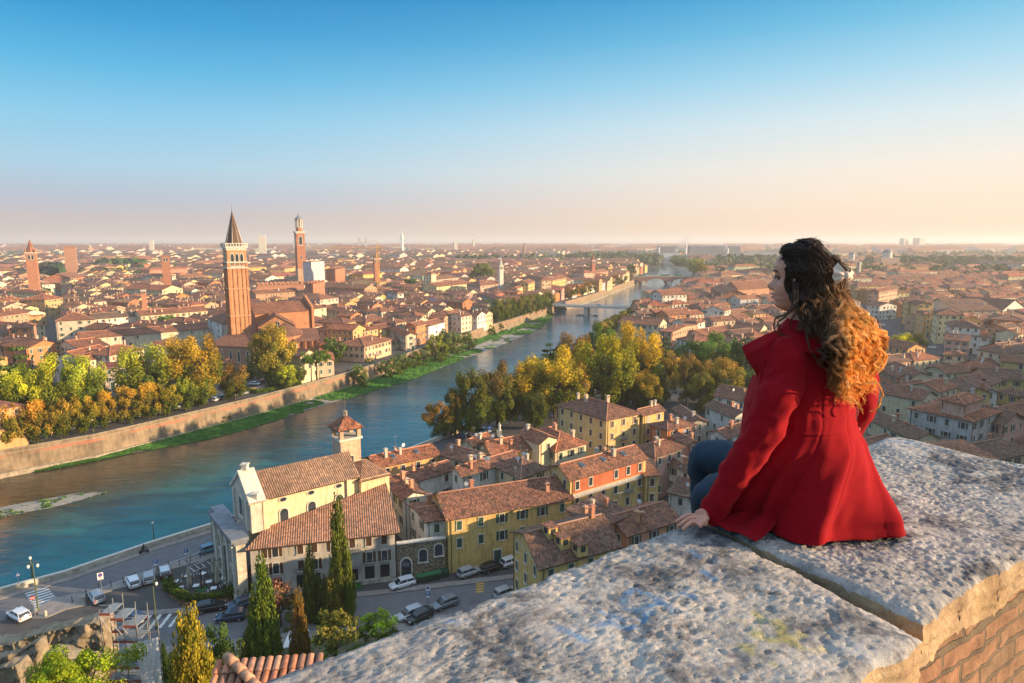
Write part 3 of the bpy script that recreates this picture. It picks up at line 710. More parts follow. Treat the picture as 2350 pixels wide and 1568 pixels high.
H('yellow street house with dark green shutters, balcony and long gabled roof', (1028,1189),(1312,1142),11,9.8,'gable',0,wc=YEL,rc=R2_,shut=GRN,style='mix',nch=2,nant=2,bal=3,cw=3.4)
H('house with red upper storey over yellow, stone balconies and roof windows', (1309,1099),(1482,1050),(1262,1048),13,'gable',wc=YEL,rc=R1_,shut=None,style='open',nch=4,nsk=3,nant=1,bal=5,cw=3.2)
H('yellow annexe with iron balcony at the right end of the red and yellow house', (1482,1090),(1512,1088),7,10,'shed',0,wc=YEL,rc=R1_,shut=BRN,nch=0,bal=1)
H('yellow house whose tiled roof carries three dormers, cut off by the parapet', (1240,1300),(1420,1250),(1178,1194),11,'gable',0,wc=YEL,rc=R4_,shut=GRN,nch=1,nsk=0,style='closed')
H('salmon pink terrace house behind the dormer roof, catching the sun', (1365,1215),(1440,1178),(1300,1180),10,'shed',0,rise=1.2,wc=SAL,rc=R4_,nch=3,shut=GRN)
H('dark pink low house with green shutters just above the parapet stone', (1440,1226),(1560,1190),8,8.5,'gable',0,wc=SAL,rc=R2_,nch=2,shut=GRN,nant=1)
H('large square yellow villa with brown shutters, corner balconies and hipped roof', (1392,962),(1469,947),(1281,928),12,'hip',wc=(.66,.46,.20),rc=R2_,shut=BRN,style='closed',nch=3,nant=2,bal=3,cw=3.3)
H('yellow house with grey shutters adjoining the right of the square yellow villa', (1476,952),(1524,940),(1450,930),11.5,'gable',wc=YEL,rc=R2_,shut=GRY,nch=2)
H('low orange-walled house with a small roof terrace right of the square villa', (1532,985),(1592,973),(1492,973),9.5,'hip',wc=ORG,rc=R2_,nch=2,nant=1)
H('dark roofed house in front of the park trees, left of the white house', (1590,968),(1622,962),(1545,936),9,'gable',wc=GRY,rc=R4_,nch=1,nant=1)
H('pink house with sunlit end wall below the orange terrace house', (1503,1046),(1568,1024),(1455,1026),10,'hip',wc=PINK,rc=R2_,nch=2,nant=1,shut=GRY)
H('narrow dark pink house tucked right of the pink house with the sunlit wall', (1578,1018),(1598,1012),(1545,1000),9,'gable',wc=(.50,.22,.17),rc=R2_,nch=1,nant=1)
H('white house with dark green shutters at the edge of the park', (1683,957),(1722,945),(1619,930),10,'gable',wc=WHT,rc=R4_,shut=GRN,style='closed',nch=2,nsk=1,nant=1)
H('white house with stained side wall behind the knee of the seated woman', (1667,1003),(1720,985),(1627,972),9,'gable',wc=WHT,rc=R2_,nch=2)
H('tiny white house with an arched door beside the seated knee', (1588,1084),(1610,1078),(1532,1060),7.5,'gable',wc=WHT,rc=R4_,shut=BRN,nch=2)
H('white garage block with dark door below the tiny white house', (1535,1128),(1590,1140),7,5.5,'shed',0,wc=WHT,rc=R4_,nch=1,nant=1)
H('dark tiled low house right behind the resting hand', (1450,1205),(1535,1185),(1432,1185),6.5,'gable',wc=SAL,rc=R4_,nch=3,nant=1)
H('long orange tiled house in the middle of the courtyard quarter', (1130,1045),(1250,1022),(1125,1016),9,'gable',0,wc=OCH,rc=R3_,nch=2,nant=1)
H('small raised attic house with a tiled roof before the square villa', (1238,1016),(1278,1004),(1216,992),11,'gable',wc=CRM,rc=R3_,nch=1,shut=None)
H('hipped orange roof house between the attic house and the square villa', (1275,1034),(1345,1015),(1255,990),9,'hip',wc=CRM,rc=R3_,nch=3,nant=1)
H('low dark roof row next to the parked cars under the trees', (1085,1022),(1130,1004),(1075,1010),7,'gable',wc=CRM,rc=R3_,nch=1,nant=1)
H('white house at the edge of the park, just left of the red coat sleeve', (1640,907),(1740,925),(1620,888),9,'gable',wc=WHT,rc=R2_,nch=1,nant=1)
# ======== far right, beyond the parapet
H('large grey apartment house with roof terrace and flowered balconies at the right edge', (2231,966),(2294,944),(2088,936),14,'hip',rise=1.3,wc=(.50,.47,.44),rc=R3_,shut=GRN,style='mix',nch=0,bal=6,cw=3.2)
H('pink penthouse with hipped roof set on top of the grey apartment house', (2212,926),(2254,912),(2160,915),17.5,'hip',wc=PINK,rc=R3_,nch=1,z0=15,shut=None)
H('pale pink apartment house with wide dark roof cut by the right edge', (2300,974),(2352,960),(2282,934),12,'gable',wc=PINK,rc=R4_,shut=BRN,nch=1,bal=2,nant=1)
H('wide dark brown roof rising just behind the parapet, right of the coat', (2100,1008),(2158,996),(1990,958),10,'gable',1,wc=CRM,rc=R4_,nch=3,nant=0)
H('tiled roof in front of the grey apartment house with plaster ridge lines', (2235,1062),(2370,1035),(2200,1030),9,'hip',wc=CRM,rc=R4_,nch=1,nant=2)
H('yellow house with long brown roof behind the penthouse', (2217,899),(2244,893),(2172,874),10,'gable',wc=YEL,rc=R4_,nch=2,nsk=1)
H('white gabled house right of the yellow one behind the penthouse', (2258,897),(2273,894),(2227,876),10,'gable',wc=WHT,rc=R2_,nch=1)
H('bright yellow house with grey brown roof near the right edge', (2336,908),(2362,900),(2288,897),9,'hip',wc=YEL,rc=R4_,nch=1)
H('low yellow courtyard house above the bright yellow one', (2262,885),(2300,872),8,8,'shed',0,wc=YEL,rc=R2_,nch=1)
H('cream house with sunlit end wall and long sloping roof near the coat', (2095,861),(2132,853),(2037,836),10,'gable',wc=CRM,rc=R2_,nch=2,nsk=1,nant=1)
H('orange walled house in shade left of the cream house with sunlit end', (2060,865),(2090,858),(2020,845),9,'gable',wc=ORG,rc=R2_,nch=2)
H('low brown gabled roof directly above the conifer', (2080,890),(2128,884),(2046,872),9,'gable',wc=CRM,rc=R1_,nch=1,nant=1)
H('cream house with tiled roof right of the planted terrace', (2171,856),(2228,851),8,9,'gable',0,wc=CRM,rc=R1_,nch=1,nant=1)
H('grey walled terrace house with potted plants on its roof', (2125,842),(2172,848),10,9,'flat',0,wc=GRY,rc=R2_,nch=0)
H('low ruined walls around a roof terrace below the bright yellow tree', (2105,822),(2150,826),8,9,'flat',0,wc=PALE,rc=R1_,nch=1)
H('long brown roof row behind the grey terrace house', (2190,872),(2240,880),8,8,'gable',0,wc=WHT,rc=R1_,nch=2,nsk=2)
H('small house with blue door and hipped roof beside the wide street', (2167,812),(2214,816),8,7.5,'hip',0,wc=CRM,rc=R1_,nch=1)
H('broad hipped red roof of a hall near the right edge', (2222,845),(2291,843),(2192,815),9,'hip',wc=OCH,rc=R3_,nch=0,nant=3)
H('long ochre hall with paired white windows at the right edge', (2297,827),(2360,833),9,11,'gable',0,wc=YEL,rc=R1_,nch=1,shut=None,wsc=1.2)
H('olive yellow house with a low wide roof at the right edge', (2255,866),(2350,872),12,8,'gable',0,wc=YEL,rc=R4_,nch=1)
H('pink house with blue shutters and a sunlit orange wing by the street bend', (2170,778),(2224,783),(2166,768),10,'gable',0,wc=PINK,rc=R1_,shut=TEAL,nch=2,nsk=2,style='open')
H('low white row with a long roof behind the pink house', (2172,764),(2270,773),9,9,'gable',0,wc=WHT,rc=R1_,nch=2,nant=1)
H('striped stone gabled house with tall arched window at the right edge', (2314,792),(2358,788),(2283,780),8,'gable',0,wc=PALE,rc=R2_,nch=0,nsk=2)
H('white corner palazzo with dark hipped roof on the wide street', (2178,747),(2250,752),(2153,738),13,'hip',wc=WHT,rc=R4_,nch=4,nsk=0,shut=None,style='open')
H('tall cream apartment house between the white corner palazzo and the ochre one', (2152,721),(2213,723),(2142,714),16,'hip',wc=(.70,.60,.34),rc=R2_,nch=1)
H('ochre palazzo with dark green shutters on the wide street', (2122,720),(2141,719),(2102,714),13,'hip',wc=OCH,rc=R2_,shut=GRN,style='closed',nch=1)
H('yellow gabled apartment house second along the wide street', (2108,698),(2136,698),(2086,693),15,'gable',wc=YEL,rc=R4_,nch=1)
H('narrow yellow house first of the yellow row on the wide street', (2085,694),(2096,690),(2072,691),15,'gable',wc=YEL,rc=R4_,nch=1)
H('orange institutional block with grey shutters at the right edge', (2276,732),(2352,737),24,13,'hip',0,wc=ORG,rc=R2_,shut=GRY,nch=2)
H('salmon apartment block with a blank side wall beside the golden hair', (2017,669),(2060,662),(1991,663),17,'hip',wc=(.62,.36,.25),rc=R1_,nch=1,shut=GRN)
H('white gabled house with arched openings in front of the salmon block', (2018,702),(2058,700),10,10,'gable',1,wc=WHT,rc=R1_,nch=1)
H('white cube-like house under a brown roof near the top right', (2274,684),(2321,682),(2262,678),12,'hip',wc=WHT,rc=R1_,nch=0)
H('very large brown roof of a warehouse behind the yellow street row', (2200,712),(2298,712),40,11,'gable',0,wc=PALE,rc=R4_,nch=2,nsk=5,detail=1)
H('large brown roof with long white gable line beside the warehouse roof', (2300,712),(2352,706),30,11,'gable',1,wc=WHT,rc=R2_,nch=1,detail=1)
# ======== middle distance on the near bank (beyond the park)
H('salmon house with an open loggia under its wide roof beyond the park', (1542,762),(1602,745),(1516,745),12,'gable',1,wc=SAL,rc=R3_,nch=2,shut=None,style='open')
H('long pale house with attic clutter on its roof beyond the park', (1420,740),(1512,746),14,12,'gable',0,wc=CRM,rc=R1_,nch=5,detail=2)
H('yellow house with a bright red hipped roof above the long pale house', (1486,702),(1537,701),14,12,'hip',0,wc=YEL,rc=(.45,.13,.07),nch=1,nsk=2)
H('tall white house with brown roof overlooking the river bend', (1520,677),(1576,675),14,17,'gable',0,wc=WHT,rc=R1_,nch=2)
H('white house with a blank gable in the middle of the near bank roofs', (1612,710),(1662,713),14,13,'gable',1,wc=WHT,rc=R1_,nch=1)
H('white tower-like house at a street corner beyond the park', (1600,741),(1621,736),(1585,734),12,'hip',wc=WHT,rc=R1_,nch=1)
H('brick nave annexe left of the great brick church', (1660,676),(1668,662),(1632,660),14,'gable',wc=BRK,rc=R1_,nch=0,brick=True,cw=20)
H('cream house with brown roof beside the collar of the coat', (1682,752),(1745,757),12,10,'gable',0,wc=CRM,rc=R1_,nch=2)
H('brown roofed low house just above the dark green trees', (1620,773),(1700,760),14,8,'gable',0,wc=PALE,rc=R1_,nch=2)
H('brown roofed house with white gutter left of the coat collar', (1705,770),(1752,778),10,9,'gable',0,wc=CRM,rc=R1_,nch=1)
H('cream palazzo above the great brick church', (1656,632),(1707,630),20,13,'hip',0,wc=CRM,rc=R1_,nch=2,detail=1)
# ======== opposite bank, riverside row
H('peach riverside house with teal shutters, first right of the umbrella pine', (766,825),(819,806),(706,830),7.5,'gable',0,base=863,wc=(.72,.50,.36),rc=R3_,shut=TEAL,nch=2,style='mix')
H('long riverside house, salmon end wall and cream front with flower boxes', (836,795),(897,779),(776,791),12,'hip',base=832,wc=(.70,.47,.30),rc=R1_,shut=BRN,nch=6,cw=2.6,bal=2)
H('short cream house attached to the right end of the long riverside house', (898,783),(920,778),9,11,'gable',0,base=804,wc=CRM,rc=R1_,nch=1,shut=BRN)
H('yellow palazzo with roof windows rising behind the riverside row', (840,739),(897,731),(799,736),14,'hip',base=776,wc=YEL,rc=R1_,nch=3,nsk=2,cw=2.8)
H('small yellow house with orange roof in front of the yellow palazzo', (792,766),(820,757),(770,755),11,'gable',base=798,wc=YEL,rc=R3_,nch=2,nsk=1)
H('salmon house with brown roof just right of the brick apse', (752,792),(790,782),(735,770),10,'hip',base=828,wc=SAL,rc=R1_,nch=3,bal=1)
H('cream riverside house with stacked balconies and grey side wall', (931,770),(955,758),(893,755),12,'gable',base=806,wc=PALE,rc=R3_,nch=2,bal=3)
H('tall orange riverside house right of the stacked balconies', (954,748),(979,741),(930,742),16,'gable',base=794,wc=ORG,rc=R1_,nch=1,bal=2)
H('riverside house wrapped in white scaffold sheeting', (983,748),(1020,738),9,13,'gable',0,base=786,wc=(.75,.74,.72),rc=R1_,nch=0,cw=30)
H('salmon riverside house right of the white sheeting', (1018,730),(1030,727),10,14,'gable','auto',base=766,wc=SAL,rc=R1_,nch=1)
H('narrow ochre riverside tower house', (1031,722),(1048,717),10,16,'hip','auto',base=758,wc=YEL,rc=R1_,nch=1,bal=1)
H('narrow yellow riverside house next to the ochre tower house', (1049,721),(1066,717),10,15,'gable','auto',base=753,wc=(.68,.48,.2),rc=R1_,nch=1)
H('ochre riverside house with long eaves and flower boxes', (1067,728),(1088,722),10,11.5,'gable',0,base=750,wc=YEL,rc=R1_,nch=2)
H('lemon riverside house near the end of the row', (1088,723),(1104,718),10,11.5,'gable',0,base=744,wc=(.72,.56,.26),rc=R1_,nch=1)
H('white corner villa with arched attic at the end of the riverside row', (1113,710),(1133,698),(1082,702),14,'hip',base=740,wc=WHT,rc=R1_,nch=1)
H('pink palazzo below the round green tree', (1102,655),(1144,651),(1071,652),15,'hip',wc=PINK,rc=R1_,nch=2)
H('grey sided house with a yellow end wall by the riverside trees', (1142,688),(1162,676),(1105,675),12,'gable',wc=GRY,rc=R3_,nch=2)
H('small white house with arched windows in the old town', (912,673),(926,671),(887,668),13,'hip',wc=WHT,rc=R1_,nch=0)
H('cream house, first of the tall fronts beside the first bridge', (1186,662),(1211,654),(1175,658),14,'hip',wc=(.68,.56,.33),rc=R3_,nch=1)
H('yellow house, second of the tall fronts beside the first bridge', (1212,650),(1228,645),10,17,'gable',wc=YEL,rc=R1_,nch=1)
H('tall peach apartment block, third front beside the first bridge', (1243,643),(1265,638),(1200,636),18,'hip',wc=(.66,.44,.30),rc=R1_,nch=1)
H('yellow apartment block right of the tall peach one', (1267,643),(1300,637),12,16,'gable',wc=YEL,rc=R1_,nch=2)
H('white house closing the row behind the rust coloured trees', (1300,646),(1316,642),12,12,'gable',wc=WHT,rc=R1_,nch=1)
H('large peach palazzo above the rust coloured riverside trees', (1340,626),(1364,622),(1312,624),18,'hip',wc=(.66,.42,.30),rc=R3_,nch=1)
H('long peach building right of the large peach palazzo', (1366,626),(1396,622),14,14,'gable',0,wc=SAL,rc=R1_,nch=1)
H('pale house closest to the second bridge on the left bank', (1424,617),(1442,615),12,14,'hip',wc=WHT,rc=R1_,nch=0)
# ======== opposite bank, convent and streets on the left
H('long cream convent wing with a row of small square windows', (307,767),(476,753),11,11,'gable',0,wc=(.70,.60,.44),rc=R1_,nch=1,shut=None,wsc=.75,storey=9)
H('long convent wing beside the sunken courtyard with gutter ledges', (184,777),(307,767),11,11,'gable',0,wc=PALE,rc=R1_,nch=1,shut=None)
H('grey cornered palazzo end at the foot of the long street', (128,736),(215,732),(118,722),13,'hip',wc=PALE,rc=R1_,nch=3,cw=4)
H('white house with shuttered windows behind the convent wing', (216,732),(322,723),12,12,'gable',0,wc=WHT,rc=(.24,.16,.11),shut=BRN,nch=4)
H('cream house continuing the white one toward the striped bell tower', (323,724),(476,712),12,12.5,'gable',0,wc=CRM,rc=R1_,shut=BRN,nch=5)
H('pink roofed wing with a cream front above the lime green trees', (200,826),(250,818),(186,798),9.5,'gable',0,wc=(.74,.60,.42),rc=R3_,nch=1,wsc=.8)
H('cream house with rust red shutters above the lime green trees', (251,815),(330,800),12,11,'hip',0,wc=(.76,.64,.46),rc=R3_,shut=(.35,.08,.04),style='closed',nch=1)
H('pink house under a wide salmon roof at the street corner', (122,822),(188,826),(118,790),9.5,'gable',1,wc=(.62,.58,.56),rc=R3_,nch=1)
H('low salmon roofed wing left of the sunken courtyard', (122,790),(182,800),12,9.5,'gable',1,wc=PALE,rc=R3_,nch=2)
H('small building with dark red roof and red door among the yellow trees', (232,845),(269,843),6,8,'shed',0,rise=1.2,wc=(.72,.58,.48),rc=(.28,.06,.05),nch=0)
H('white gabled annexe between the two big yellow plane trees', (345,797),(398,796),10,10,'gable',0,wc=WHT,rc=R1_,nch=0)
H('orange house on the left side of the long dark street', (68,751),(82,744),(20,754),13,'hip',wc=ORG,rc=R1_,nch=3)
H('orange roofed house at the left edge under the orange house', (5,792),(60,800),14,10,'gable',0,wc=ORG,rc=R3_,nch=3)
H('cream palazzo with wide roof left of the long dark street', (103,672),(118,664),(16,668),14,'hip',wc=(.72,.60,.32),rc=R1_,nch=3)
H('ochre house with orange hipped roof at the left edge', (42,688),(46,684),(0,690),13,'hip',wc=OCH,rc=R3_,nch=1)
H('ochre house with blank wall and orange hipped roof near the left edge', (102,688),(106,683),(55,687),13,'hip',wc=OCH,rc=R3_,nch=1)
H('brown roofed house with chimneys by the left edge', (0,725),(64,716),12,12,'gable',0,wc=SAL,rc=R1_,nch=3)
H('white walled old house with slit windows left of the brick bell tower', (508,741),(512,728),(476,730),15,'hip',wc=WHT,rc=R2_,nch=0,cw=9)
# ---------------------------------------------------------------- landmarks
def block(e, P, z0, h, typ, axis, rise, wc, rc, brick=False, ov=.4, names=('wall','roof'), rmat=None, tri=True, foot=True):
    P = [Vector(p) for p in P]
    if foot: FOOT.append(P)
    org = tuple(e.location)
    top, gab, ridge, pt, la, lb = roof_pts(P, h, typ, axis, rise, ov)
    mb = MB(); mb.prism([(p.x, p.y) for p in P], z0, h, 0, cap=(typ == 'flat'))
    for g_ in gab: mb.poly_uv(g_, (g_[1]-g_[0]))
    w_ = mb.build(names[0], M['brick'] if brick else M['wall'], e, color=wc)
    mb = MB(); th = .18
    for poly, U in top:
        mb.poly_uv(poly, (U.x, U.y, 0)); low = [Vector((q.x, q.y, q.z-th)) for q in poly]; mb.poly_uv(low[::-1], (U.x, U.y, 0), 1)
        for i in range(len(poly)):
            j = (i+1) % len(poly)
            if poly[i].z < h+.02 or poly[j].z < h+.02 or typ != 'hip': mb.quad_uv(low[i], low[j], poly[j], poly[i], 1)
    r_ = mb.build(names[1], [rmat or M['roof'], M['wood']], e, color=rc)
    return w_, r_, pt, la, lb
def rect(o, u, lu, n, ln):
    o = Vector(o); u = Vector(u).normalized(); n = Vector(n).normalized(); return [o, o+u*lu, o+u*lu+n*ln, o+n*ln]
def arch_panel(mb, w_, h_, d=.04, m=0, seg=8, y=0.0):
    pts = [(-w_/2, 0), (w_/2, 0)]+[(w_/2*math.cos(a*PI/seg), h_-w_/2+w_/2*math.sin(a*PI/seg)) for a in range(seg+1)]
    f = [(x, y+d, z) for x, z in pts]; b = [(x, y, z) for x, z in pts]
    mb.poly_uv(f[::-1], (1,0,0), m)
    for i in range(len(pts)):
        j = (i+1) % len(pts); mb.quad_uv(b[i], b[j], f[j], f[i], m)
def arch_frame(mb, w_, h_, t_=.18, d=.14, m=0, seg=8):
    def prof(w2, base): return [(-w2/2, base)]+[(w2/2*math.cos(PI-a*PI/seg), h_-w_/2+w2/2*math.sin(a*PI/seg)) for a in range(seg+1)]+[(w2/2, base)]
    a_, b_ = prof(w_, 0), prof(w_+2*t_, 0)
    for i in range(len(a_)-1):
        i0, i1, o0, o1 = a_[i], a_[i+1], b_[i], b_[i+1]
        mb.quad_uv((i0[0], d, i0[1]), (i1[0], d, i1[1]), (o1[0], d, o1[1]), (o0[0], d, o0[1]), m)
        mb.quad_uv((i1[0], d, i1[1]), (i0[0], d, i0[1]), (i0[0], 0, i0[1]), (i1[0], 0, i1[1]), m); mb.quad_uv((o0[0], d, o0[1]), (o1[0], d, o1[1]), (o1[0], 0, o1[1]), (o0[0], 0, o0[1]), m)
mb = MB(); arch_frame(mb, 1.3, 2.6); mb.box(0, .12, -.2, 1.8, .28, .2); UM['archf'] = mb.mesh('arched_frame', M['trim'])
mb = MB(); arch_panel(mb, 1.3, 2.6); UM['archp'] = mb.mesh('arched_pane', M['glass'])
mb = MB(); mb.rings([[(1.0*k*math.cos(a*PI/8), y, .55*k*math.sin(a*PI/8)) for a in range(16)] for k, y in ((1, 0), (1, .12), (.78, .12), (.78, .04))], 0, cap=False); UM['ovalf'] = mb.mesh('oval_frame', M['trim'])
mb = MB(); mb.poly_uv([(.8*math.cos(-a*PI/8), .03, .45*math.sin(-a*PI/8)) for a in range(16)], (1,0,0)); UM['ovalp'] = mb.mesh('oval_pane', M['glass'])
def archwin(e, loc, ang, sx_=1, sz_=1, oval=False, part='window'):
    org = e.location; L_ = (loc[0]-org[0], loc[1]-org[1], loc[2]-org[2])
    w_ = place_mesh(part, UM['ovalf' if oval else 'archf'], e, L_, (0, 0, ang), (sx_, 1, sz_)); place_mesh('pane', UM['ovalp' if oval else 'archp'], w_); return w_
# ---- church beside the street
N0 = Vector((-39.3, 97.0)); u_ = Vector((.785, .62)).normalized(); n_ = Vector((-.62, .785)).normalized()
ch = empty('church', (N0.x, N0.y, 0), 'cream church with arched windows, ribbed tile roof and grey facade by the river road', 'church')
CW = (.74, .60, .38)
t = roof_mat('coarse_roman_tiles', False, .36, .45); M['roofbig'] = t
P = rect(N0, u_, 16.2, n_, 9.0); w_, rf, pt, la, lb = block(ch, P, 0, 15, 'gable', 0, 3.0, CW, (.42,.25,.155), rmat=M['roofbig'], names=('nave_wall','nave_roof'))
ang = math.atan2(-n_.y, -n_.x)-PI/2
for s in (3.2, 7.8, 12.6):
    q = N0+u_*s; archwin(ch, (q.x, q.y, 9.9), ang, 1.0, .95); archwin(ch, (q.x, q.y, 13.9), ang, .7, .8, True)
mb = MB()
for s, dd in ((0.3, .5), (14.4, .4)):
    q = N0+u_*s-n_*dd*.5; mb.box(q.x, q.y, 8, .9, dd, 7-.3, rz=math.atan2(u_.y, u_.x))
mb.build('buttress', M['wall'], ch, color=CW)
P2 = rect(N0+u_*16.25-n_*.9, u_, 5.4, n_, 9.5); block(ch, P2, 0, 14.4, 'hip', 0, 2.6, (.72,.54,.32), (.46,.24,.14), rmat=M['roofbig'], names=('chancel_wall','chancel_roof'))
FOOT.append([Vector(p) for p in rect(N0-u_*4, u_, 30, n_, 12)])
# facade: lower storey with pilasters and arch, upper gable with coping
ST = (.62, .55, .46)
F0 = Vector((-40.9, 93.4)); fe = n_; fw = -u_
mb = MB(); fl = 12.2
mb.prism([tuple(p) for p in rect(F0, -u_, 1.4, n_, fl)][::-1], 0, 9.6, 0)
o = mb.build('facade_lower', M['stone'], ch, color=ST)
mb = MB(); A = F0-u_*1.4-n_*.3
mb.prism([tuple(p) for p in rect(A-u_*.7, u_, 2.6, n_, fl+.6)], 9.6, 10.2, 0); mb.prism([tuple(p) for p in rect(A-u_*.35, u_, 2.0, n_, fl+.4)], 9.2, 9.6, 0)
mb.build('facade_cornice', M['lead'], ch)
# upper gable: profile polygon across the facade, extruded along u
def extr(mb, prof, o, across, along, th, m=0):
    a = [Vector((o.x+across.x*s, o.y+across.y*s, z)) for s, z in prof]; b = [v+Vector((along.x*th, along.y*th, 0)) for v in a]
    mb.poly_uv(a, (across.x, across.y, 0), m); mb.poly_uv(b[::-1], (across.x, across.y, 0), m)
    for i in range(len(a)): j = (i+1) % len(a); mb.quad_uv(a[j], a[i], b[i], b[j], m)
G0 = N0-u_*2.0
mb = MB(); extr(mb, [(-.4, 9.7), (9.4, 9.7), (9.4, 14.6), (9.0, 15.2), (4.5, 18.4), (0, 15.2), (-.4, 14.6)], G0, n_, u_, 2.2); mb.build('facade_gable', M['wall'], ch, color=ST)
mb = MB(); extr(mb, [(-.9, 14.9), (-.4, 15.3), (4.5, 18.7), (9.4, 15.3), (9.9, 14.9), (9.6, 14.5), (4.5, 18.1), (-.6, 14.5)], G0-u_*.3, n_, u_, 2.6); mb.build('gable_coping', M['trim'], ch)
for s, z in ((-.1, 15.1), (4.5, 18.6), (9.1, 15.1)):
    mb = MB(); q = G0+n_*s+u_*.9; mb.box(q.x, q.y, z, .9, .9, .8); mb.box(q.x, q.y, z+.8, 1.15, 1.15, .2); mb.build('pedestal', M['trim'], ch)
for s in (.9, 4.1, 7.6, 11.3):
    for q0, zz, hh in ((F0-u_*1.55, 0, 9.2),):
        mb = MB(); q = q0+n_*s; mb.box(q.x, q.y, 0, .5, .75, 9.1, rz=math.atan2(u_.y, u_.x)); mb.box(q.x, q.y, 0, .75, 1.0, .9, rz=math.atan2(u_.y, u_.x)); mb.box(q.x, q.y, 8.7, .8, 1.05, .45, rz=math.atan2(u_.y, u_.x)); mb.build('pilaster', M['trim'], ch)
for s in (1.0, 8.0):
    mb = MB(); q = G0+n_*s-u_*.15; mb.box(q.x, q.y, 9.9, .4, .7, 4.8, rz=math.atan2(u_.y, u_.x)); mb.build('pilaster', M['trim'], ch)
fa = math.atan2(-u_.y, -u_.x)-PI/2
q = F0-u_*1.42+n_*6.0; archwin(ch, (q.x, q.y, .2), fa, 2.0, 2.6, part='portal'); q = G0-u_*.02+n_*4.5; archwin(ch, (q.x, q.y, 11.0), fa, 1.3, 1.25)
for s in (2.4, 9.6):
    q = F0-u_*1.42+n_*s; archwin(ch, (q.x, q.y, 5.2), fa, .8, .9); archwin(ch, (q.x, q.y, 1.2), fa, .8, .9)
# arch over the quay road
ar = empty('road_arch', (-50, 105, 0), 'pale stone arched gateway joined to the church, next to the river parapet', 'gateway')
mb = MB(); o0 = Vector((-49.2, 103.4)); pr = [(0,0),(1.4,0)]+[(1.4+1.7*(1-math.cos(a*PI/8)), 4.2+1.7*math.sin(a*PI/8)) for a in range(9)]+[(4.8,0),(6.6,0),(6.6,7.4),(0,7.4)]
extr(mb, pr, o0, n_, u_, 2.2); mb.build('arch_wall', M['stone'], ar)
mb = MB(); mb.prism([tuple(p) for p in rect(o0-u_*.3-n_*.3, u_, 2.8, n_, 7.2)], 7.4, 7.8); mb.prism([tuple(p) for p in rect(o0-n_*.1, u_, 2.2, n_, 6.8)], 7.8, 8.5); mb.build('cornice', M['lead'], ar)
# bell turret
bp = N0+u_*16.4+n_*7.4
bt = empty('bell_tower', (bp.x, bp.y, 0), 'short brick bell turret with open belfry and pyramid tile roof behind the cream church', 'bell tower')
P = rect(bp, u_, 3.9, n_, 3.9); mb = MB(); mb.prism([tuple(p) for p in P], 0, 19.0); mb.build('shaft', M['brick'], bt, color=(.62,.47,.34))
mb = MB(); mb.prism([tuple(p) for p in rect(bp-u_*.3-n_*.3, u_, 4.5, n_, 4.5)], 19.0, 19.4); mb.build('cornice', M['trim'], bt)
for i, p in enumerate(P):
    mb = MB(); c_ = sum(P, Vector((0,0)))/4; q = p+(c_-p)*.14; mb.box(q.x, q.y, 19.4, .7, .7, 2.3, rz=math.atan2(u_.y, u_.x)); mb.build('corner_pier', M['brick'], bt, color=(.58,.42,.30))
mb = MB(); top, gab, rg, pt, la, lb = roof_pts(rect(bp, u_, 3.9, n_, 3.9), 21.7, 'hip', 0, 1.7, .6)
for poly, U in top: mb.poly_uv(poly, (U.x, U.y, 0)); mb.poly_uv([Vector((q.x, q.y, q.z-.2)) for q in poly][::-1], (U.x, U.y, 0), 1)
mb.build('roof', [M['roof'], M['wood']], bt, color=R3_)
mb = MB(); c_ = bp+(u_+n_)*1.95; mb.box(c_.x, c_.y, 23.1, .6, .6, 1.0); mb.build('finial', M['brick'], bt, color=(.5,.4,.3)); mb = MB(); mb.tube([(c_.x, c_.y, 24), (c_.x, c_.y, 27.5)], .02, 5); mb.build('lightning_rod', M['metal'], bt)
q = bp+u_*1.95; 
w_ = window(bt, (q.x, q.y, 15.2), ang, 2, .8, 1.0, None, 'open', tuple(bt.location)); q = bp+n_*1.95; w_ = window(bt, (q.x, q.y, 15.2), fa, 2, .6, 1.0, None, 'open', tuple(bt.location))
# rectory: three storeys under a lean-to roof that widens away from the facade
A = Vector((-40.2, 93.3)); B = Vector((-19.0, 98.9)); C_ = N0+u_*20.5-n_*1.0; D_ = N0+u_*.5-n_*.05
rc_ = empty('house', (A.x, A.y, 0), 'grey three storey house with brown shutters under the lean-to tile roof along the church', 'house')
FOOT.append([A, B, C_, D_])
mb = MB(); mb.prism([tuple(p) for p in (A, B, C_, D_)], 0, 8.8, 0, cap=False)
mb.poly_uv([(B.x,B.y,8.8),(C_.x,C_.y,8.8),(C_.x,C_.y,12.6)], (C_-B).to_3d()); mb.build('wall', M['wall'], rc_, color=(.50,.46,.40))
fu = (B-A).normalized(); fn = Vector((fu.y, -fu.x))
mb = MB(); e0 = A+fn*.8-fu*.6; e1 = B+fn*.8+fu*.9; hi0 = D_-u_*.4; hi1 = C_+u_*.5
poly = [Vector((e0.x,e0.y,8.5)), Vector((e1.x,e1.y,8.5)), Vector((hi1.x,hi1.y,12.7)), Vector((hi0.x,hi0.y,10.0))]
mb.poly_uv(poly, (fu.x, fu.y, 0)); low = [v-Vector((0,0,.2)) for v in poly]; mb.poly_uv(low[::-1], (1,0,0), 1)
for i in range(4): j = (i+1) % 4; mb.quad_uv(low[i], low[j], poly[j], poly[i], 1)
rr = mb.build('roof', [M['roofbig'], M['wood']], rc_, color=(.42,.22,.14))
mb = MB()
for k in range(44):
    q = A+fu*(k*.5-.2)+fn*.35; mb.box(q.x, q.y, 8.28, .13, .8, .14, rz=math.atan2(fu.y, fu.x))
mb.build('rafter_ends', M['trim'], rc_)
fang = math.atan2(fn.y, fn.x)-PI/2; flen = (B-A).length
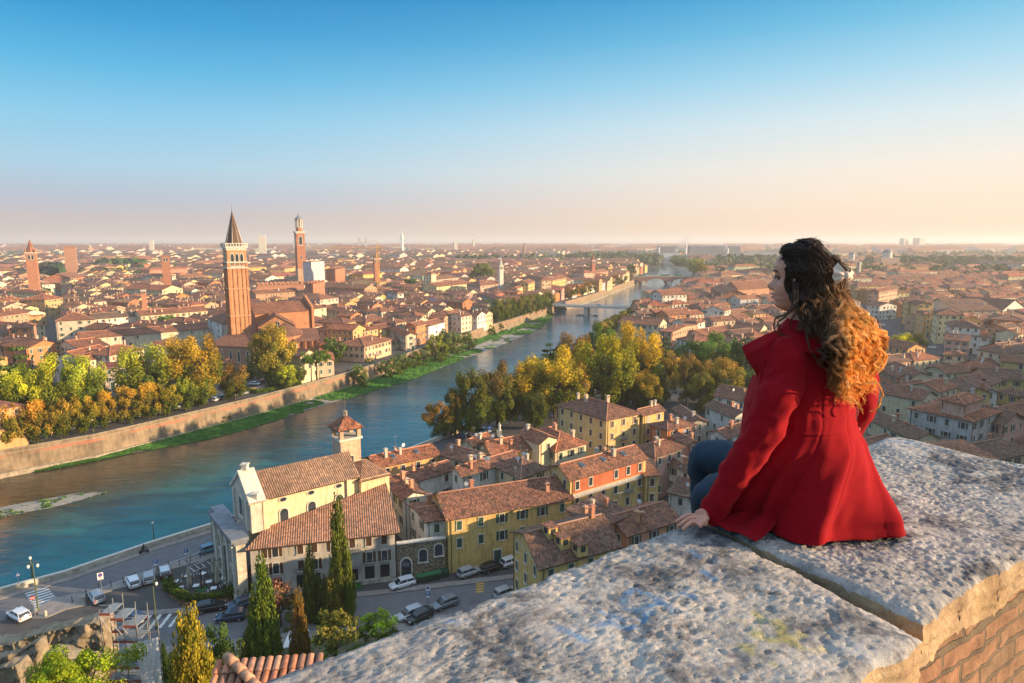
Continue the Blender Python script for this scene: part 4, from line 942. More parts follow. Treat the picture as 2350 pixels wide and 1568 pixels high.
cols = [3.6, 7.3, 9.4, 12.4, 15.2, 17.8, 20.2]
for r, z in enumerate((7.3, 4.6)):
    for i, s in enumerate([2.0]+cols):
        if s > flen-.6: continue
        if i == 5 and r == 1: continue
        q = A+fu*s; w_ = window(rc_, (q.x, q.y, z), fang, 2, .85, .95 if r == 0 else 1.1, BRN, 'open' if r == 1 and i > 5 else ('closed' if rnd.random() < .6 else 'open'), tuple(rc_.location))
        if r == 1 and i % 2 == 0 or (r == 1 and i > 5): place_mesh('balcony', UM['balm'], rc_, (q.x-A.x, q.y-A.y, z-1.1), (0, 0, fang), (.62, .6, .9))
for s in cols:
    if s < flen-.6:
        mb = MB(); q = A+fu*s; mb.box(0, .03, 0, 1.5, .08, 2.7); d_ = mb.build('door', M['dark']); d_.parent = rc_; d_.location = (q.x-A.x, q.y-A.y, .25); d_.rotation_euler = (0, 0, fang)
q = A+fu*15.2; place_mesh('balcony', UM['balm'], rc_, (q.x-A.x, q.y-A.y, 6.2), (0, 0, fang), (1.1, .9, .9)); place_mesh('balcony', UM['balm'], rc_, (q.x-A.x, q.y-A.y, 3.4), (0, 0, fang), (1.1, .9, .9))
for k in range(4):
    mb = MB(); mb.box(q.x+fn.x*(.3+.3*k), q.y+fn.y*(.3+.3*k), 0, 2.4, .35, .62-.15*k, rz=math.atan2(fu.y, fu.x)); mb.build('green_step', simple('green_carpet', (.02,.12,.03), .9) if k == 0 else bpy.data.materials['green_carpet'], rc_)
mb = MB(); mb.box((A.x+B.x)/2+fn.x*.05, (A.y+B.y)/2+fn.y*.05, 0, flen, .12, .9, rz=math.atan2(fu.y, fu.x)); mb.build('plinth', M['stone'], rc_)
# ruined stone arch wall
W0 = Vector((-18.7, 98.9)); W1 = Vector((-11.0, 101.2))
sw = empty('stone_wall', (W0.x, W0.y, 0), 'rubble stone wall with blind arches and a gated door between the grey house and the yellow house', 'stone wall')
t = NT('rubble_stone'); p = t.pos(); vo = t.n('ShaderNodeTexVoronoi'); vo.inputs['Scale'].default_value = 2.6; t.l(t.scaled(p, (1,1,1.7)), vo.inputs['Vector'])
t.base(t.mix(1.0, t.ramp(vo.outputs['Distance'], [(.0,(.42,.36,.27)),(.5,(.30,.25,.18)),(.75,(.12,.10,.075))]), t.ramp(t.noise(.8,5,.7,p), [(.3,(.6,.55,.5)),(.7,(1.15,1.1,1.05))]), 'MULTIPLY')).set(Roughness=.95); t.bump(vo.outputs['Distance'], 1.0, -.12); M['rubble'] = t.mat
wu = (W1-W0).normalized(); wn = Vector((wu.y, -wu.x)); mb = MB()
mb.prism([tuple(W0), tuple(W1), tuple(W1-wn*.8), tuple(W0-wn*.8)], 0, 6.1); mb.build('wall', M['rubble'], sw)
mb = MB(); mb.prism([tuple(W0+wn*.12), tuple(W1+wn*.12), tuple(W1-wn*.92), tuple(W0-wn*.92)], 6.1, 6.3); mb.build('coping', M['trim'], sw)
wa = math.atan2(wn.y, wn.x)-PI/2
for s, w2, z, sz in ((1.4, 1.25, .1, 1.35), (4.2, 1.0, 2.6, .85), (6.8, 1.0, 3.3, .8)):
    q = W0+wu*s; archwin(sw, (q.x, q.y, z), wa, w2, sz, part='arch')
# dormers on the roof with dormers (near bottom centre)
dh = [o for o in bpy.data.objects if o.get('label', '').startswith('yellow house whose tiled roof')][0]
_P = quad_fp((1240,1300),(1420,1250),(1178,1194),11); _a = _P[1]-_P[0]; _b = _P[3]-_P[0]; _lb = _b.length; _rise = .175*min(_a.length, _lb)*1.15; _al = _a.length
def roof_hit(dx, dy):
    best = None
    for k in range(10, 70):
        z = 10.5+k*.07; p = Vector(G(dx, dy, z))-_P[0]; t_ = p.dot(_b.normalized())/_lb; hr = 11+_rise*(1-abs(t_-.5)*2)
        if best is None or abs(hr-z) < best[0]: best = (abs(hr-z), z, p+_P[0])
    return best[2], best[1]
_ar = math.atan2(_a.y, _a.x)
for (dx, dy) in ((1262, 1222), (1290, 1246), (1330, 1262)):
    q, z = roof_hit(dx, dy); x0, y0 = q.x-dh.location.x, q.y-dh.location.y
    mb = MB(); mb.box(0, 0, -.6, 1.5, 1.8, 1.7); dw = mb.build('dormer', M['wall'], color=YEL); dw.parent = dh; dw.location = (x0, y0, z); dw.rotation_euler = (0, 0, _ar)
    mb = MB(); mb.box(0, 0, 1.1, 1.9, 2.2, .14); dr = mb.build('dormer_roof', M['roof'], color=R2_); dr.parent = dw
    mb = MB(); mb.box(0, -.92, .1, .8, .05, .8); mb.box(-.77, 0, .1, .05, .9, .8); dp = mb.build('pane', M['glass']); dp.parent = dw
# red upper storey and pale string band on the two coloured house
for o_ in [o for o in bpy.data.objects if o.get('label', '').startswith('house with red upper storey')]:
    _P = quad_fp((1309,1099),(1482,1050),(1262,1048),13); a_, b_ = (_P[0], _P[1]) if visible_edge(_P[0], _P[1])[0] and (_P[1]-_P[0]).x > 3 else (_P[3], _P[0]); n_2 = visible_edge(a_, b_)[1]; u2 = (b_-a_).normalized(); a2 = a_+u2*.7-Vector(o_.location.xy); b2 = b_-u2*.7-Vector(o_.location.xy)
    mb = MB(); mb.quad_uv((*(a2+n_2*.025), 10.0), (*(b2+n_2*.025), 10.0), (*(b2+n_2*.025), 12.6), (*(a2+n_2*.025), 12.6)); q = mb.build('red_storey', M['wall'], color=(.46,.13,.06)); q.parent = o_
    mb = MB(); c2 = (a2+b2)/2; mb.box(c2.x+n_2.x*.1, c2.y+n_2.y*.1, 9.1, (b2-a2).length+1.2, .3, .8, rz=math.atan2(u2.y, u2.x)); q = mb.build('balcony_band', M['trim']); q.parent = o_
# ---- brick basilica across the river with its striped campanile
BR = (.50, .235, .125); BR2 = (.44, .19, .10)
ba = empty('church', (*G(712,711,20), 0), 'huge brick church with apse, gabled transept and tall buttressed walls beside the striped bell tower', 'church')
block(ba, quad_fp((585,720),(712,711),15,20), 0, 20, 'gable', 0, 4.5, BR, R2_, True, names=('nave_wall','nave_roof'))
block(ba, quad_fp((592,751),(677,747),17,15.5), 0, 15.5, 'gable', 1, 5.0, BR, R2_, True, names=('transept_wall','transept_roof'))
block(ba, quad_fp((676,783),(733,780),16,11), 0, 11, 'shed', 0, 3.5, BR, R2_, True, names=('aisle_wall','aisle_roof'))
block(ba, quad_fp((478,792),(580,796),14,9.5), 0, 9.5, 'shed', 0, 3.0, (.44,.25,.17), R2_, True, names=('chapel_wall','chapel_roof'))
_P = quad_fp((478,792),(580,796),14,9.5); _e = next((a_, b_) for a_, b_ in zip(_P, _P[1:]+_P[:1]) if visible_edge(a_, b_)[0] and (b_-a_).length > 14)
for _f in (.12, .3, .5, .68, .88):
    q = _e[0]+(_e[1]-_e[0])*_f; nn = visible_edge(*_e)[1]; archwin(ba, (q.x+nn.x*.03, q.y+nn.y*.03, 2.6), math.atan2(nn.y, nn.x)-PI/2, .8, 1.9)
block(ba, quad_fp((507,834),(540,832),5,6.5), 0, 6.5, 'hip', 0, 1.6, (.52,.28,.18), R3_, True, names=('apse_chapel_wall','apse_chapel_roof'))
ax, ay = G(648, 768, 13); mb = MB(); pts = [(ax+8*math.cos(a), ay+7*math.sin(a)) for a in [PI+.15+i*(PI-.3)/6 for i in range(7)]]+[(ax+8, ay+8), (ax-8, ay+8)]
mb.prism(pts, 0, 13.0, cap=False); mb.build('apse_wall', M['brick'], ba, color=BR)
mb = MB()
for i in range(8):
    a, b = pts[i], pts[(i+1) % 9]; mb.poly_uv([(a[0]*1.04-ax*.04, a[1]*1.04-ay*.04, 12.8), (b[0]*1.04-ax*.04, b[1]*1.04-ay*.04, 12.8), (ax, ay+5, 18)], (b[0]-a[0], b[1]-a[1], 0))
mb.build('apse_roof', M['roof'], ba, color=R2_)
for i in range(1, 7):
    mb = MB(); p = pts[i-1]; q = ((p[0]-ax)*1.05+ax, (p[1]-ay)*1.05+ay); mb.box(q[0], q[1], 0, 1.1, 1.1, 11.6); mb.build('buttress', M['brick'], ba, color=BR)
for i in range(1, 6):
    p, q = pts[i-1], pts[i]; m_ = Vector(((p[0]+q[0])/2, (p[1]+q[1])/2)); nn = Vector((q[1]-p[1], -(q[0]-p[0]))).normalized(); archwin(ba, (m_.x+nn.x*.02, m_.y+nn.y*.02, 2.5), math.atan2(nn.y, nn.x)-PI/2, .8, 2.6)
for fr in (.12, .4, .68, .95):
    P = quad_fp((676,783),(733,780),16,11); q = P[0]+(P[1]-P[0])*fr; mb = MB(); mb.box(q.x, q.y-.4, 0, 1.2, 1.3, 10.6); mb.build('buttress', M['brick'], ba, color=BR2)
P = quad_fp((592,751),(677,747),17,15.5); q = (P[0]+P[1])/2; ta = math.atan2(-(P[1]-P[0]).x, (P[1]-P[0]).y)-PI/2
for d_ in (-.9, .9): archwin(ba, (q.x+d_, q.y-.05, 15.3), ta, .75, .95)
# right end gable parapet of the nave
P = quad_fp((585,720),(712,711),15,20); a_ = (P[1]-P[0]).normalized(); b_ = (P[3]-P[0]).normalized(); mb = MB()
extr(mb, [(-1.2, 0), (16.2, 0), (16.2, 21.5), (7.5, 27), (-1.2, 21.5)], P[1]+a_*.2, b_, a_, 1.2); mb.build('gable_parapet', M['brick'], ba, color=BR)
def square_tower(e, cx, cy, w, z0, z1, rz, col, name='shaft', brick=True):
    mb = MB(); mb.box(0, 0, 0, w, w, z1-z0); o = mb.build(name, M['brick'] if brick else M['wall']); o.color = (*col, 1); o.parent = e; o.location = (cx-e.location.x, cy-e.location.y, z0); o.rotation_euler = (0, 0, rz); return o
TX, TY = AY(546, 700, 300).x, 300.0
tw = empty('bell_tower', (TX, TY, 0), 'tallest brick bell tower with white corner stripes, triple arched belfry and a dark cone spire', 'bell tower')
rz = math.radians(35); zb = ZAT(546, 568, 300); zs = zb+1.2; zt = ZAT(533, 485, 300); Wt = 8.3
square_tower(tw, TX, TY, Wt, 0, zb-1.2, rz, (.60,.31,.165))
for fi in range(4):
    aa = rz+fi*PI/2; nx, ny = math.sin(aa), -math.cos(aa); tx_, ty_ = math.cos(aa), math.sin(aa)
    for k in (-1.5, -.5, .5, 1.5):
        mb = MB(); cx, cy = TX+nx*Wt/2+tx_*k*Wt/4*.98, TY+ny*Wt/2+ty_*k*Wt/4*.98
        for (za, zc_) in ((4, 20), (21.2, 33.5), (34.7, 44.0)):
            pass
    for k in range(5):
        cx, cy = TX+nx*(Wt/2+.12)+tx_*(k-2)*Wt/4*.96, TY+ny*(Wt/2+.12)+ty_*(k-2)*Wt/4*.96
        mb = MB(); mb.box(cx, cy, 3, .9 if k in (0, 4) else .45, .3, 42.5, rz=aa); mb.build('pilaster', M['brick'], tw, color=(.56,.25,.125))
    for zc_ in (20.5, 33.0, 45.0, 56.0 if zb > 60 else zb-9.4):
        if zc_ > zb-3: continue
        mb = MB(); cx, cy = TX+nx*(Wt/2+.2), TY+ny*(Wt/2+.2); mb.box(cx, cy, zc_, Wt+.6, .5, .55, rz=aa); mb.build('string_course', M['trim'] if zc_ > 40 else M['brick'], tw, color=(.62,.36,.22))
    for k in (-1, 0, 1):
        cx, cy = TX+nx*(Wt/2+.02)+tx_*k*2.0, TY+ny*(Wt/2+.02)+ty_*k*2.0; archwin(tw, (cx, cy, zb-8.2), math.atan2(ny, nx)-PI/2, 1.0, 2.1, part='belfry_opening')
mb = MB(); mb.box(0, 0, 0, Wt+1.2, Wt+1.2, .7); mb.box(0, 0, -1.0, Wt+.4, Wt+.4, 1.0)
for k in range(-4, 5):
    for s in (-1, 1): mb.box(k*1.2, s*(Wt/2+.4), .7, .35, .35, 1.2); mb.box(s*(Wt/2+.4), k*1.2, .7, .35, .35, 1.2)
for s in (-1, 1): mb.box(0, s*(Wt/2+.4), 1.9, Wt+1.2, .45, .3); mb.box(s*(Wt/2+.4), 0, 1.9, .45, Wt+1.2, .3)
o = mb.build('balustrade', M['trim']); o.parent = tw; o.location = (0, 0, zb-.2); o.rotation_euler = (0, 0, rz)
mb = MB(); 
ring0 = [(TX+3.9*math.cos(a*PI/4+rz+.39), TY+3.9*math.sin(a*PI/4+rz+.39), zs) for a in range(8)]; mb.rings([ring0, [(TX+.12*math.cos(a), TY+.12*math.sin(a), zt) for a in [q*PI/4+rz+.39 for q in range(8)]]]); mb.build('spire', M['brick'], tw, color=(.12,.075,.05))
for a in range(8):
    mb = MB(); mb.tube([ring0[a], (TX, TY, zt)], [.13, .06], 4); mb.build('spire_rib', M['trim'], tw)
mb = MB(); mb.tube([(TX, TY, zt-.2), (TX, TY, zt+3.2)], .1, 5); mb.lathe(TX, TY, [(.05,zt),(.4,zt+.4),(.05,zt+.8)], 8); mb.build('finial', M['metal'], tw)
FOOT.append([Vector((TX-7, TY-7)), Vector((TX+7, TY-7)), Vector((TX+7, TY+7)), Vector((TX-7, TY+7))])
def tower(label, dx, dtop, dbody, wd, Y, col, top='cone', z0=0, rz=.5, openings=True, brick=True):
    p = AY(dx, dbody, Y); zt = ZAT(dx, dtop, Y); w = wd*.4357*Y/FPX/1.15
    e = empty('tower', (p.x, Y, 0), label, 'tower'); FOOT.append([Vector((p.x-w, Y-w)), Vector((p.x+w, Y-w)), Vector((p.x+w, Y+w)), Vector((p.x-w, Y+w))])
    square_tower(e, p.x, Y, w, z0, p.z, rz, col, brick=brick)
    mb = MB(); mb.box(p.x, Y, p.z-.5, w*1.12, w*1.12, .8, rz=rz); mb.build('cornice', M['trim'] if top != 'battlement' else M['brick'], e, color=col)
    if openings:
        for fi in range(4):
            aa = rz+fi*PI/2; nx, ny = math.sin(aa), -math.cos(aa)
            if ny > .3: continue
            for k in (-1, 1): archwin(e, (p.x+nx*(w/2+.02)+math.cos(aa)*k*w*.17, Y+ny*(w/2+.02)+math.sin(aa)*k*w*.17, p.z-w*.75), math.atan2(ny, nx)-PI/2, w*.16, w*.2, part='belfry_opening')
    if top == 'battlement':
        mb = MB()
        for k in range(-2, 3):
            for s in (-1, 1): mb.box(k*w/4.4, s*w*.5, 0, w/8, w/10, w*.16); mb.box(s*w*.5, k*w/4.4, 0, w/10, w/8, w*.16)
        o = mb.build('battlement', M['brick'], e); o.location = (0, 0, p.z+.3); o.rotation_euler = (0, 0, rz); o.color = (*col, 1)
    else:
        n = 4 if top in ('hip', 'pyramid') else 8; r = w*.75 if n == 4 else w*.5; mb = MB(); mb.rings([[(p.x+r*math.cos(a*2*PI/n+rz+PI/n*(n == 4)), Y+r*math.sin(a*2*PI/n+rz+PI/n*(n == 4)), p.z+.3) for a in range(n)], [(p.x+.05*math.cos(a*2*PI/n), Y+.05*math.sin(a*2*PI/n), zt) for a in range(n)]])
        mb.build('spire' if top == 'cone' else 'roof', M['roof'] if top == 'hip' else M['brick'], e, color=(.30,.14,.09) if top != 'white' else (.6,.57,.5))
        if top == 'cone':
            for k in range(4): a = rz+PI/4+k*PI/2; mb = MB(); q = (p.x+w*.62*math.cos(a), Y+w*.62*math.sin(a)); mb.box(q[0], q[1], p.z+.3, w*.13, w*.13, w*.22); mb.lathe(q[0], q[1], [(w*.1, p.z+.3+w*.22), (.02, p.z+.3+w*.42)], 6); mb.build('pinnacle', M['brick'], e, color=col)
    return e
tower('slender brick bell tower with cone spire, leftmost tower of the skyline', 71, 549, 580, 23, 560, (.46,.22,.13))
tower('square crenellated brick keep beside the dark grove on the left skyline', 160, 561, 566, 25, 900, (.44,.24,.16), 'battlement', openings=False)
tower('battlemented brick tower standing alone over the roofs left of the striped campanile', 379, 583, 587, 19, 620, (.42,.19,.12), 'battlement')
tower('little brick belfry with tiled cap in the roofs left of the striped campanile', 329, 662, 666, 12, 400, (.55,.26,.17), 'hip')
tower('pointed brick bell tower beside the yellow construction crane', 862, 583, 594, 11, 640, (.42,.19,.13))
tower('brick bell tower with steep red spire above the riverside trees', 1360, 580, 598, 11, 800, (.42,.18,.12))
tower('small white bell tower with pointed cap right of the round green tree', 1149, 588, 610, 11, 640, (.66,.62,.54), 'white', brick=False)
tower('thin dark church spire on the horizon left of the river', 1203, 556, 566, 6, 1700, (.30,.20,.16))
tower('grey stone campanile beyond the hair, right of the head', 1972, 600, 602, 8, 900, (.40,.37,.33), 'hip', openings=False, brick=False)
# city bell tower with octagonal lantern
LY = 690.0; p = AY(687, 540, LY); lw = 8.6; lt = empty('bell_tower', (p.x, LY, 0), 'banded city bell tower with white octagonal lantern, next to the white sheeted block', 'bell tower')
zg = ZAT(686, 533, LY); z1 = ZAT(686, 503, LY); z2 = ZAT(686, 492, LY); rz = .55
for k, (za, zc_, cc) in enumerate(((0, zg-38, (.55,.38,.25)), (zg-38, zg, (.44,.20,.12)))): square_tower(lt, p.x, LY, lw*(1.02 if k == 0 else 1), za, zc_, rz, cc)
mb = MB(); mb.box(p.x, LY, zg, lw*1.25, lw*1.25, .8, rz=rz); mb.box(p.x, LY, zg-1.2, lw*1.12, lw*1.12, 1.2, rz=rz); mb.build('gallery', M['trim'], lt)
mb = MB(); mb.lathe(p.x, LY, [(3.6, zg), (3.6, zg+5)], 8); mb.build('lantern_base', M['brick'], lt, color=(.44,.22,.14))
mb = MB(); mb.lathe(p.x, LY, [(3.9, zg+5), (3.9, zg+5.6), (2.6, zg+5.6), (2.6, z1-1), (3.9, z1-1), (4.0, z1)], 8); mb.build('lantern', M['trim'], lt)
for k in range(8): a = k*PI/4; mb = MB(); mb.tube([(p.x+3.4*math.cos(a), LY+3.4*math.sin(a), zg+5.6), (p.x+3.4*math.cos(a), LY+3.4*math.sin(a), z1-1)], .5, 6); mb.build('column', M['trim'], lt)
mb = MB(); mb.lathe(p.x, LY, [(4.9, z1-.2), (3.2, z1+1.4), (1.2, z1+3), (.2, z2+1), (.1, z2+5)], 8); mb.build('roof', M['lead'], lt)
for fi in range(4):
    aa = rz+fi*PI/2; nx, ny = math.sin(aa), -math.cos(aa)
    if ny > .3: continue
    archwin(lt, (p.x+nx*(lw/2+.02), LY+ny*(lw/2+.02), zg-13), math.atan2(ny, nx)-PI/2, 2.4, 3.4, part='belfry_opening'); archwin(lt, (p.x+nx*(lw/2+.02), LY+ny*(lw/2+.02), zg-28), math.atan2(ny, nx)-PI/2, .9, 1.2)
# crenellated palace and sheeted block
def cren(e, P, z, col, sp=2.6, hh=1.6):
    mb = MB()
    for i in range(4):
        a, b = P[i], P[(i+1) % 4]; n = max(2, int((b-a).length/sp)); rz_ = math.atan2((b-a).y, (b-a).x)
        for k in range(n): q = a+(b-a)*((k+.5)/n); mb.box(q.x, q.y, z, sp*.55, .7, hh, rz=rz_)
    mb.build('battlement', M['brick'], e, color=col)
P = quad_fp((718,652),(745,647),(700,645),20); e, w_, rf = house_at(P, 20, 'flat', 0, wc=(.46,.20,.12), brick=True, nch=0, detail=1, name='palace', cat='palace', label='dark red battlemented brick palace below the white sheeted block'); cren(e, P, 20, (.44,.2,.12))
P = quad_fp((700,652),(745,648),22,14); 
P = quad_fp((748,638),(792,636),18,26); e, w_, rf = house_at(quad_fp((769,618),(791,614),(748,612),24), 24, 'hip', 0, wc=(.46,.20,.12), brick=True, nch=0, detail=1, name='palace', cat='palace', label='square brick block with brown hipped roof right of the white sheeted block')
P = quad_fp((714,601),(744,599),9,34); e, w_, rf = house_at(P, 34, 'flat', 0, wc=(.50,.50,.53), nch=0, skip=(0,1,2,3), name='scaffold_block', cat='scaffolded building', label='tall building block fully wrapped in white scaffold sheeting right of the banded city tower')
P = quad_fp((590,655),(697,652),10,15); e, w_, rf = house_at(P, 15, 'flat', 0, wc=(.48,.24,.16), brick=True, nch=0, skip=(0,1,2,3), name='palace', cat='palace', label='long low battlemented brick wing left of the dark red palace'); cren(e, P, 15, (.48,.25,.16), 3.4, 2.4)
P = quad_fp((587,674),(685,668),12,14); house_at(P, 14, 'gable', 0, wc=(.46,.30,.2), brick=True, nch=1, cw=6, detail=1, label='long brown brick hall with round windows behind the great brick church', name='hall', cat='hall')
H('cream villa with arched windows and long attic roof in the old town', (1002,658),(1079,650),16,14,'gable',0,wc=(.68,.56,.30),rc=R1_,nch=3,detail=1)
H('square cream lookout tower rising from the old town villa', (990,628),(1001,627),9,24,'hip',0,wc=(.72,.62,.40),rc=R1_,nch=0,detail=1,name='tower',cat='tower')
H('ochre palazzo with arched windows below the banded city tower', (618,617),(645,613),20,17,'hip',wc=OCH,rc=R1_,nch=1,detail=1)
H('big brown hall roof behind the slender leftmost tower', (98,640),(135,634),26,13,'gable',1,wc=BRK,rc=R1_,nch=0,detail=1,brick=True)
H('brick church hall with round window facing left, seen left of the face', (1694,664),(1766,659),(1661,664),15,'gable',0,wc=(.52,.28,.18),rc=R2_,nch=0,detail=1,brick=True,cw=12,rise=6,shut=None)
H('pale school building with orange roof on the right skyline', (2010,610),(2078,609),20,12,'gable',0,wc=(.62,.42,.30),rc=R1_,nch=0,detail=1)
H('long cream barracks roof at the far left edge', (0,622),(60,620),16,14,'gable',0,wc=CRM,rc=R1_,nch=0,detail=1)
# domes
for dx, dy, lab, w in ((1955, 578, 'small grey dome on a white drum right of the hair bow', 12), (2036, 574, 'larger grey dome of the cemetery church on the right skyline', 20)):
    p = AY(dx, dy+12, 1150); e = empty('domed_church', (p.x, 1150, 0), lab, 'church'); r = w*.4357*1150/FPX/2
    mb = MB(); mb.box(p.x, 1150, 0, r*4.2, r*3, max(8, p.z-4)); mb.build('wall', M['wall'], e, color=(.6,.42,.32))
    mb = MB(); mb.lathe(p.x, 1150, [(r, p.z-5), (r, p.z+5), (r*1.05, p.z+5.3)], 20); mb.build('drum', M['trim'], e)
    mb = MB(); mb.lathe(p.x, 1150, [(r*math.cos(a*PI/12), p.z+5.3+r*.7*math.sin(a*PI/12)) for a in range(6)]+[(.1, p.z+5.3+r*.7)], 20); mb.build('dome', M['lead'], e)
# telecom mast, high rises
p = AY(922, 528, 3000); e = empty('telecom_tower', (p.x, 3000, 0), 'slim white telecommunication tower on the skyline', 'telecom tower'); zt = p.z
mb = MB(); mb.lathe(p.x, 3000, [(7, 0), (5, zt*.55), (4.5, zt*.6), (9, zt*.62), (9, zt*.66), (5, zt*.67), (8, zt*.7), (8, zt*.74), (4, zt*.76), (6, zt*.8), (6, zt*.83), (1.5, zt*.85), (.8, zt*1.0)], 10); mb.build('shaft', M['white'], e)
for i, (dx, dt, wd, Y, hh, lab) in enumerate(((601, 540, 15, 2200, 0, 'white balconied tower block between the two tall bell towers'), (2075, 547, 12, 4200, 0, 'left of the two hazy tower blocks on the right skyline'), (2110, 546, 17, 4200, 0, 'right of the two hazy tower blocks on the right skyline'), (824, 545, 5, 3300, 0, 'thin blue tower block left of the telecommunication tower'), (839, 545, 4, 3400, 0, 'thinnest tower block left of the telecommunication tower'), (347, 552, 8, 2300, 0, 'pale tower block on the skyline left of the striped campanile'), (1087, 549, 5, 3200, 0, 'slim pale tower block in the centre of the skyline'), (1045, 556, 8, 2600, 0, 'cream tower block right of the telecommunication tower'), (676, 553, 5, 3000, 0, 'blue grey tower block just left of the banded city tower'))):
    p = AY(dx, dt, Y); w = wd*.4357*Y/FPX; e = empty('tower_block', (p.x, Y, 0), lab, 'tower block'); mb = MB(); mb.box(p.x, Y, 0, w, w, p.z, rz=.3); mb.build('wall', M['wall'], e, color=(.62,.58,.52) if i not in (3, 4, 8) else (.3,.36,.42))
    nb = 9; mb = MB()
    for k in range(nb): mb.box(p.x, Y, p.z*(.1+.095*k), w*1.06, w*1.06, p.z*.035, rz=.3)
    mb.build('balcony_bands', M['trim'], e)
# cranes
def crane(label, dx, dtop, Y, jib0, jib1, col, base=0):
    p = AY(dx, dtop, Y); e = empty('crane', (p.x, Y, 0), label, 'crane'); m_ = bpy.data.materials.get('crane_paint') or simple('crane_paint', (.62,.30,.05), .6)
    mb = MB(); z = base; w = 1.0; zt = p.z
    for sx_ in (-w, w):
        for sy_ in (-w, w): mb.tube([(p.x+sx_, Y+sy_, base), (p.x+sx_, Y+sy_, zt-6)], .16, 4)
    n = int((zt-base)/3)
    for k in range(n):
        s = 1 if k % 2 else -1
        for sy_ in (-w, w): mb.tube([(p.x-s*w, Y+sy_, base+k*3), (p.x+s*w, Y+sy_, base+k*3+3)], .1, 4)
    mb.build('mast', m_, e)
    mb = MB(); x0, x1 = p.x+(jib0-dx)*.4357*Y/FPX, p.x+(jib1-dx)*.4357*Y/FPX; zj = zt-7
    for dy_, dz in ((-.8, 0), (.8, 0), (0, 1.6)): mb.tube([(x0, Y+dy_, zj+dz), (x1, Y+dy_, zj+dz)], .16, 4)
    k = x0
    while k < x1: mb.tube([(k, Y-.8, zj), (k+1.5, Y, zj+1.6), (k+3, Y-.8, zj)], .09, 4); k += 3
    mb.tube([(x0+2, Y, zj+1.6), (p.x, Y, zt), (x1-2, Y, zj+1.6)], .1, 4); mb.build('jib', m_, e)
    mb = MB(); mb.box(x1-2, Y, zj-2, 2.5, 1.4, 2.4); mb.build('counterweight', M['stone'], e)
crane('tall yellow tower crane over the old town with its jib pointing left', 866, 552, 600, 760, 878, None)
crane('small orange crane far off on the right skyline', 2398*.96, 611, 1100, 2298, 2330, None)
crane('faint orange crane beside the larger dome', 2016, 579, 1050, 1990, 2022, None)
# ---- bridges
br = empty('bridge', (35, 537, 0), 'flat grey road bridge on one stone pier, nearest of the bridges', 'bridge'); a, b = Vector((30.5, 538.5)), Vector((104, 515)); d = (b-a).normalized(); n = Vector((-d.y, d.x))
for nm, w2, z0, z1, mt in (('deck', 6.2, 1.2, 2.4, 'stone'), ('roadway', 4.4, 2.4, 2.46, 'asphalt')):
    mb = MB(); mb.prism([tuple(a-n*w2), tuple(b-n*w2), tuple(b+n*w2), tuple(a+n*w2)], z0, z1); mb.build(nm, M[mt], br)
for s in (-6, 6):
    mb = MB(); mb.prism([tuple(a+n*(s-.15)), tuple(b+n*(s-.15)), tuple(b+n*(s+.15)), tuple(a+n*(s+.15))], 3.2, 3.4)
    for k in range(40): q = a+(b-a)*(k/39)+n*s; mb.box(q.x, q.y, 2.4, .2, .2, .8)
    mb.build('railing', M['white'], br)
q = a+(b-a)*.42; mb = MB(); mb.box(q.x, q.y, -6.5, 3.4, 11, 7.8, rz=math.atan2(d.y, d.x), top=.9); mb.build('pier', M['stone'], br)
mb = MB()
for k in range(60):
    a_ = rnd.uniform(0, 2*PI); r_ = rnd.uniform(.6, 1); s = rnd.uniform(.6, 1.4); mb.box(q.x+9*r_*math.cos(a_), q.y+9*r_*math.sin(a_), -6.6, s, s, rnd.uniform(.5, 1.2), rz=rnd.random()*3)
o = mb.build('pier_rocks', M['gravel'], br)
b2 = empty('bridge', (160, 905, 0), 'reddish three arched bridge carrying green buses, second of the bridges', 'bridge'); mb = MB(); x0, x1 = 150.0, 252.0; yb = 905.0; prof = [(x0, 5.2)]; prof2 = []
spans = [(152, 180), (186, 216), (222, 250)]
lowp = [(x0, -6.3)]
for s0, s1 in spans: lowp += [(s0, -6.3)]+[(s0+(s1-s0)*(k/10), -3.5+5.8*math.sin(PI*k/10)**.6) for k in range(1, 10)]+[(s1, -6.3)]
lowp += [(x1, -6.3), (x1, 5.2), (x0, 5.2)]
extr(mb, lowp, Vector((0, yb)), Vector((1, 0)), Vector((0, 1)), 11); mb.build('arches', M['brick'], b2, color=(.40,.22,.17))
for yy in (yb-.2, yb+10.6):
    mb = MB(); mb.box((x0+x1)/2, yy, 5.2, x1-x0, .4, 1.2); mb.build('parapet', M['stone'], b2)
for xx in (183, 219): mb = MB(); mb.box(xx, yb+5, -6.4, 5.5, 17, 5, top=.85); mb.build('cutwater', M['stone'], b2)
b3 = empty('bridge', (282, 1495, 0), 'long pale bridge farthest up the river on two piers', 'bridge'); mb = MB(); mb.prism([(215, 1530), (400, 1450), (405, 1462), (220, 1542)], 4.5, 6.5); mb.build('deck', M['stone'], b3)
for xx, yy in ((290, 1503), (345, 1479)): mb = MB(); mb.box(xx, yy, -6.5, 7, 14, 11); mb.build('pier', M['stone'], b3)
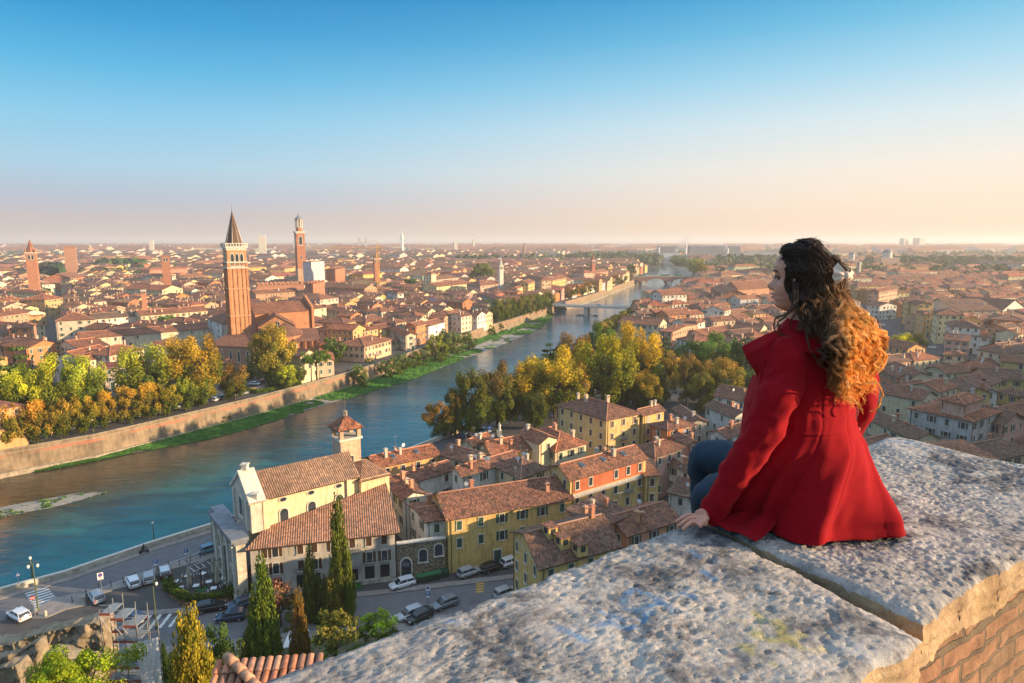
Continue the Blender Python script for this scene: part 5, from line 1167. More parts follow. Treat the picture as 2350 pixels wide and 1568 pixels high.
# factory with steam
fy = 1850.0
for i, (x0d, x1d, yt, cc, lab) in enumerate(((1512, 1562, 582, (.66,.66,.66), 'white factory block left of the steam plume'), (1584, 1700, 566, (.22,.24,.27), 'dark grey factory hall right of the steam plume'), (1515, 1556, 567, (.25,.24,.26), 'grey brown factory hall behind the steam plume'), (1440, 1508, 579, (.4,.36,.33), 'low grey warehouse left of the factory'), (1700, 1790, 580, (.45,.44,.42), 'long pale warehouse roof behind the head'))):
    Y = fy+(60 if i == 2 else 0)-(120 if i == 0 else 0); p = AY(x0d, yt, Y); q = AY(x1d, yt, Y); e = empty('factory', (p.x, Y, 0), lab, 'factory'); mb = MB(); mb.box((p.x+q.x)/2, Y+20, 0, q.x-p.x, 40, p.z); mb.build('wall', M['wall'], e, color=cc)
    mb = MB(); nn_ = 10
    for k in range(nn_): mb.box(p.x+(q.x-p.x)*(k+.5)/nn_, Y+20, p.z, (q.x-p.x)/nn_*.8, 38, 2.5, top=.7)
    mb.build('roof_ridges', M['lead'], e)
for dx, dt in ((1512, 568), (1575, 560), (1670, 570)):
    p = AY(dx, dt, fy-30); e = empty('factory_stack', (p.x, fy-30, 0), {1512:'white silo stack at the left end of the factory', 1575:'white stack under the tall steam plume', 1670:'pale stack far right of the steam plume'}[dx], 'chimney stack'); mb = MB(); mb.lathe(p.x, fy-30, [(3, 0), (2.6, p.z), (3, p.z+.5)], 10); mb.build('shaft', M['white'], e); mb = MB(); mb.lathe(p.x, fy-30, [(3.1, p.z*.8), (3.1, p.z*.86)], 10); mb.build('band', M['metal'], e)
t = bpy.data.materials.new('steam'); t.use_nodes = True; nt = t.node_tree; nt.nodes.clear(); oo = nt.nodes.new('ShaderNodeOutputMaterial'); vv = nt.nodes.new('ShaderNodeVolumePrincipled'); vv.inputs['Density'].default_value = .05; vv.inputs['Color'].default_value = (.95,.95,.95,1); nt.links.new(vv.outputs[0], oo.inputs['Volume'])
mb = MB(); c0 = AY(1555, 574, fy-30)
for k in range(16):
    f = k/15; x = 1540+36*f+4*math.sin(f*9); y = 580-14*f-26*f**3; p = AY(x, y, fy-30+5*math.sin(k)); r = 3+9*f*(1.2-f*.6); mb.lathe(p.x, p.y, [(r*math.sin(a*PI/6)+.05, p.z-r*1.1*math.cos(a*PI/6)) for a in range(7)], 8)
o = mb.build('steam', t); tag(o, 'white steam plume drifting up from the factory beyond the bridges', 'steam', kind='stuff')
mb = MB()
for k in range(6):
    f = k/5; p = AY(1662+5*f, 577-12*f, fy-30); r = 2.5+3*f; mb.lathe(p.x, p.y, [(r*math.sin(a*PI/6)+.05, p.z-r*1.1*math.cos(a*PI/6)) for a in range(7)], 8)
o = mb.build('steam', t); tag(o, 'small faint steam puff behind the head, right of the tall plume', 'steam', kind='stuff')
# ---------------------------------------------------------------- the rest of the city
def inpoly(x, y, P):
    c = False; n = len(P); j = n-1
    for i in range(n):
        xi, yi = P[i][0], P[i][1]; xj, yj = P[j][0], P[j][1]
        if (yi > y) != (yj > y) and x < (xj-xi)*(y-yi)/(yj-yi)+xi: c = not c
        j = i
    return c
RIV = [(x-5.5, y+2) for x, y in LB]+[(x+13, y-5) for x, y in RB[::-1]]
FB = []
for P in FOOT:
    xs_ = [p[0] for p in P]; ys_ = [p[1] for p in P]; cx_, cy_ = sum(xs_)/len(P), sum(ys_)/len(P)
    FB.append((min(xs_), min(ys_), max(xs_), max(ys_), [((p[0]-cx_)*1.02+cx_, (p[1]-cy_)*1.02+cy_) for p in P]))
def blocked(cs):
    for x, y in cs:
        for a, b, c, d, P in FB:
            if a-2 < x < c+2 and b-2 < y < d+2 and inpoly(x, y, P): return True
    return False
def seg_d(x, y, a, b):
    vx, vy = b[0]-a[0], b[1]-a[1]; t_ = max(0, min(1, ((x-a[0])*vx+(y-a[1])*vy)/(vx*vx+vy*vy))); return math.hypot(x-a[0]-vx*t_, y-a[1]-vy*t_)
STREETS = [(G(112,850,0), G(137,640,0), 6), (G(2010,735,0), G(2165,850,0), 13), (G(2010,735,0), G(1960,700,0), 10), (G(1680,745,0), G(1672,690,0), 5)]
OPEN = [  # parks, squares, riverside roads where no house stands
 [G(0,1040,0), G(0,850,0), G(90,850,0), G(110,800,0), G(240,860,0), G(340,830,0), G(520,850,0), G(600,860,0), G(690,860,0), G(640,905,0)],
 [(-30,160), (60,425), (78,420), (74,330), (100,318), (150,300), (150,250), (105,195), (40,168), (10,160)],
 [G(1960,760,0), G(2050,745,0), G(2150,840,0), G(2040,850,0), G(1980,820,0)],
 [G(2080,835,0), G(2080,800,0), G(2170,860,0)]]
OPEN[1] = [(-34,158),(30,150),(60,168),(95,200),(125,245),(118,262),(88,268),(78,330),(80,420),(50,425),(10,250)]
OPEN.append([G(112,900,0), G(115,803,0), G(490,787,0), G(525,862,0), G(300,880,0)])
def free(x, y, s):
    if inpoly(x, y, RIV): return False
    for P in OPEN:
        if inpoly(x, y, P): return False
    for a, b, w in STREETS:
        if seg_d(x, y, a, b) < w+s*.5: return False
    if y < 620 and dist_foot(x, y) > -s*.6: return False
    if y < 155 and x < 46: return False
    return True
WC = [PINK, YEL, OCH, CRM, WHT, ORG, SAL, PALE, CRM, WHT, PALE, CRM, OCH, (.55,.42,.30), (.64,.50,.30)]
RC = [R1_, R2_, R1_, R2_, R3_, R4_, R5_, (.29,.12,.07)]
cells = []
def fill(x0, x1, y0, y1, ang, sx_, sy_, cen, test, hlo, hhi, dens=1.0, street=5):
    ca, sa = math.cos(ang), math.sin(ang)
    D_ = int(max(x1-x0, y1-y0)*.75)
    i0 = int(D_/sx_)+1; j0 = int(D_/sy_)+1
    for i in range(-i0, i0):
        for j in range(-j0, j0):
            if i % street == 0 and False: continue
            gx = i*sx_+(i//street)*3.5; gy = j*sy_+(j//2)*3.0
            gx += rnd.uniform(-1, 1)*sx_*.1; gy += rnd.uniform(-1, 1)*sy_*.1
            x = cen[0]+gx*ca-gy*sa; y = cen[1]+gx*sa+gy*ca
            if not (x0 <= x <= x1 and y0 <= y <= y1) or y < 60 or abs(x) > y*.98+14 or not test(x, y): continue
            if rnd.random() > dens: continue
            if not free(x, y, sx_*.5): continue
            w = sx_*rnd.uniform(.75, 1.3)/2; d = sy_*rnd.uniform(.8, 1.12)/2; a = ang+rnd.gauss(0, .05)+.25*mnoise.noise(Vector((x*.006, y*.006, 0))); c2, s2 = math.cos(a), math.sin(a)
            P = [Vector((x+px*c2-py*s2, y+px*s2+py*c2)) for px, py in ((-w,-d),(w,-d),(w,d),(-w,d))]
            if blocked([(p.x, p.y) for p in P]+[(x, y)]+[((p.x+x)/2, (p.y+y)/2) for p in P]+[((P[k].x+P[(k+1) % 4].x)/2, (P[k].y+P[(k+1) % 4].y)/2) for k in range(4)]): continue
            h = rnd.uniform(hlo, hhi)
            cells.append((x, y, P, h, 'hip' if rnd.random() < .3 else 'gable', 0 if w*1.15 > d else 1, rnd.choice(WC), rnd.choice(RC)))
def left_side(x, y): # left of the river axis
    for i in range(len(LB)-1):
        if LB[i][1] <= y <= LB[i+1][1]:
            return x < LB[i][0]+(LB[i+1][0]-LB[i][0])*(y-LB[i][1])/(LB[i+1][1]-LB[i][1])
    return x < 350
LA = math.radians(-26)
for _k in range(260):
    y = rnd.uniform(300, 1500); x = rnd.uniform(-.8, .8)*y; lf = left_side(x, y); a = (LA if lf else math.radians(15))+rnd.choice((0, 0, PI/2))
    w = rnd.uniform(9, 20)*(1+y/1500); d = rnd.uniform(6, 9)*(1+y/2500); c2, s2 = math.cos(a), math.sin(a)
    P = [Vector((x+px*c2-py*s2, y+px*s2+py*c2)) for px, py in ((-w,-d),(w,-d),(w,d),(-w,d))]
    if len(cells) > 90 or not all(free(p.x, p.y, 6) for p in P) or blocked([(p.x, p.y) for p in P]+[(x, y)]+[((p.x+x)/2, (p.y+y)/2) for p in P]): continue
    cells.append((x, y, P, rnd.uniform(10, 14.5)*(1+y/5000), rnd.choice(('hip','gable','hip')), 0, rnd.choice((CRM, PALE, OCH, YEL, SAL, WHT)), rnd.choice(RC)))
    FB.append((min(p.x for p in P), min(p.y for p in P), max(p.x for p in P), max(p.y for p in P), [(p.x, p.y) for p in P]))
fill(-420, 130, 150, 420, LA, 12.5, 11, (-150, 300), left_side, 6.5, 11.5, .95)
fill(-620, 200, 420, 640, LA, 13.5, 11.5, (-150, 500), left_side, 6.5, 11.5, .95)
fill(-840, 360, 640, 980, LA, 16, 13, (-200, 800), left_side, 7, 13, .97)
RA_ = math.radians(28)
rs = lambda x, y: not left_side(x, y)
fill(20, 420, 60, 420, RA_, 12.5, 11, (150, 260), rs, 6, 12, .96)
fill(60, 640, 420, 700, math.radians(20), 13.5, 11.5, (300, 560), rs, 7, 13, .95)
fill(150, 880, 700, 1000, math.radians(12), 17, 14, (500, 850), rs, 7, 12, .93)
nn2 = lambda th: (lambda x, y: mnoise.noise(Vector((x*.0022, y*.0022, 4)))+mnoise.noise(Vector((x*.008, y*.008, 7)))*.4 < th)
fill(-1500, 380, 980, 1500, LA, 21, 16, (-400, 1200), lambda x, y: left_side(x, y) and nn2(.35)(x, y), 9, 16, .92)
fill(300, 1400, 1000, 1500, math.radians(8), 28, 22, (700, 1200), lambda x, y: rs(x, y) and nn2(-.05)(x, y) and not (1080 < y and x > 420 and rnd.random() < .6), 7, 12, .6)
fill(-2500, 500, 1500, 2600, LA, 40, 30, (-900, 2000), nn2(.12), 9, 18, .75)
fill(400, 2300, 1500, 2600, .1, 55, 40, (1200, 2000), nn2(-.2), 7, 14, .35)
fill(-4600, 4600, 2600, 5600, .2, 95, 75, (0, 4000), nn2(.05), 9, 20, .55)
cells.sort(key=lambda c: math.hypot(c[0], c[1]))
vis = []
for c in cells:
    dx, dy = PX(c[0], c[1], c[3])
    if -20 < dx < 2370: vis.append(c)
NIND = max(0, 297-sum(1 for o in bpy.data.objects if o.type == 'EMPTY' and o.get('category') == 'house'))
def hidden_by_person(c):
    dx, dy = PX(c[0], c[1], c[3]); dx2, dy2 = PX(c[0], c[1], 0)
    if dx > 700:
        if 1800 < dx < 1960 and dy > 600: return True
        if 1700 < dx < 2000 and dy > 850: return True
        pl = 1568-(dx-600)*.386 if dx < 1540 else (1205-(dx-1540)*.40 if dx < 2050 else 1002+(dx-2050)*.2)
        if dy > pl+8: return True
    return False
ind = [c for c in vis if not hidden_by_person(c)][:NIND]; iset = set(id(c) for c in ind)
print('cells', len(cells), 'ind', len(ind), 'maxdist', math.hypot(ind[-1][0], ind[-1][1]) if ind else 0)
# individuals: rows counted back from the river
ORD = ['first','second','third','fourth','fifth','sixth','seventh','eighth','ninth','tenth','eleventh','twelfth','thirteenth','fourteenth','fifteenth','sixteenth','seventeenth','eighteenth','nineteenth','twentieth']
def nth(k):
    if k < 20: return ORD[k]
    t_ = ['twenty','thirty','forty','fifty','sixty','seventy','eighty','ninety'][(k+1)//10-2]; r = (k+1) % 10
    return t_+('-'+ORD[r-1] if r else 'th') if r else t_[:-1]+'ieth'
RN = {R1_:'brown', R2_:'dark brown', R3_:'orange red', R4_:'grey brown', R5_:'light brown', (.29,.12,.07):'russet'}
groups = {}
for c in ind:
    k = ('left' if left_side(c[0], c[1]) else 'near'); groups.setdefault((k, int((math.hypot(c[0], c[1])-100)//14)), []).append(c)
keys = {}
for k, b in sorted(groups): keys.setdefault(k, []).append(b)
for (k, b), L_ in groups.items():
    L_.sort(key=lambda c: PX(c[0], c[1], c[3])[0]); row = keys[k].index(b)
    for i, (x, y, P, h, typ, ax_, wc, rc) in enumerate(L_):
        cn = CNAME.get(wc, 'tan' if wc[0] < .6 else 'straw')
        lab = '%s house, %s %s roof, %s from left, %s row, %s' % (cn, RN.get(rc, 'brown'), 'hipped' if typ == 'hip' else 'gabled', nth(i), nth(row), 'far bank' if k == 'left' else 'near bank')
        d_ = math.hypot(x, y)
        house_at(P, h, typ, ax_, wc=wc, rc=rc, detail=2 if d_ < 150 else 1, label=lab, group='houses packed together across the river' if k == 'left' else 'houses packed together on the near bank', nch=rnd.choice((0,1,1,2,3)), nant=1 if rnd.random() < .3 and d_ < 260 else 0, nsk=1 if rnd.random() < .15 else 0, shut=rnd.choice((GRN, BRN, None)), ov=.45)
# everything farther: one object
mb = MB()
for c in cells:
    if id(c) in iset: continue
    x, y, P, h, typ, ax_, wc, rc = c; d_ = math.hypot(x, y)
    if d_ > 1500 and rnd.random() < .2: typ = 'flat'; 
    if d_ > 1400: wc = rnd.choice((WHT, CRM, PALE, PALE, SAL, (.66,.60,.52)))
    wcv = tuple(min(1, q*rnd.uniform(.72, 1.0)) for q in wc); rise = .175*min((P[1]-P[0]).length, (P[3]-P[0]).length)
    top, gab, ridge, pt, la, lb = roof_pts(P, h, typ, ax_, rise, .5 if typ != 'flat' else .1)
    mb.prism([(p.x, p.y) for p in P], -1, h, 0, wcv, cap=False)
    for g_ in gab: mb.poly_uv(g_, (g_[1]-g_[0]), 0, wcv)
    rcv = tuple(min(1, q*rnd.uniform(.9, 1.3)) for q in rc)
    for poly, U in top: mb.poly_uv(poly, (U.x, U.y, 0), 1, rcv if typ != 'flat' else (.35,.34,.33))
    if d_ < 2600:
        for i in range(4):
            A, B = P[i], P[(i+1) % 4]; v_, n = visible_edge(A, B)
            if not v_: continue
            ln = (B-A).length; u2 = (B-A)/ln; nc = max(1, int(ln/(3.4 if d_ < 1200 else 5)))
            for r in range(2 if d_ < 1000 else 1):
                for cc in range(nc):
                    if rnd.random() < .25: continue
                    q = A+u2*(ln*(cc+.5)/nc)+n*.05; z = h-1.6-r*3.2; w2 = .55; hh = .8
                    mb.face([(q.x-u2.x*w2, q.y-u2.y*w2, z-hh), (q.x+u2.x*w2, q.y+u2.y*w2, z-hh), (q.x+u2.x*w2, q.y+u2.y*w2, z+hh), (q.x-u2.x*w2, q.y-u2.y*w2, z+hh)], 2)
    if d_ < 1000:
        for k in range(rnd.choice((0,1,2,2,3))):
            s = rnd.uniform(.15, .85)*la; t_ = rnd.choice((.3, .5, .7))*lb; q = pt(s, t_, 0); mb.box(q.x, q.y, h+rise*.3, .8, .8, rise*.7+1.3, 0, 0, (.5,.34,.24))
t = NT('far_window'); t.base((.05,.05,.055)).set(Roughness=.5); M['farwin'] = t.mat
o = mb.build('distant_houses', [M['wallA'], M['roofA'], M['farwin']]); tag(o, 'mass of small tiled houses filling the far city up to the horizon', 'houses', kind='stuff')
print('far faces', len(mb.f))
# air
hz = MB(); X = 26500; hz.box(0, 12800, -12, 2*X, 27500, 12+118)
t = bpy.data.materials.new('haze_air'); t.use_nodes = True; nt = t.node_tree; nt.nodes.clear(); oo = nt.nodes.new('ShaderNodeOutputMaterial'); vv = nt.nodes.new('ShaderNodeVolumePrincipled'); vv.inputs['Density'].default_value = HAZE; vv.inputs['Color'].default_value = (1,.97,.95,1); vv.inputs['Anisotropy'].default_value = .2; nt.links.new(vv.outputs[0], oo.inputs['Volume'])
o = hz.build('haze', t); tag(o, 'thin evening haze lying over the whole plain', 'haze', kind='stuff')
# ---------------------------------------------------------------- vegetation
def hill_hit(dx, dy):
    r = ray(dx, dy); t_ = 5.0
    while t_ < 400:
        x, y, z = r[0]*t_, r[1]*t_, CAMH+r[2]*t_
        if z <= max(hill(x, y), 0): return x, y, max(hill(x, y), 0)
        t_ += .3
    return x, y, 0
def crown_mesh(name, seed, kind, n, ls):
    """unit crown: height 1, half width ~.5; leaves are small quads in clumps filling the volume"""
    R = random.Random(seed); mb = MB(); clumps = []
    def inside(p):
        x, y, z = p
        if kind == 'round': return (x*x+y*y)/.25+((z-.55)/.47)**2 < 1
        if kind == 'cyp': f = max(0, min(1, z)); return math.hypot(x, y) < .5*min(1, (1-f)**.62*1.15)*min(1, .55+f*3)
        if kind == 'umb': return (x*x+y*y)/.25+((z-.80)/.2)**2 < 1 and z > .66
        if kind == 'cedar': f = max(0, 1-z); return math.hypot(x, y) < .08+.45*f**.8 and z > .1
        if kind == 'bush': return (x*x+y*y)/.25+((z-.42)/.58)**2 < 1 and z > -.02
    nc = {'round': 58, 'cyp': 210, 'umb': 40, 'cedar': 60, 'bush': 34}[kind]
    while len(clumps) < nc:
        p = (R.uniform(-.5, .5), R.uniform(-.5, .5), R.uniform(0, 1.02))
        if not inside(p): continue
        if kind == 'cedar': p = (p[0], p[1], round(p[2]*8)/8+R.uniform(-.015, .015))
        if kind == 'round':
            rr = math.sqrt((p[0]**2+p[1]**2)/.25+((p[2]-.55)/.47)**2)
            if rr < .5 and R.random() < .7: continue
        clumps.append((p, R.uniform(.09, .16) if kind in ('round', 'bush') else R.uniform(.06, .11), R.uniform(.62, 1.35), R.random()))
    for k in range(n):
        (cx, cy, cz), cr, br, q = clumps[R.randrange(nc)]
        a = R.uniform(0, 2*PI); ph = math.acos(R.uniform(-1, 1)); r = cr*R.random()**.4
        flat = .35 if kind == 'cedar' else 1.0
        d = Vector((math.sin(ph)*math.cos(a), math.sin(ph)*math.sin(a), math.cos(ph)))
        p = Vector((cx, cy, cz))+Vector((d.x*r*(1.5 if kind == 'cedar' else 1), d.y*r*(1.5 if kind == 'cedar' else 1), d.z*r*flat*(1.4 if kind == 'cyp' else 1)))
        out = Vector((p.x, p.y, (p.z-.5)*.6))+d*.5
        nrm = (out.normalized()+Vector((R.gauss(0, .6), R.gauss(0, .6), R.gauss(0, .6)))).normalized()
        t1 = nrm.cross(Vector((R.random()-.5, R.random()-.5, R.random()))).normalized(); t2 = nrm.cross(t1); s = ls*R.uniform(.6, 1.3)
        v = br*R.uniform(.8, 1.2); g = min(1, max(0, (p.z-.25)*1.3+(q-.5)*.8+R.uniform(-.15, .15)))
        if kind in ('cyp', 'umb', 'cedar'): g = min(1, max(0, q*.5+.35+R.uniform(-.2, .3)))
        mb.face([p-t1*s-t2*s*.6, p+t1*s-t2*s*.5, p+t1*s*.8+t2*s*.6, p-t1*s*.7+t2*s*.7], 0, None, (v, g, 0))
    return mb.mesh(name, M['leaf'])
def trunk_mesh(name, seed, kind):
    R = random.Random(seed); mb = MB()
    top = {'round': .55, 'cyp': .9, 'umb': .72, 'cedar': .95, 'bush': .4}[kind]; r = {'round': .03, 'cyp': .045, 'umb': .028, 'cedar': .03, 'bush': .03}[kind]
    mb.tube([(0,0,-.06), (.01,0,top*.3), (-.01,.01,top*.7), (0,0,top)], [r*1.2, r, r*.8, r*.4], 7)
    if kind in ('round', 'umb', 'bush'):
        for k in range(9 if kind != 'bush' else 5):
            a = k*2.4; z = top*(.45+.06*k) if kind == 'round' else top*.8; ex = .34*math.cos(a), .34*math.sin(a)
            mb.tube([(0,0,z), (ex[0]*.5, ex[1]*.5, z+.12), (ex[0], ex[1], min(.92, z+.27))], [r*.55, r*.35, r*.12], 5)
    return mb.mesh(name, M['trunk'])
PROTO = {}
for kind, cfg in dict(pine=(1, 16000, .009), round=(4, 6500, .021), roundbig=(3, 13000, .0155), cyp=(3, 9500, .019), umb=(1, 5200, .014), cedar=(2, 4500, .022), bush=(3, 2600, .026), small=(3, 900, .045)).items():
    base = {'roundbig': 'round', 'small': 'round', 'pine': 'umb'}.get(kind, kind)
    PROTO[kind] = [(crown_mesh('crown_'+kind, 100+i*7+len(kind), base, cfg[1], cfg[2]), trunk_mesh('trunk_'+kind, 5+i, base)) for i in range(cfg[0])]
ORNG=(.46,.27,.035); GOLD=(.52,.34,.03); LIME=(.44,.44,.03); DKG=(.035,.07,.02); GRN_=(.09,.15,.03); RUST=(.28,.12,.035); OLV=(.17,.16,.035); WIL=(.15,.19,.08); YGR=(.42,.38,.045)
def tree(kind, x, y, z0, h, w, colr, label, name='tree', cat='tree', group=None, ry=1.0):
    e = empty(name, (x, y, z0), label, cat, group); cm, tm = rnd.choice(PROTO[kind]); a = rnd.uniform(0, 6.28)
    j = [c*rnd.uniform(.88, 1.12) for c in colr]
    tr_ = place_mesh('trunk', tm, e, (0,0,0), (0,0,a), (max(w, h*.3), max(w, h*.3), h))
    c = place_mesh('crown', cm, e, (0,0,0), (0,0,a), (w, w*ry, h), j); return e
def dtree(kind, cx, base, top, hw, colr, label, z0=0, hillside=False, name='tree', cat='tree', group=None, sink=0):
    if hillside: x, y, z0 = hill_hit(cx, base)
    else: x, y = G(cx, base, z0)
    zt = ZAT(cx, top, y); w = 2*hw*.4357*(y*math.cos(PITCH)+(CAMH-z0)*math.sin(PITCH))/FPX
    return tree(kind, x, y, z0-sink, zt-z0+sink, w, colr, label, name, cat, group)
g_ = 'autumn trees along the far quay road'
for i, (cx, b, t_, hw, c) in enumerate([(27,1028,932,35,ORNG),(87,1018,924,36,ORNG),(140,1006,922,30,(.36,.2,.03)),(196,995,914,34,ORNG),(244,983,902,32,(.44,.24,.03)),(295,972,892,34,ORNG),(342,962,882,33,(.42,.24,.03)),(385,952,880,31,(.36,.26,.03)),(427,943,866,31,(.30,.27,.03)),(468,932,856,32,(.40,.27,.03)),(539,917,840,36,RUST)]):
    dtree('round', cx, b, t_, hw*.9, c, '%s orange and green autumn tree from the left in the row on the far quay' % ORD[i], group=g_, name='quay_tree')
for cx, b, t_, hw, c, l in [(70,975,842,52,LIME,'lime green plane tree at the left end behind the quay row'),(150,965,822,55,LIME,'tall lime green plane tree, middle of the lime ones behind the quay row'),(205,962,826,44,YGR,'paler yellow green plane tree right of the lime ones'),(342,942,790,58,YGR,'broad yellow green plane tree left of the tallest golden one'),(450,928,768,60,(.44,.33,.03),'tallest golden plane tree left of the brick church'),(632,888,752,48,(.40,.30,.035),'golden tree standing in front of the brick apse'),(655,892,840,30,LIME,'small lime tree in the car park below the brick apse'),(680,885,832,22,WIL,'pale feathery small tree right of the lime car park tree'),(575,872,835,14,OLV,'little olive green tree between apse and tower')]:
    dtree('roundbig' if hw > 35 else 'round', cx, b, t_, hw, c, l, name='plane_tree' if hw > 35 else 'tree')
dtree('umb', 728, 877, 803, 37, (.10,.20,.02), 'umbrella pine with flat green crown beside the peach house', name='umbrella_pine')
dtree('cedar', 45, 935, 782, 74, (.11,.17,.04), 'layered dark green cedar at the left edge', name='cedar_tree')
dtree('cedar', 2295, 782, 745, 20, DKG, 'dark conifer by the striped gabled house at the right', name='conifer')
for i, (cx, b, t_, hw, c) in enumerate([(512,968,950,17,(.10,.13,.07)),(498,970,957,10,(.08,.17,.03)),(822,884,832,26,WIL),(850,858,822,16,GRN_),(760,884,862,13,GRN_),(885,866,828,18,WIL),(905,858,820,18,WIL),(925,850,810,21,WIL),(950,842,808,20,GRN_),(972,836,800,20,WIL),(1000,826,770,28,YGR),(1026,818,758,30,WIL),(1050,808,762,22,GRN_),(1076,800,762,20,WIL),(1127,768,745,13,GRN_),(1147,760,742,11,WIL),(1258,722,708,11,GRN_),(1290,712,700,8,GRN_)]):
    dtree('bush', cx, b, t_, hw, c, '%s shrub from the left along the foot of the far river wall' % ORD[i], z0=-5, name='willow_shrub', cat='shrub', group='shrubs below the far river wall')
for i in range(9):
    f = i/8; dtree('round', 1142+118*f, 744-36*f, 690-20*f, 17-2*f, (.20,.15,.03) if i % 2 else (.14,.14,.03), '%s olive brown tree from the left before the first bridge, far bank' % ORD[i], group='trees on the far bank before the first bridge', name='riverside_tree')
for i in range(11):
    f = i/10; dtree('round', 1306+134*f, 686-40*f, 658-34*f, 15-3*f, (.30,.13,.04) if i % 3 else (.33,.18,.04), '%s rust coloured tree from the left between the two nearer bridges' % ORD[i], group='rust coloured trees between the bridges', name='riverside_tree')
for i in range(11):
    f = i/10; dtree('round', 1380+122*f, 774-82*f, 740-62*f, 18-7*f, (.26,.20,.03) if i % 2 else (.33,.22,.04), '%s yellow brown tree from the left in the near bank river row' % ORD[i], group='trees in the near bank river row', name='riverside_tree')
for cx, b, t_, hw, c, l in [(1107,656,606,28,(.13,.15,.03),'big round green tree above the pink palazzo'),(943,676,641,18,(.05,.10,.03),'dark green tree right of the tower crane'),(1449,640,604,10,DKG,'dark green poplar at the left end of the second bridge'),(1425,652,640,9,RUST,'rust tree nearest the second bridge'),(1560,612,590,22,GRN_,'green tree clump on the right bank below the third bridge'),(1600,636,596,20,(.28,.25,.03),'bright yellow green tree right of the river beyond the second bridge'),(1614,640,606,12,(.3,.22,.03),'golden tree touching the yellow green one right of the river'),
    (2058,818,767,34,(.55,.50,.02),'bright yellow tree beside the wide street right of the hair'),(2104,812,765,20,(.13,.12,.05),'brown green holm oak next to the bright yellow tree'),(2266,758,737,16,(.2,.22,.04),'small round tree behind the white corner palazzo'),(1412,640,628,8,ORNG,'small orange tree in the rust row beside the second bridge')]:
    dtree('round', cx, b, t_, hw, c, l)
dtree('cedar', 2037, 962, 872, 30, (.03,.06,.025), 'dark conifer between the golden hair and the grey apartment house', name='conifer')
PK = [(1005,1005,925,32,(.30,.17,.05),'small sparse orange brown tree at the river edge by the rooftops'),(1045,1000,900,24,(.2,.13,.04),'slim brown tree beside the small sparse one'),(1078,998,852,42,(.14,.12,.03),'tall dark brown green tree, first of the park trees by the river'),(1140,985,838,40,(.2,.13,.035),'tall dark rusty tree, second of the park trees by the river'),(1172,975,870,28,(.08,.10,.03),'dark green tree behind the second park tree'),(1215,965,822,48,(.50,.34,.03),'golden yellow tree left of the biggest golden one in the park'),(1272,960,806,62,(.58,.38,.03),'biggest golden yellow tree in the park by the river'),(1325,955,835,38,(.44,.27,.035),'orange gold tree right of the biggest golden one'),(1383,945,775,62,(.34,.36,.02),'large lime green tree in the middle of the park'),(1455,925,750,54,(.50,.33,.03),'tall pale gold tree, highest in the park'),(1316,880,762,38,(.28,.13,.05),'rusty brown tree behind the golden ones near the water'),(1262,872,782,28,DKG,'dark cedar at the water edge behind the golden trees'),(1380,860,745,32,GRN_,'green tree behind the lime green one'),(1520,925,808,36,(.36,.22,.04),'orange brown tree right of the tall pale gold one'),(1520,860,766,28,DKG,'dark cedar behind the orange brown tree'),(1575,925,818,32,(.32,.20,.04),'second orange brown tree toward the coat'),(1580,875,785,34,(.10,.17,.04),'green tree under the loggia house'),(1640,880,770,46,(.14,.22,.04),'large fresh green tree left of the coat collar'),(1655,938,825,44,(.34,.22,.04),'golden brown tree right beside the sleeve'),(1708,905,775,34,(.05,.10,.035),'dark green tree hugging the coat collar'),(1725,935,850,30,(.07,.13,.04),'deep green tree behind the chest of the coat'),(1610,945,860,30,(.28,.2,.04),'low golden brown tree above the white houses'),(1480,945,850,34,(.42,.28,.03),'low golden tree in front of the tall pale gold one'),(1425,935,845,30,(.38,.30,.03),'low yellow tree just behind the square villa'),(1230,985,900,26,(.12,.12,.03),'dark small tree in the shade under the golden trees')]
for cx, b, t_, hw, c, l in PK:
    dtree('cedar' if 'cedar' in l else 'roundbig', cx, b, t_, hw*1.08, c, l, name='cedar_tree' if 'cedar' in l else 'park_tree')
# cypresses and shrubs on the near slope
for cx, b, t_, hw, c, l in [(787,1425,1128,24,(.12,.14,.025),'tallest dark green cypress in front of the grey house'),(768,1432,1300,20,(.24,.17,.04),'golden brown cypress leaning on the tallest one'),(718,1425,1245,18,(.12,.14,.03),'slim cypress left of the tallest one'),(747,1430,1300,18,(.09,.12,.035),'short dusky cypress between the two slim tall ones'),(611,1520,1270,31,(.14,.17,.025),'tall cypress in the middle of the slope, before the church corner'),(690,1512,1345,19,(.24,.13,.035),'rusty dry cypress in the middle of the slope'),(575,1520,1425,19,(.17,.18,.03),'short cypress left of the tall middle one'),(449,1640,1352,41,(.34,.27,.03),'sunlit golden cypress nearest the scaffold'),(381,1560,1468,9,(.03,.06,.02),'thin dark cypress beside the white sheeting')]:
    dtree('cyp', cx, b, t_, hw*1.28, c, l, hillside=True, name='cypress', sink=1)
for cx, b, t_, hw, c, l in [(515,1570,1425,44,(.05,.09,.03),'dark green laurel clump between the golden and middle cypresses'),(770,1520,1410,62,(.22,.20,.04),'broad olive gold bush below the cypresses'),(868,1480,1408,46,(.36,.44,.03),'bright lime bush against the parapet edge'),(645,1440,1330,42,(.34,.15,.10),'bare pinkish autumn tree behind the middle cypress'),(590,1435,1372,26,(.34,.15,.10),'small pinkish autumn tree at the kerb'),(420,1620,1500,36,(.05,.08,.03),'dark shrub at the foot of the golden cypress'),(420,1640,1550,22,(.24,.08,.05),'reddish shrub at the bottom edge by the golden cypress')]:
    dtree('bush', cx, b, t_, hw, c, l, hillside=True, name='shrub', cat='shrub', sink=.5)
x, y, z = hill_hit(195, 1700); e = tree('pine', x, y, ZAT(195, 1520, y)-9, 9, 9.0, (.36,.46,.03), 'bright yellow green pine crown at the bottom left corner', name='pine_tree')
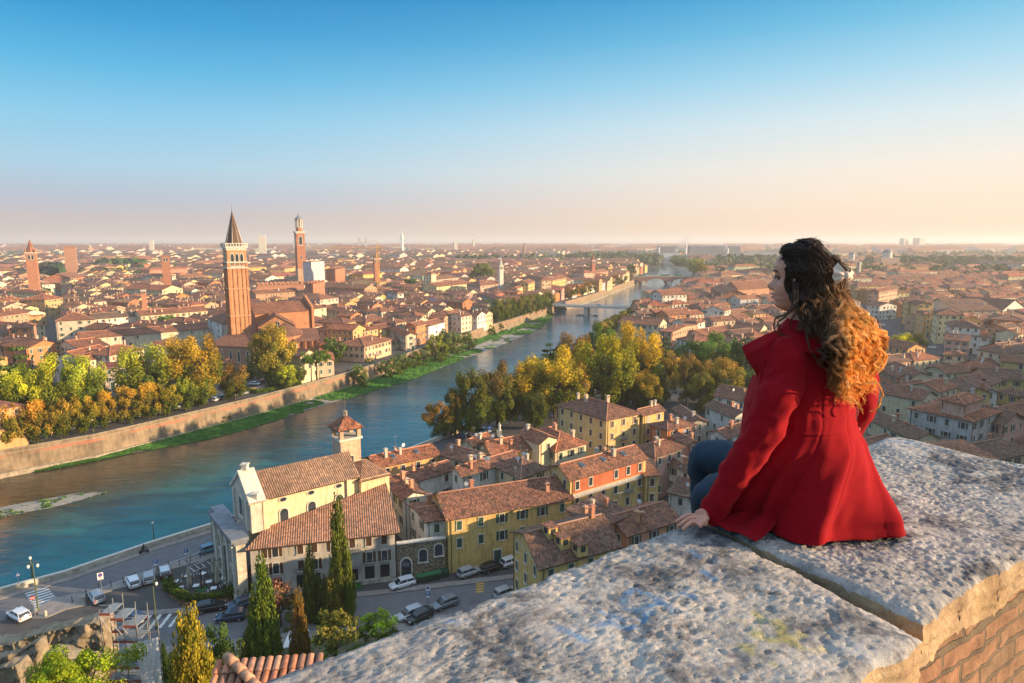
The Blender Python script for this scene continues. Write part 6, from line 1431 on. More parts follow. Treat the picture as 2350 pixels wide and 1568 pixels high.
# scattered city trees
used = 0
for k in range(2600):
    y = rnd.uniform(260, 900); x = rnd.uniform(-.8, .8)*y
    if used >= 34 or not free(x, y, 4): continue
    cs = [(x, y)]
    if any((c[0]-x)**2+(c[1]-y)**2 < 90 for c in cells[:3500]) or blocked(cs): continue
    tree('small', x, y, 0, rnd.uniform(9, 13), rnd.uniform(7, 11), rnd.choice((GRN_, DKG, OLV, YGR)), 'small green garden tree among the roofs of the distant old town', name='garden_tree', group='garden trees among the roofs'); used += 1
# distant woods: one object
mb = MB(); R = random.Random(5)
def wood_tree(x, y, h, w, cc, n):
    for k in range(n):
        a = R.uniform(0, 2*PI); zz = R.random(); rr = w*.5*math.sqrt(max(0, 1-(2*zz-1)**2))*R.uniform(.6, 1); s = w*R.uniform(.14, .26)
        p = Vector((x+rr*math.cos(a), y+rr*math.sin(a), h*(.12+.85*zz))); nr = Vector((math.cos(a), math.sin(a), zz-.3)).normalized()
        t1 = nr.cross(Vector((R.random()-.5, R.random()-.5, 1))).normalized(); t2 = nr.cross(t1); v = R.uniform(.7, 1.3)
        mb.face([p-t1*s-t2*s, p+t1*s-t2*s, p+t1*s+t2*s, p-t1*s+t2*s], 0, None, (cc[0]*v, cc[1]*v, cc[2]*v))
for k in range(17000):
    y = 900+R.random()**1.5*6500; x = R.uniform(-.85, .85)*y
    if inpoly(x, y, RIV): continue
    nv = mnoise.noise(Vector((x*.0022, y*.0022, 4)))+mnoise.noise(Vector((x*.008, y*.008, 7)))*.4
    thr = .28 if x < y*.1 else -.1
    if nv < thr and R.random() < (.93 if x < y*.1 else .72): continue
    if x < y*.1 and R.random() < .3: continue
    cc = R.choice(((.05,.085,.03),(.07,.10,.03),(.04,.07,.03),(.13,.14,.04),(.16,.14,.04))); wood_tree(x, y, R.uniform(9, 17), R.uniform(9, 15), cc, 14 if y < 2500 else 8)
for (dx0, dx1, dyb, Y, n, cc) in ((94, 140, 599, 900, 60, (.03,.06,.035)), (225, 330, 590, 1150, 70, (.05,.08,.03)), (1370, 1510, 590, 1500, 120, (.06,.09,.03)), (1420, 1470, 580, 1900, 60, (.09,.10,.03)), (1990, 2350, 595, 1350, 330, (.07,.10,.03)), (1300, 1520, 582, 1750, 200, (.08,.10,.03)), (1640, 1780, 596, 1450, 110, (.06,.09,.03)), (1050, 1250, 588, 1500, 90, (.06,.08,.03))):
    for k in range(n):
        px = R.uniform(dx0, dx1); x = AY(px, dyb, Y).x; yy = Y+R.uniform(-60, 60); wood_tree(x*yy/Y, yy, R.uniform(14, 24), R.uniform(12, 18), [q*R.uniform(.7, 1.4) for q in cc], 24)
t = NT('far_foliage'); a = t.n('ShaderNodeAttribute', attribute_name='Col'); t.base(a.outputs['Color']).set(Roughness=.95); M['farleaf'] = t.mat
o = mb.build('distant_woods', M['farleaf']); tag(o, 'belts of hazy green woodland between and beyond the far suburbs', 'woods', kind='stuff')
# ---------------------------------------------------------------- cars
def loft(mb, secs, n=16, m=0):
    rings = []
    for x, hw, z0, z1, p_ in secs:
        r = []
        for k in range(n):
            a = 2*PI*k/n; c, s = math.cos(a), math.sin(a); y = hw*math.copysign(abs(c)**p_, c); z = (z0+z1)/2+(z1-z0)/2*math.copysign(abs(s)**p_, s); r.append((x, y, z))
        rings.append(r)
    mb.rings(rings, m)
mb = MB(); loft(mb, [(-2.1,.70,.42,.72,.5),(-2.05,.82,.30,.90,.4),(-1.7,.88,.25,.98,.32),(-.9,.90,.24,.97,.3),(.3,.90,.24,.95,.3),(1.1,.88,.25,.90,.32),(1.75,.84,.27,.80,.36),(2.05,.76,.33,.66,.45),(2.12,.6,.4,.58,.5)]); CB = mb.mesh('car_body', M['car'], smooth=True)
mb = MB(); loft(mb, [(-2.0,.66,.9,.98,.5),(-1.75,.72,.9,1.36,.4),(-1.3,.73,.9,1.44,.35),(0,.73,.9,1.46,.35),(.45,.71,.88,1.40,.4),(1.15,.66,.86,.95,.5)]); CG = mb.mesh('car_cabin', M['glass'], smooth=True)
mb = MB(); loft(mb, [(-1.72,.64,1.38,1.44,.4),(-1.3,.69,1.42,1.48,.35),(0,.70,1.44,1.50,.35),(.42,.66,1.39,1.44,.4)])
for x0, z0, x1, z1 in ((-1.95,.92,-1.62,1.42),(-.55,.92,-.5,1.46),(1.1,.9,.42,1.42)):
    for s in (-1, 1): mb.tube([(x0, s*.74, z0), (x1, s*.69, z1)], .05, 5)
CR = mb.mesh('car_roof', M['car'])
mb = MB(); mb.rings([[(.32*math.cos(a*PI/7), y, .32+.32*math.sin(a*PI/7)) for a in range(14)] for y in (-.1, .1)]); TY_ = mb.mesh('tyre', simple('rubber', (.02,.02,.02), .9))
mb = MB(); mb.rings([[(.2*math.cos(a*PI/5), y, .32+.2*math.sin(a*PI/5)) for a in range(10)] for y in (-.12, .12)]); RM = mb.mesh('rim', M['metal'])
mb = MB(); mb.box(0,0,0,.08,.34,.14); HL = mb.mesh('headlight', M['white']); mb = MB(); mb.box(0,0,0,.08,.26,.2); TL = mb.mesh('tail_light', simple('red_lens', (.45,.02,.02), .3)); mb = MB(); mb.box(0,0,0,.03,.5,.12); NP = mb.mesh('number_plate', M['white'])
def make_car():
    e = empty('parked_car', (0,0,0))
    b = place_mesh('body', CB, e, color=(1,1,1)); b['tint'] = 1; place_mesh('windows', CG, e); r = place_mesh('roof', CR, e, color=(1,1,1)); r['tint'] = 1
    for x in (-1.3, 1.32):
        for s in (-1, 1): w_ = place_mesh('wheel', TY_, e, (x, s*.80, 0)); place_mesh('rim', RM, w_)
    for s in (-1, 1): place_mesh('headlight', HL, e, (2.02, s*.58, .58)); place_mesh('tail_light', TL, e, (-2.06, s*.6, .66))
    place_mesh('number_plate', NP, e, (-2.12, 0, .5)); return e
car0 = make_car(); first_car = [True]
def car(a, b, colr, label, group=None, z=0.02, roofc=None, sc=1.0, name=None):
    """a rear pixel, b front pixel on the ground"""
    A = Vector(G(*a, z)); B = Vector(G(*b, z)); c = (A+B)/2; d = B-A; return car_at(c.x, c.y, math.atan2(d.y, d.x), colr, label, group, z, roofc, sc)
def car_at(x, y, rz, colr, label, group=None, z=0.02, roofc=None, sc=1.0):
    if first_car[0]: o = car0; first_car[0] = False
    else: o = copy_tree(car0)
    for ch_ in o.children:
        if ch_.get('tint'): ch_.color = (*(roofc if (roofc and ch_.name.startswith('roof')) else colr), 1)
    o.location = (x, y, z); o.rotation_euler = (0, 0, rz); o.scale = (sc, sc, sc); return tag(o, label, 'car', group)
CWH=(.75,.76,.78); CSI=(.38,.40,.43); CBK=(.012,.013,.016); CNV=(.02,.045,.09); CRD=(.45,.02,.02); CGY=(.16,.19,.22); CBL=(.10,.22,.30); CYL=(.75,.5,.03)
for a, b, c, l, rc in [((60,1428),(27,1409),CWH,'white hatchback driving in the bottom left corner beside the zebra crossing',None),((232,1391),(212,1362),CSI,'silver estate car parked at the end of the paved strip',None),((313,1356),(298,1328),CWH,'white small car parked left of the silver and black pair',None),((343,1346),(341,1318),CSI,'silver estate car parked between the white and the black car',None),((382,1333),(375,1306),CBK,'black small car with a pale roof parked by the blue sign',(.6,.65,.7)),((465,1271),(507,1259),CBL,'pale blue car parked by the church corner, under the tall lamp',None),((465,1404),(503,1396),CBK,'black car waiting below the cafe hedge',None),((578,1386),(537,1398),CNV,'navy blue car parked at the right end of the cafe hedge',None),((562,1418),(497,1426),CNV,'dark blue saloon driving on the street below the cafe hedge',None),((322,1432),(292,1419),CNV,'dark car half hidden behind the scaffold tower',None),((953,1338),(893,1355),CWH,'white hatchback parked at the kerb beside the refuse bins',None),((968,1405),(912,1427),CSI,'silver hatchback near the parapet edge, left of the grey saloon',None),((985,1413),(940,1432),CBK,'black roofed car right at the parapet edge',None),((1053,1380),(990,1403),CGY,'grey saloon parked on the hill side of the street',None),((1055,1327),(1098,1312),CSI,'small silver car parked before the yellow house door',None),((1107,1316),(1152,1301),CBK,'black car parked under the balcony of the yellow house',None),((1152,1303),(1196,1288),CWH,'white car half hidden by the dormer house corner',None),((1144,1373),(1178,1360),CSI,'pale car roof just showing over the parapet edge',None)]:
    car(a, b, c, l, roofc=rc)
def wall_dir(x, y):
    best = min(range(len(LB)-1), key=lambda i: seg_d(x, y, LB[i], LB[i+1])); v = Vector(LB[best+1])-Vector(LB[best]); return math.atan2(v.y, v.x)
LP = [(61,1015,CRD,'bright red hatchback parked at the left end of the far quay'),(132,1002,CRD,'second red car parked on the far quay'),(169,993,CSI,'silver hatchback parked right of the second red car on the far quay'),(36,1020,CGY,'grey blue car half hidden left of the first red car'),(200,988,CGY,'grey car in the shade right of the silver hatchback'),(254,978,CBK,'black car parked under the fifth quay tree'),(282,972,CBK,'black car parked just left of the sixth quay tree'),(312,966,CNV,'dark blue car right of the sixth quay tree'),(342,958,CBK,'black car under the seventh quay tree'),(374,953,CWH,'white car left of the eighth quay tree'),(405,945,CWH,'white estate car right of the eighth quay tree'),(472,931,CBK,'black car under the tenth quay tree'),(502,925,CWH,'cream white car between tenth and eleventh quay trees'),(521,920,CGY,'grey car just left of the eleventh quay tree'),(536,917,CNV,'dark car under the eleventh quay tree'),(550,914,CSI,'silver car right of the eleventh quay tree'),(564,911,CSI,'last silver car of the quay line before the car park')]
for dx, dy, c, l in LP:
    x, y = G(dx, dy-4, 0); x -= 1.2; y += .8; car_at(x, y, wall_dir(x, y)+rnd.uniform(-.25, .25)+.35, c, l, 'cars parked along the far quay')
for i, (dx, dy, c, l) in enumerate([(584,900,CYL,'yellow taxi in the car park below the brick apse'),(585,884,CWH,'pale car alone on the car park tarmac'),(596,897,CSI,'silver car right beside the yellow taxi'),(606,895,CNV,'dark blue car, second right of the taxi'),(615,892,CBK,'black car, third right of the taxi'),(624,890,CNV,'navy car, fourth right of the taxi'),(640,888,CSI,'silver car under the lime car park tree'),(658,881,CBL,'pale blue car right of the lime car park tree'),(672,878,CSI,'silver car beside the feathery small tree'),(610,879,CBK,'black car in the upper car park row'),(620,880,CBL,'light blue car in the upper car park row'),(582,862,CBK,'black car beside the apse wall')]):
    x, y = G(dx, dy, 0); car_at(x, y, .4 if i not in (0, 1) else -.3, c, l, 'cars in the church car park')
for dx, dy, c, rz, l in [(1098,988,CNV,.3,'dark blue car parked under the park trees'),(1128,992,CBK,.5,'black car parked beside the statue in the park shade'),(1116,1002,CBK,.4,'black car nearest the rooftops in the park shade'),(1068,1003,CNV,.6,'dark car at the river end of the park car row')]:
    x, y = G(dx, dy, 0); car_at(x, y, rz, c, l)
for dx, dy, c, l in [(2141,800,CWH,'white car driving on the wide street at the right'),(2110,768,CSI,'silver car by the kerb of the wide street'),(2014,742,CRD,'red car in the square beside the golden curls'),(2024,748,CWH,'white car in the square beside the golden curls'),(2008,735,CNV,'dark car in the square beside the golden curls'),(1672,736,CWH,'white car in the narrow street left of the face')]:
    x, y = G(dx, dy, 0); car_at(x, y, 1.9, c, l)
p = Vector((30.5,538.5))+(Vector((104,515))-Vector((30.5,538.5)))*.55; car_at(p.x, p.y-2, -.3, CBL, 'light blue car crossing the first bridge', z=2.48)
for i, f in enumerate((.3, .62, .8)):
    e = empty('bus', (150+102*f, 908, 5.3), '%s green bus on the reddish second bridge' % ('left', 'middle', 'right')[i], 'bus', 'green buses on the second bridge')
    mb = MB(); mb.box(150+102*f, 908, 5.6, 12 if i else 10, 2.6, 2.7); o = mb.build('body', simple('bus_green', (.03,.22,.10), .4) if i == 0 else bpy.data.materials['bus_green'], e)
    mb = MB(); mb.box(150+102*f, 908, 6.9, (12 if i else 10)*.94, 2.66, .8); mb.build('windows', M['glass'], e)
    for k in (-3, 3): mb = MB(); mb.rings([[(150+102*f+k+.5*math.cos(a*PI/6), yy, 5.75+.5*math.sin(a*PI/6)) for a in range(12)] for yy in (906.6, 909.4)]); mb.build('wheel', bpy.data.materials['rubber'], e)
# ---------------------------------------------------------------- street furniture
GM = simple('lamp_green', (.10,.13,.06), .6, .3); GLB = simple('lamp_globe', (.8,.78,.7), .3, var=.02); BLU = simple('sign_blue', (.01,.10,.42), .5, var=.03); REDM = simple('sign_red', (.5,.02,.02), .5, var=.03); BLK = simple('black_iron', (.03,.03,.032), .6)
def lamp(a, top, label, kind='arm', z=0):
    x, y = G(*a, z); zt = ZAT(a[0], top, y); e = empty('street_lamp', (x, y, z), label, 'street lamp'); h = zt-z
    mb = MB(); mb.tube([(x,y,z),(x,y,z+h)], [.12,.06], 8); mb.lathe(x, y, [(.2,z),(.2,z+.5),(.1,z+.8)], 8); mb.build('post', GM, e)
    if kind == 'double': arms = ((-.55, -.2), (.55, .2))
    elif kind == 'arm': arms = ((.5, 0),)
    else: arms = ((0, 0),)
    for ax_, ay_ in arms:
        mb = MB(); zz = z+h
        if ax_ or ay_: mb.tube([(x,y,zz-.3),(x+ax_*.3,y+ay_*.3,zz+.3),(x+ax_,y+ay_,zz+.2),(x+ax_,y+ay_,zz-.2)], .04, 6); mb.build('arm', GM, e)
        mb = MB(); q = zz-.75 if ax_ or ay_ else zz; mb.lathe(x+ax_, y+ay_, [(.05,q+.5),(.19,q+.4),(.2,q+.2),(.1,q)][::-1], 8); mb.build('lamp_shade', GLB, e)
lamp((88,1403),1292,'double headed green street lamp by the zebra crossing','double'); lamp((360,1443),1332,'single arm street lamp in front of the cafe hedge','arm'); lamp((489,1254),1166,'tall street lamp at the corner of the church','arm')
lamp((75,1330),1284,'short lamp on the river parapet behind the zebra crossing','top'); lamp((354,1243),1203,'short lamp on the river parapet above the moving scooter','top'); lamp((214,991),966,'street lamp on the far quay among the autumn trees','top'); lamp((639,892),865,'street lamp on the far wall below the apse','top'); lamp((734,872),850,'street lamp on the far wall by the umbrella pine','top')
lamp((148+440,1),1,'x') if False else None
for i, (dx, b, tp) in enumerate(((2068,753,720),(2092,769,733),(2113,778,748))): lamp((dx, b), tp, '%s street lamp from the left on the wide street at the right' % ORD[i], 'arm')
def sign(a, top, label, kind, z=0, sz=.62):
    x, y = G(*a, z); zt = ZAT(a[0], top, y); e = empty('road_sign', (x, y, z), label, 'road sign'); rz = math.atan2(-y, -x)+PI/2
    mb = MB(); mb.tube([(x,y,z),(x,y,zt+.3)], .045, 6); mb.build('post', M['metal'], e)
    def lp(u, w_, d=.0): c, s = math.cos(rz), math.sin(rz); return (x+u*c-(-.09-d)*-s*-1, y+u*s+(-.09-d)*c, zt+w_)
    def panel(w_, h_, zc_, mat, d, nm, disc=False):
        mb = MB()
        if disc: mb.rings([[(r*math.cos(a_*PI/10), yy, zc_+r*math.sin(a_*PI/10)) for a_ in range(20)] for r, yy in ((w_/2, -.06-d), (w_/2, -.045-d))])
        else: mb.box(0, -.06-d, zc_-h_/2, w_, .02, h_)
        o = mb.build(nm, mat); o.parent = e; o.location = (0, 0, zt-z); o.rotation_euler = (0, 0, rz); return o
    if kind == 'nopark': panel(sz*1.3, sz*1.9, 0, M['white'], 0, 'sign_board'); panel(sz, 0, .2, REDM, .02, 'red_ring', True); panel(sz*.78, 0, .2, BLU, .035, 'blue_disc', True); o = panel(sz*.1, sz*.8, 0, REDM, .05, 'red_bar'); o.rotation_euler = (0, 0, rz); panel(sz*.8, .08, -.45, BLK, .02, 'black_line')
    if kind == 'cross':
        panel(sz, sz, 0, BLU, 0, 'sign_board'); mb = MB(); mb.face([(-.27, -.09, -.22), (.27, -.09, -.22), (0, -.09, .28)]); o = mb.build('white_triangle', M['white']); o.parent = e; o.location = (0,0,zt-z); o.rotation_euler = (0,0,rz); panel(.08, .25, -.05, BLK, .05, 'figure')
    if kind == 'P':
        panel(sz, sz*1.2, 0, BLU, 0, 'sign_board'); mb = MB()
        mb.box(-.13, -.09, -.3, .1, .02, .62); mb.box(.02, -.09, .24, .24, .02, .08); mb.box(.02, -.09, -.02, .24, .02, .08); mb.box(.14, -.09, .0, .09, .02, .28)
        o = mb.build('letter_p', M['white']); o.parent = e; o.location = (0,0,zt-z); o.rotation_euler = (0,0,rz); panel(sz, sz*.6, -sz*.95, M['white'], 0, 'lower_plate')
    if kind == 'noentry': panel(sz, 0, 0, REDM, 0, 'sign_board', True); panel(sz*.7, sz*.18, 0, M['white'], .02, 'white_bar')
    if kind == 'both':
        panel(sz, sz*1.2, 0, M['white'], 0, 'sign_board'); panel(sz*.7, 0, .1, REDM, .02, 'red_ring', True); panel(sz*.54, 0, .1, BLU, .035, 'blue_disc', True)
        panel(sz*.95, sz*1.1, -sz*1.25, BLU, 0, 'parking_board'); mb = MB(); q = -sz*1.25
        mb.box(-.12, -.09, q-.28, .1, .02, .56); mb.box(.03, -.09, q+.2, .24, .02, .08); mb.box(.03, -.09, q-.04, .24, .02, .08); mb.box(.14, -.09, q-.02, .09, .02, .26)
        o = mb.build('letter_p', M['white']); o.parent = e; o.location = (0,0,zt-z); o.rotation_euler = (0,0,rz); panel(sz*.8, sz*.5, -sz*2.15, M['white'], 0, 'lower_plate')
    return e
sign((234,1360),1322,'white no parking sign on a pole by the paved strip','nopark'); sign((45,1354),1318,'blue pedestrian crossing sign on the river parapet','cross'); sign((359,1312),1288,'blue parking sign with white plate above the black small car','P'); sign((430,1296),1263,'blue parking sign near the hatched road markings','P'); sign((77,1392),1372,'red no entry disc beside the double street lamp','noentry'); sign((983,1408),1350,'tall no parking and P sign on the hill side of the street','both'); sign((1124,1000),982,'blue P sign among the park cars behind the rooftops','P',sz=1.0)
for i, (dx, dy) in enumerate(((166,1382),(198,1366),(227,1352),(255,1346),(283,1338),(309,1326),(362,1309),(387,1300),(412,1297),(437,1288),(460,1279))):
    x, y = G(dx, dy, .14); e = empty('bollard', (x, y, .14), '%s black bollard from the left along the paved strip' % ORD[i], 'bollard', 'bollards along the paved strip'); mb = MB(); mb.lathe(x, y, [(.1,.14),(.07,.25),(.06,1.0),(.09,1.05),(.05,1.18)], 8); mb.build('post', BLK, e)
# concrete blocks on the island
for i, (dx, dy) in enumerate(((82,1411),(105,1413),(192,1380))):
    x, y = G(dx, dy, .14); e = empty('stone_bollard', (x, y, .14), ('dark litter bin on the traffic island','white stone bollard on the traffic island','round topped stone post where the paved strip starts')[i], 'bollard'); mb = MB(); mb.lathe(x, y, [(.28,.14),(.28,.9),(.3,1.0),(.1,1.2)] if i != 1 else [(.2,.14),(.2,.8),(.08,1.0)], 10); mb.build('post', M['stone'] if i else M['metal'], e)
# refuse bins
BIN = simple('bin_green', (.02,.06,.035), .6); BINL = simple('bin_lid', (.03,.16,.06), .5)
for i, (dx, dy) in enumerate(((966,1338),(984,1334),(1002,1330),(1020,1325))):
    x, y = G(dx, dy, 0); y += .3; e = empty('refuse_bin', (x, y, 0), '%s of four wheeled refuse bins against the stone wall' % ORD[i], 'bin', 'refuse bins against the stone wall'); mb = MB(); mb.box(x, y, .18, 1.3, .9, .95, rz=.25, top=1.12); mb.build('bin_body', BIN, e)
    mb = MB(); mb.box(x, y, 1.13, 1.5, 1.05, .18, rz=.25, top=.85); mb.build('lid', BINL if i != 3 else BIN, e)
    for sx_ in (-.5, .5):
        for sy_ in (-.35, .35): mb = MB(); mb.lathe(x+sx_, y+sy_, [(.08,0),(.09,.1),(.05,.2)], 6); mb.build('wheel', BLK, e)
# cafe: tables, chairs, closed umbrellas, hedge
TB = [(403,1343),(415,1358),(432,1330),(451,1353),(466,1325),(480,1344),(491,1359),(515,1336),(524,1347),(500,1313)]
tm = MB(); tm.box(0,0,.72,.9,.9,.04); TT = tm.mesh('table_top', M['white']); tm = MB(); tm.tube([(0,0,.05),(0,0,.72)], .03, 6); tm.box(0,0,0,.5,.08,.04); tm.box(0,0,0,.08,.5,.042); TLg = tm.mesh('table_leg', M['metal'])
cm_ = MB(); cm_.box(0,0,.42,.42,.42,.04); CS = cm_.mesh('seat', M['wood']); cm_ = MB(); cm_.box(0,.2,.46,.42,.03,.45); CBk = cm_.mesh('backrest', M['white'])
cm_ = MB(); cm_.box(0,0,0,.03,.03,.42); CL = cm_.mesh('leg', M['metal'])
ki = 0
for i, (dx, dy) in enumerate(TB):
    x, y = G(dx, dy, 0); e = empty('cafe_table', (x, y, 0), '%s white cafe table from the left on the terrace before the church' % ORD[sorted(range(len(TB)), key=lambda q: TB[q][0]).index(i)], 'table', 'white cafe tables', rnd.uniform(-.3, .5)); place_mesh('table_top', TT, e); place_mesh('leg', TLg, e)
    for k in range(2):
        a = rnd.uniform(0, 1)+k*PI; e2 = empty('cafe_chair', (x+.75*math.cos(a), y+.75*math.sin(a), 0), 'brown cafe chair drawn up to a white terrace table', 'chair', 'cafe chairs', a-PI/2); place_mesh('seat', CS, e2); place_mesh('backrest', CBk, e2)
        for lx in (-.18, .18):
            for ly in (-.18, .18): place_mesh('leg', CL, e2, (lx, ly, 0))
UMB = simple('umbrella_canvas', (.42,.38,.29), .9)
for i, (dx, dy, l) in enumerate(((436,1356,'closed beige umbrella at the left of the cafe terrace'),(500,1352,'closed beige umbrella at the right front of the cafe terrace'),(492,1330,'closed beige umbrella at the rear of the cafe terrace'))):
    x, y = G(dx, dy, 0); e = empty('parasol', (x, y, 0), l, 'parasol'); mb = MB(); mb.tube([(x,y,0),(x,y,4.3)], .05, 6); mb.build('pole', M['wood'], e)
    mb = MB(); mb.rings([[(x+r*(1+.25*math.cos(a*PI/2.0))*math.cos(a*PI/8), y+r*(1+.25*math.cos(a*PI/2.0))*math.sin(a*PI/8), z) for a in range(16)] for r, z in ((.30,1.2),(.36,1.6),(.28,2.6),(.26,3.2),(.14,3.9),(.04,4.3))]); mb.build('canopy', UMB, e)
x, y = G(463, 1352, 0); e = empty('cafe_canopy_frame', (x, y, 0), 'dark central post with spreading arms on the cafe terrace', 'canopy frame'); mb = MB(); mb.tube([(x,y,0),(x,y,3.4)], .12, 6); mb.build('pole', M['wood'], e)
for ex, ey in ((-3.2, 1.6), (2.8, 3.2)): mb = MB(); mb.tube([(x,y,3.3),(x+ex,y+ey,4.1)], .05, 5); mb.build('arm', BLK, e)
mb = MB(); mb.box(x, y, .02, 1.6, 1.6, .06); mb.build('base', bpy.data.materials['green_carpet'], e)
def hedge(P, w_, h_, label, colr=(.05,.09,.02)):
    mb = MB(); R = random.Random(3)
    for i in range(len(P)-1):
        a, b = Vector(P[i]), Vector(P[i+1]); n = int((b-a).length*260)
        for k in range(n):
            q = a+(b-a)*R.random(); p_ = Vector((q.x+R.uniform(-w_, w_)/2, q.y+R.uniform(-w_, w_)/2, R.random()**.6*h_)); s = .12; d = Vector((R.gauss(0,1), R.gauss(0,1), R.gauss(0,1))).normalized(); t1 = d.orthogonal().normalized(); t2 = d.cross(t1); v = R.uniform(.6, 1.5)
            mb.face([p_-t1*s-t2*s, p_+t1*s-t2*s, p_+t1*s+t2*s, p_-t1*s+t2*s], 0, None, (v, R.random(), 0))
    e = empty('hedge', (P[0][0], P[0][1], 0), label, 'hedge'); o = mb.build('foliage', M['leaf'], e, color=colr); return e
e = hedge([G(396,1362,0), G(425,1383,0), G(470,1384,0), G(527,1372,0)], 1.3, 1.3, 'clipped green hedge in planters round the cafe terrace'); mb = MB(); P = [G(396,1362,0), G(425,1383,0), G(470,1384,0), G(527,1372,0)]
for i in range(3): a, b = Vector(P[i]), Vector(P[i+1]); m_ = (a+b)/2; d = b-a; mb = MB(); mb.box(m_.x, m_.y-.3, 0, d.length*.96, 1.0, .45, rz=math.atan2(d.y, d.x)); mb.build('planter', simple('terracotta', (.30,.13,.08), .8) if i == 0 else bpy.data.materials['terracotta'], e)
hedge([G(532,1362,0), G(555,1372,0), G(574,1366,0)], 2.0, 1.8, 'rounded green bush where the cafe hedge meets the church')
hedge([G(385,1348,0), G(392,1356,0)], 1.6, 1.5, 'round potted bush at the left end of the cafe hedge')
hedge([G(512,1292,0), G(522,1300,0)], 1.8, 2.0, 'potted shrub beside the church portal')
hedge([G(535,1320,0), G(548,1350,0)], 1.6, 2.2, 'tall potted plants along the foot of the church facade')
hedge([G(504,878,0), G(587,905,0)][:1]+[G(590,903,0), G(640,893,0)], 1.5, 1.3, 'low hedge at the edge of the car park on the far wall', (.10,.16,.02)); hedge([G(680,878,0), G(755,858,0)], 2.5, 1.8, 'long green hedge on the far wall between car park and umbrella pine', (.08,.15,.02))
# scooter
x, y = G(331,1270,0); e = empty('scooter', (x, y, 0), 'small dark scooter with its rider beside the river parapet', 'scooter', rz=.75)
for xx in (-.6, .6): mb = MB(); mb.rings([[(xx+.24*math.cos(a*PI/6), yy, .24+.24*math.sin(a*PI/6)) for a in range(12)] for yy in (-.06, .06)]); o = mb.build('wheel', bpy.data.materials['rubber']); o.parent = e
mb = MB(); loft(mb, [(-.75,.08,.5,.75,.6),(-.3,.16,.35,.8,.5),(.1,.14,.3,.45,.5),(.5,.14,.3,.5,.5),(.62,.12,.4,.95,.5)]); mb.tube([(.55,-.3,1.0),(.55,.3,1.0)], .03, 6); o = mb.build('scooter_body', BLK); o.parent = e
pe = empty('person', (x, y, 0), 'rider in dark clothes and helmet on the moving scooter', 'person', rz=.75)
mb = MB(); mb.rings([[(-.15+cx_+r*math.cos(a*PI/5), 1.15*r*math.sin(a*PI/5), z_) for a in range(10)] for cx_, r, z_ in ((-.05,.17,.78),(0,.17,1.0),(.1,.20,1.3),(.12,.08,1.45),(.13,.12,1.5),(.14,.13,1.65),(.12,.05,1.78))])
for s in (-1, 1): mb.tube([(-.15,s*.1,.82),(.2,s*.14,.75),(.25,s*.12,.35)], [.09,.075,.05], 7); mb.tube([(-.02,s*.19,1.3),(.2,s*.26,1.08),(.52,s*.24,1.02)], [.06,.05,.04], 6)
o = mb.build('body', simple('dark_cloth', (.03,.028,.035), .9), smooth=True); o.parent = pe
# statue in the park
x, y = G(1146, 1000, 0); e = empty('statue', (x, y, 0), 'pale stone statue in the park shade behind the rooftops', 'statue'); mb = MB(); mb.box(x, y, 0, 1.2, 1.2, 1.6); mb.build('pedestal', M['trim'], e); mb = MB(); mb.rings([[(x+r*math.cos(a*PI/4), y+r*.7*math.sin(a*PI/4), z_) for a in range(8)] for r, z_ in ((.5,1.6),(.38,2.4),(.5,3.1),(.2,3.5),(.22,3.8),(.05,4.0))]); mb.build('figure', M['trim'], e)
# white parasol on terrace
x, y = G(1525, 1090, 4); e = empty('parasol', (x, y, 4), 'open white parasol on a roof terrace below the pink house', 'parasol'); mb = MB(); mb.tube([(x,y,4),(x,y,6.4)], .04, 6); mb.build('pole', M['metal'], e); mb = MB(); mb.lathe(x, y, [(1.7,6.0),(1.0,6.35),(.05,6.6)], 8); mb.build('canopy', M['white'], e)
# ---- ruin wall, rocks and scaffold
def rocky(name, label, cat, prof_pts, Y, depth, seed, col=(.34,.27,.18)):
    """lumpy masonry block: front outline (d pixels at depth Y) extruded back and displaced"""
    mb = MB(); P = [AY(x_, y_, Y) for x_, y_ in prof_pts]; x0 = min(p.x for p in P); x1 = max(p.x for p in P); nx = int((x1-x0)*9)+2; nz = 60
    def top_at(x):
        for i in range(len(P)-1):
            if P[i].x <= x <= P[i+1].x: return P[i].z+(P[i+1].z-P[i].z)*(x-P[i].x)/(P[i+1].x-P[i].x+1e-9)
        return P[-1].z
    zb = min(hill(x0, Y), hill(x1, Y), 3)-1; grid = []
    for j in range(nz+14):
        row = []
        for i in range(nx):
            x = x0+(x1-x0)*i/(nx-1); zt = top_at(x)
            if j < nz: z = zb+(zt-zb)*j/(nz-1); yy = Y
            else: z = zt; yy = Y+depth*(j-nz+1)/7 if j < nz+7 else Y+depth
            if j >= nz+7: z = zt+(zb-zt)*(j-nz-6)/7
            v = Vector((x*.7+seed, yy*.7, z*.7)); d = .55*mnoise.noise(v)+.3*mnoise.noise(v*2.6)+.16*mnoise.noise(v*6)
            row.append((x+.5*mnoise.noise(v+Vector((9,0,0))), yy-d if j < nz else yy+.3*d, z+(.5*d if j >= nz-2 else 0)))
        grid.append(row)
    mb.rings(grid, cap=False, closed=False); mb.poly_uv([r[0] for r in grid][::-1], (0,1,0)); mb.poly_uv([r[-1] for r in grid], (0,1,0))
    o = mb.build(name, M['ruin'], smooth=True); return tag(o, label, cat)
t = NT('ruin_masonry'); p = t.pos(); n1 = t.noise(.7, 8, .75, p); c = t.ramp(n1, [(.25,(.08,.068,.05)),(.40,(.24,.19,.13)),(.55,(.42,.34,.23)),(.8,(.55,.46,.33))])
c = t.mix(t.ramp(t.noise(.35, 4, .6, p), [(.55, 0.0), (.7, .55)]), c, (.28,.12,.075)); t.base(c).set(Roughness=.98); t.bump(t.noise(2.5, 8, .8, p), 1.0, .35); M['ruin'] = t.mat
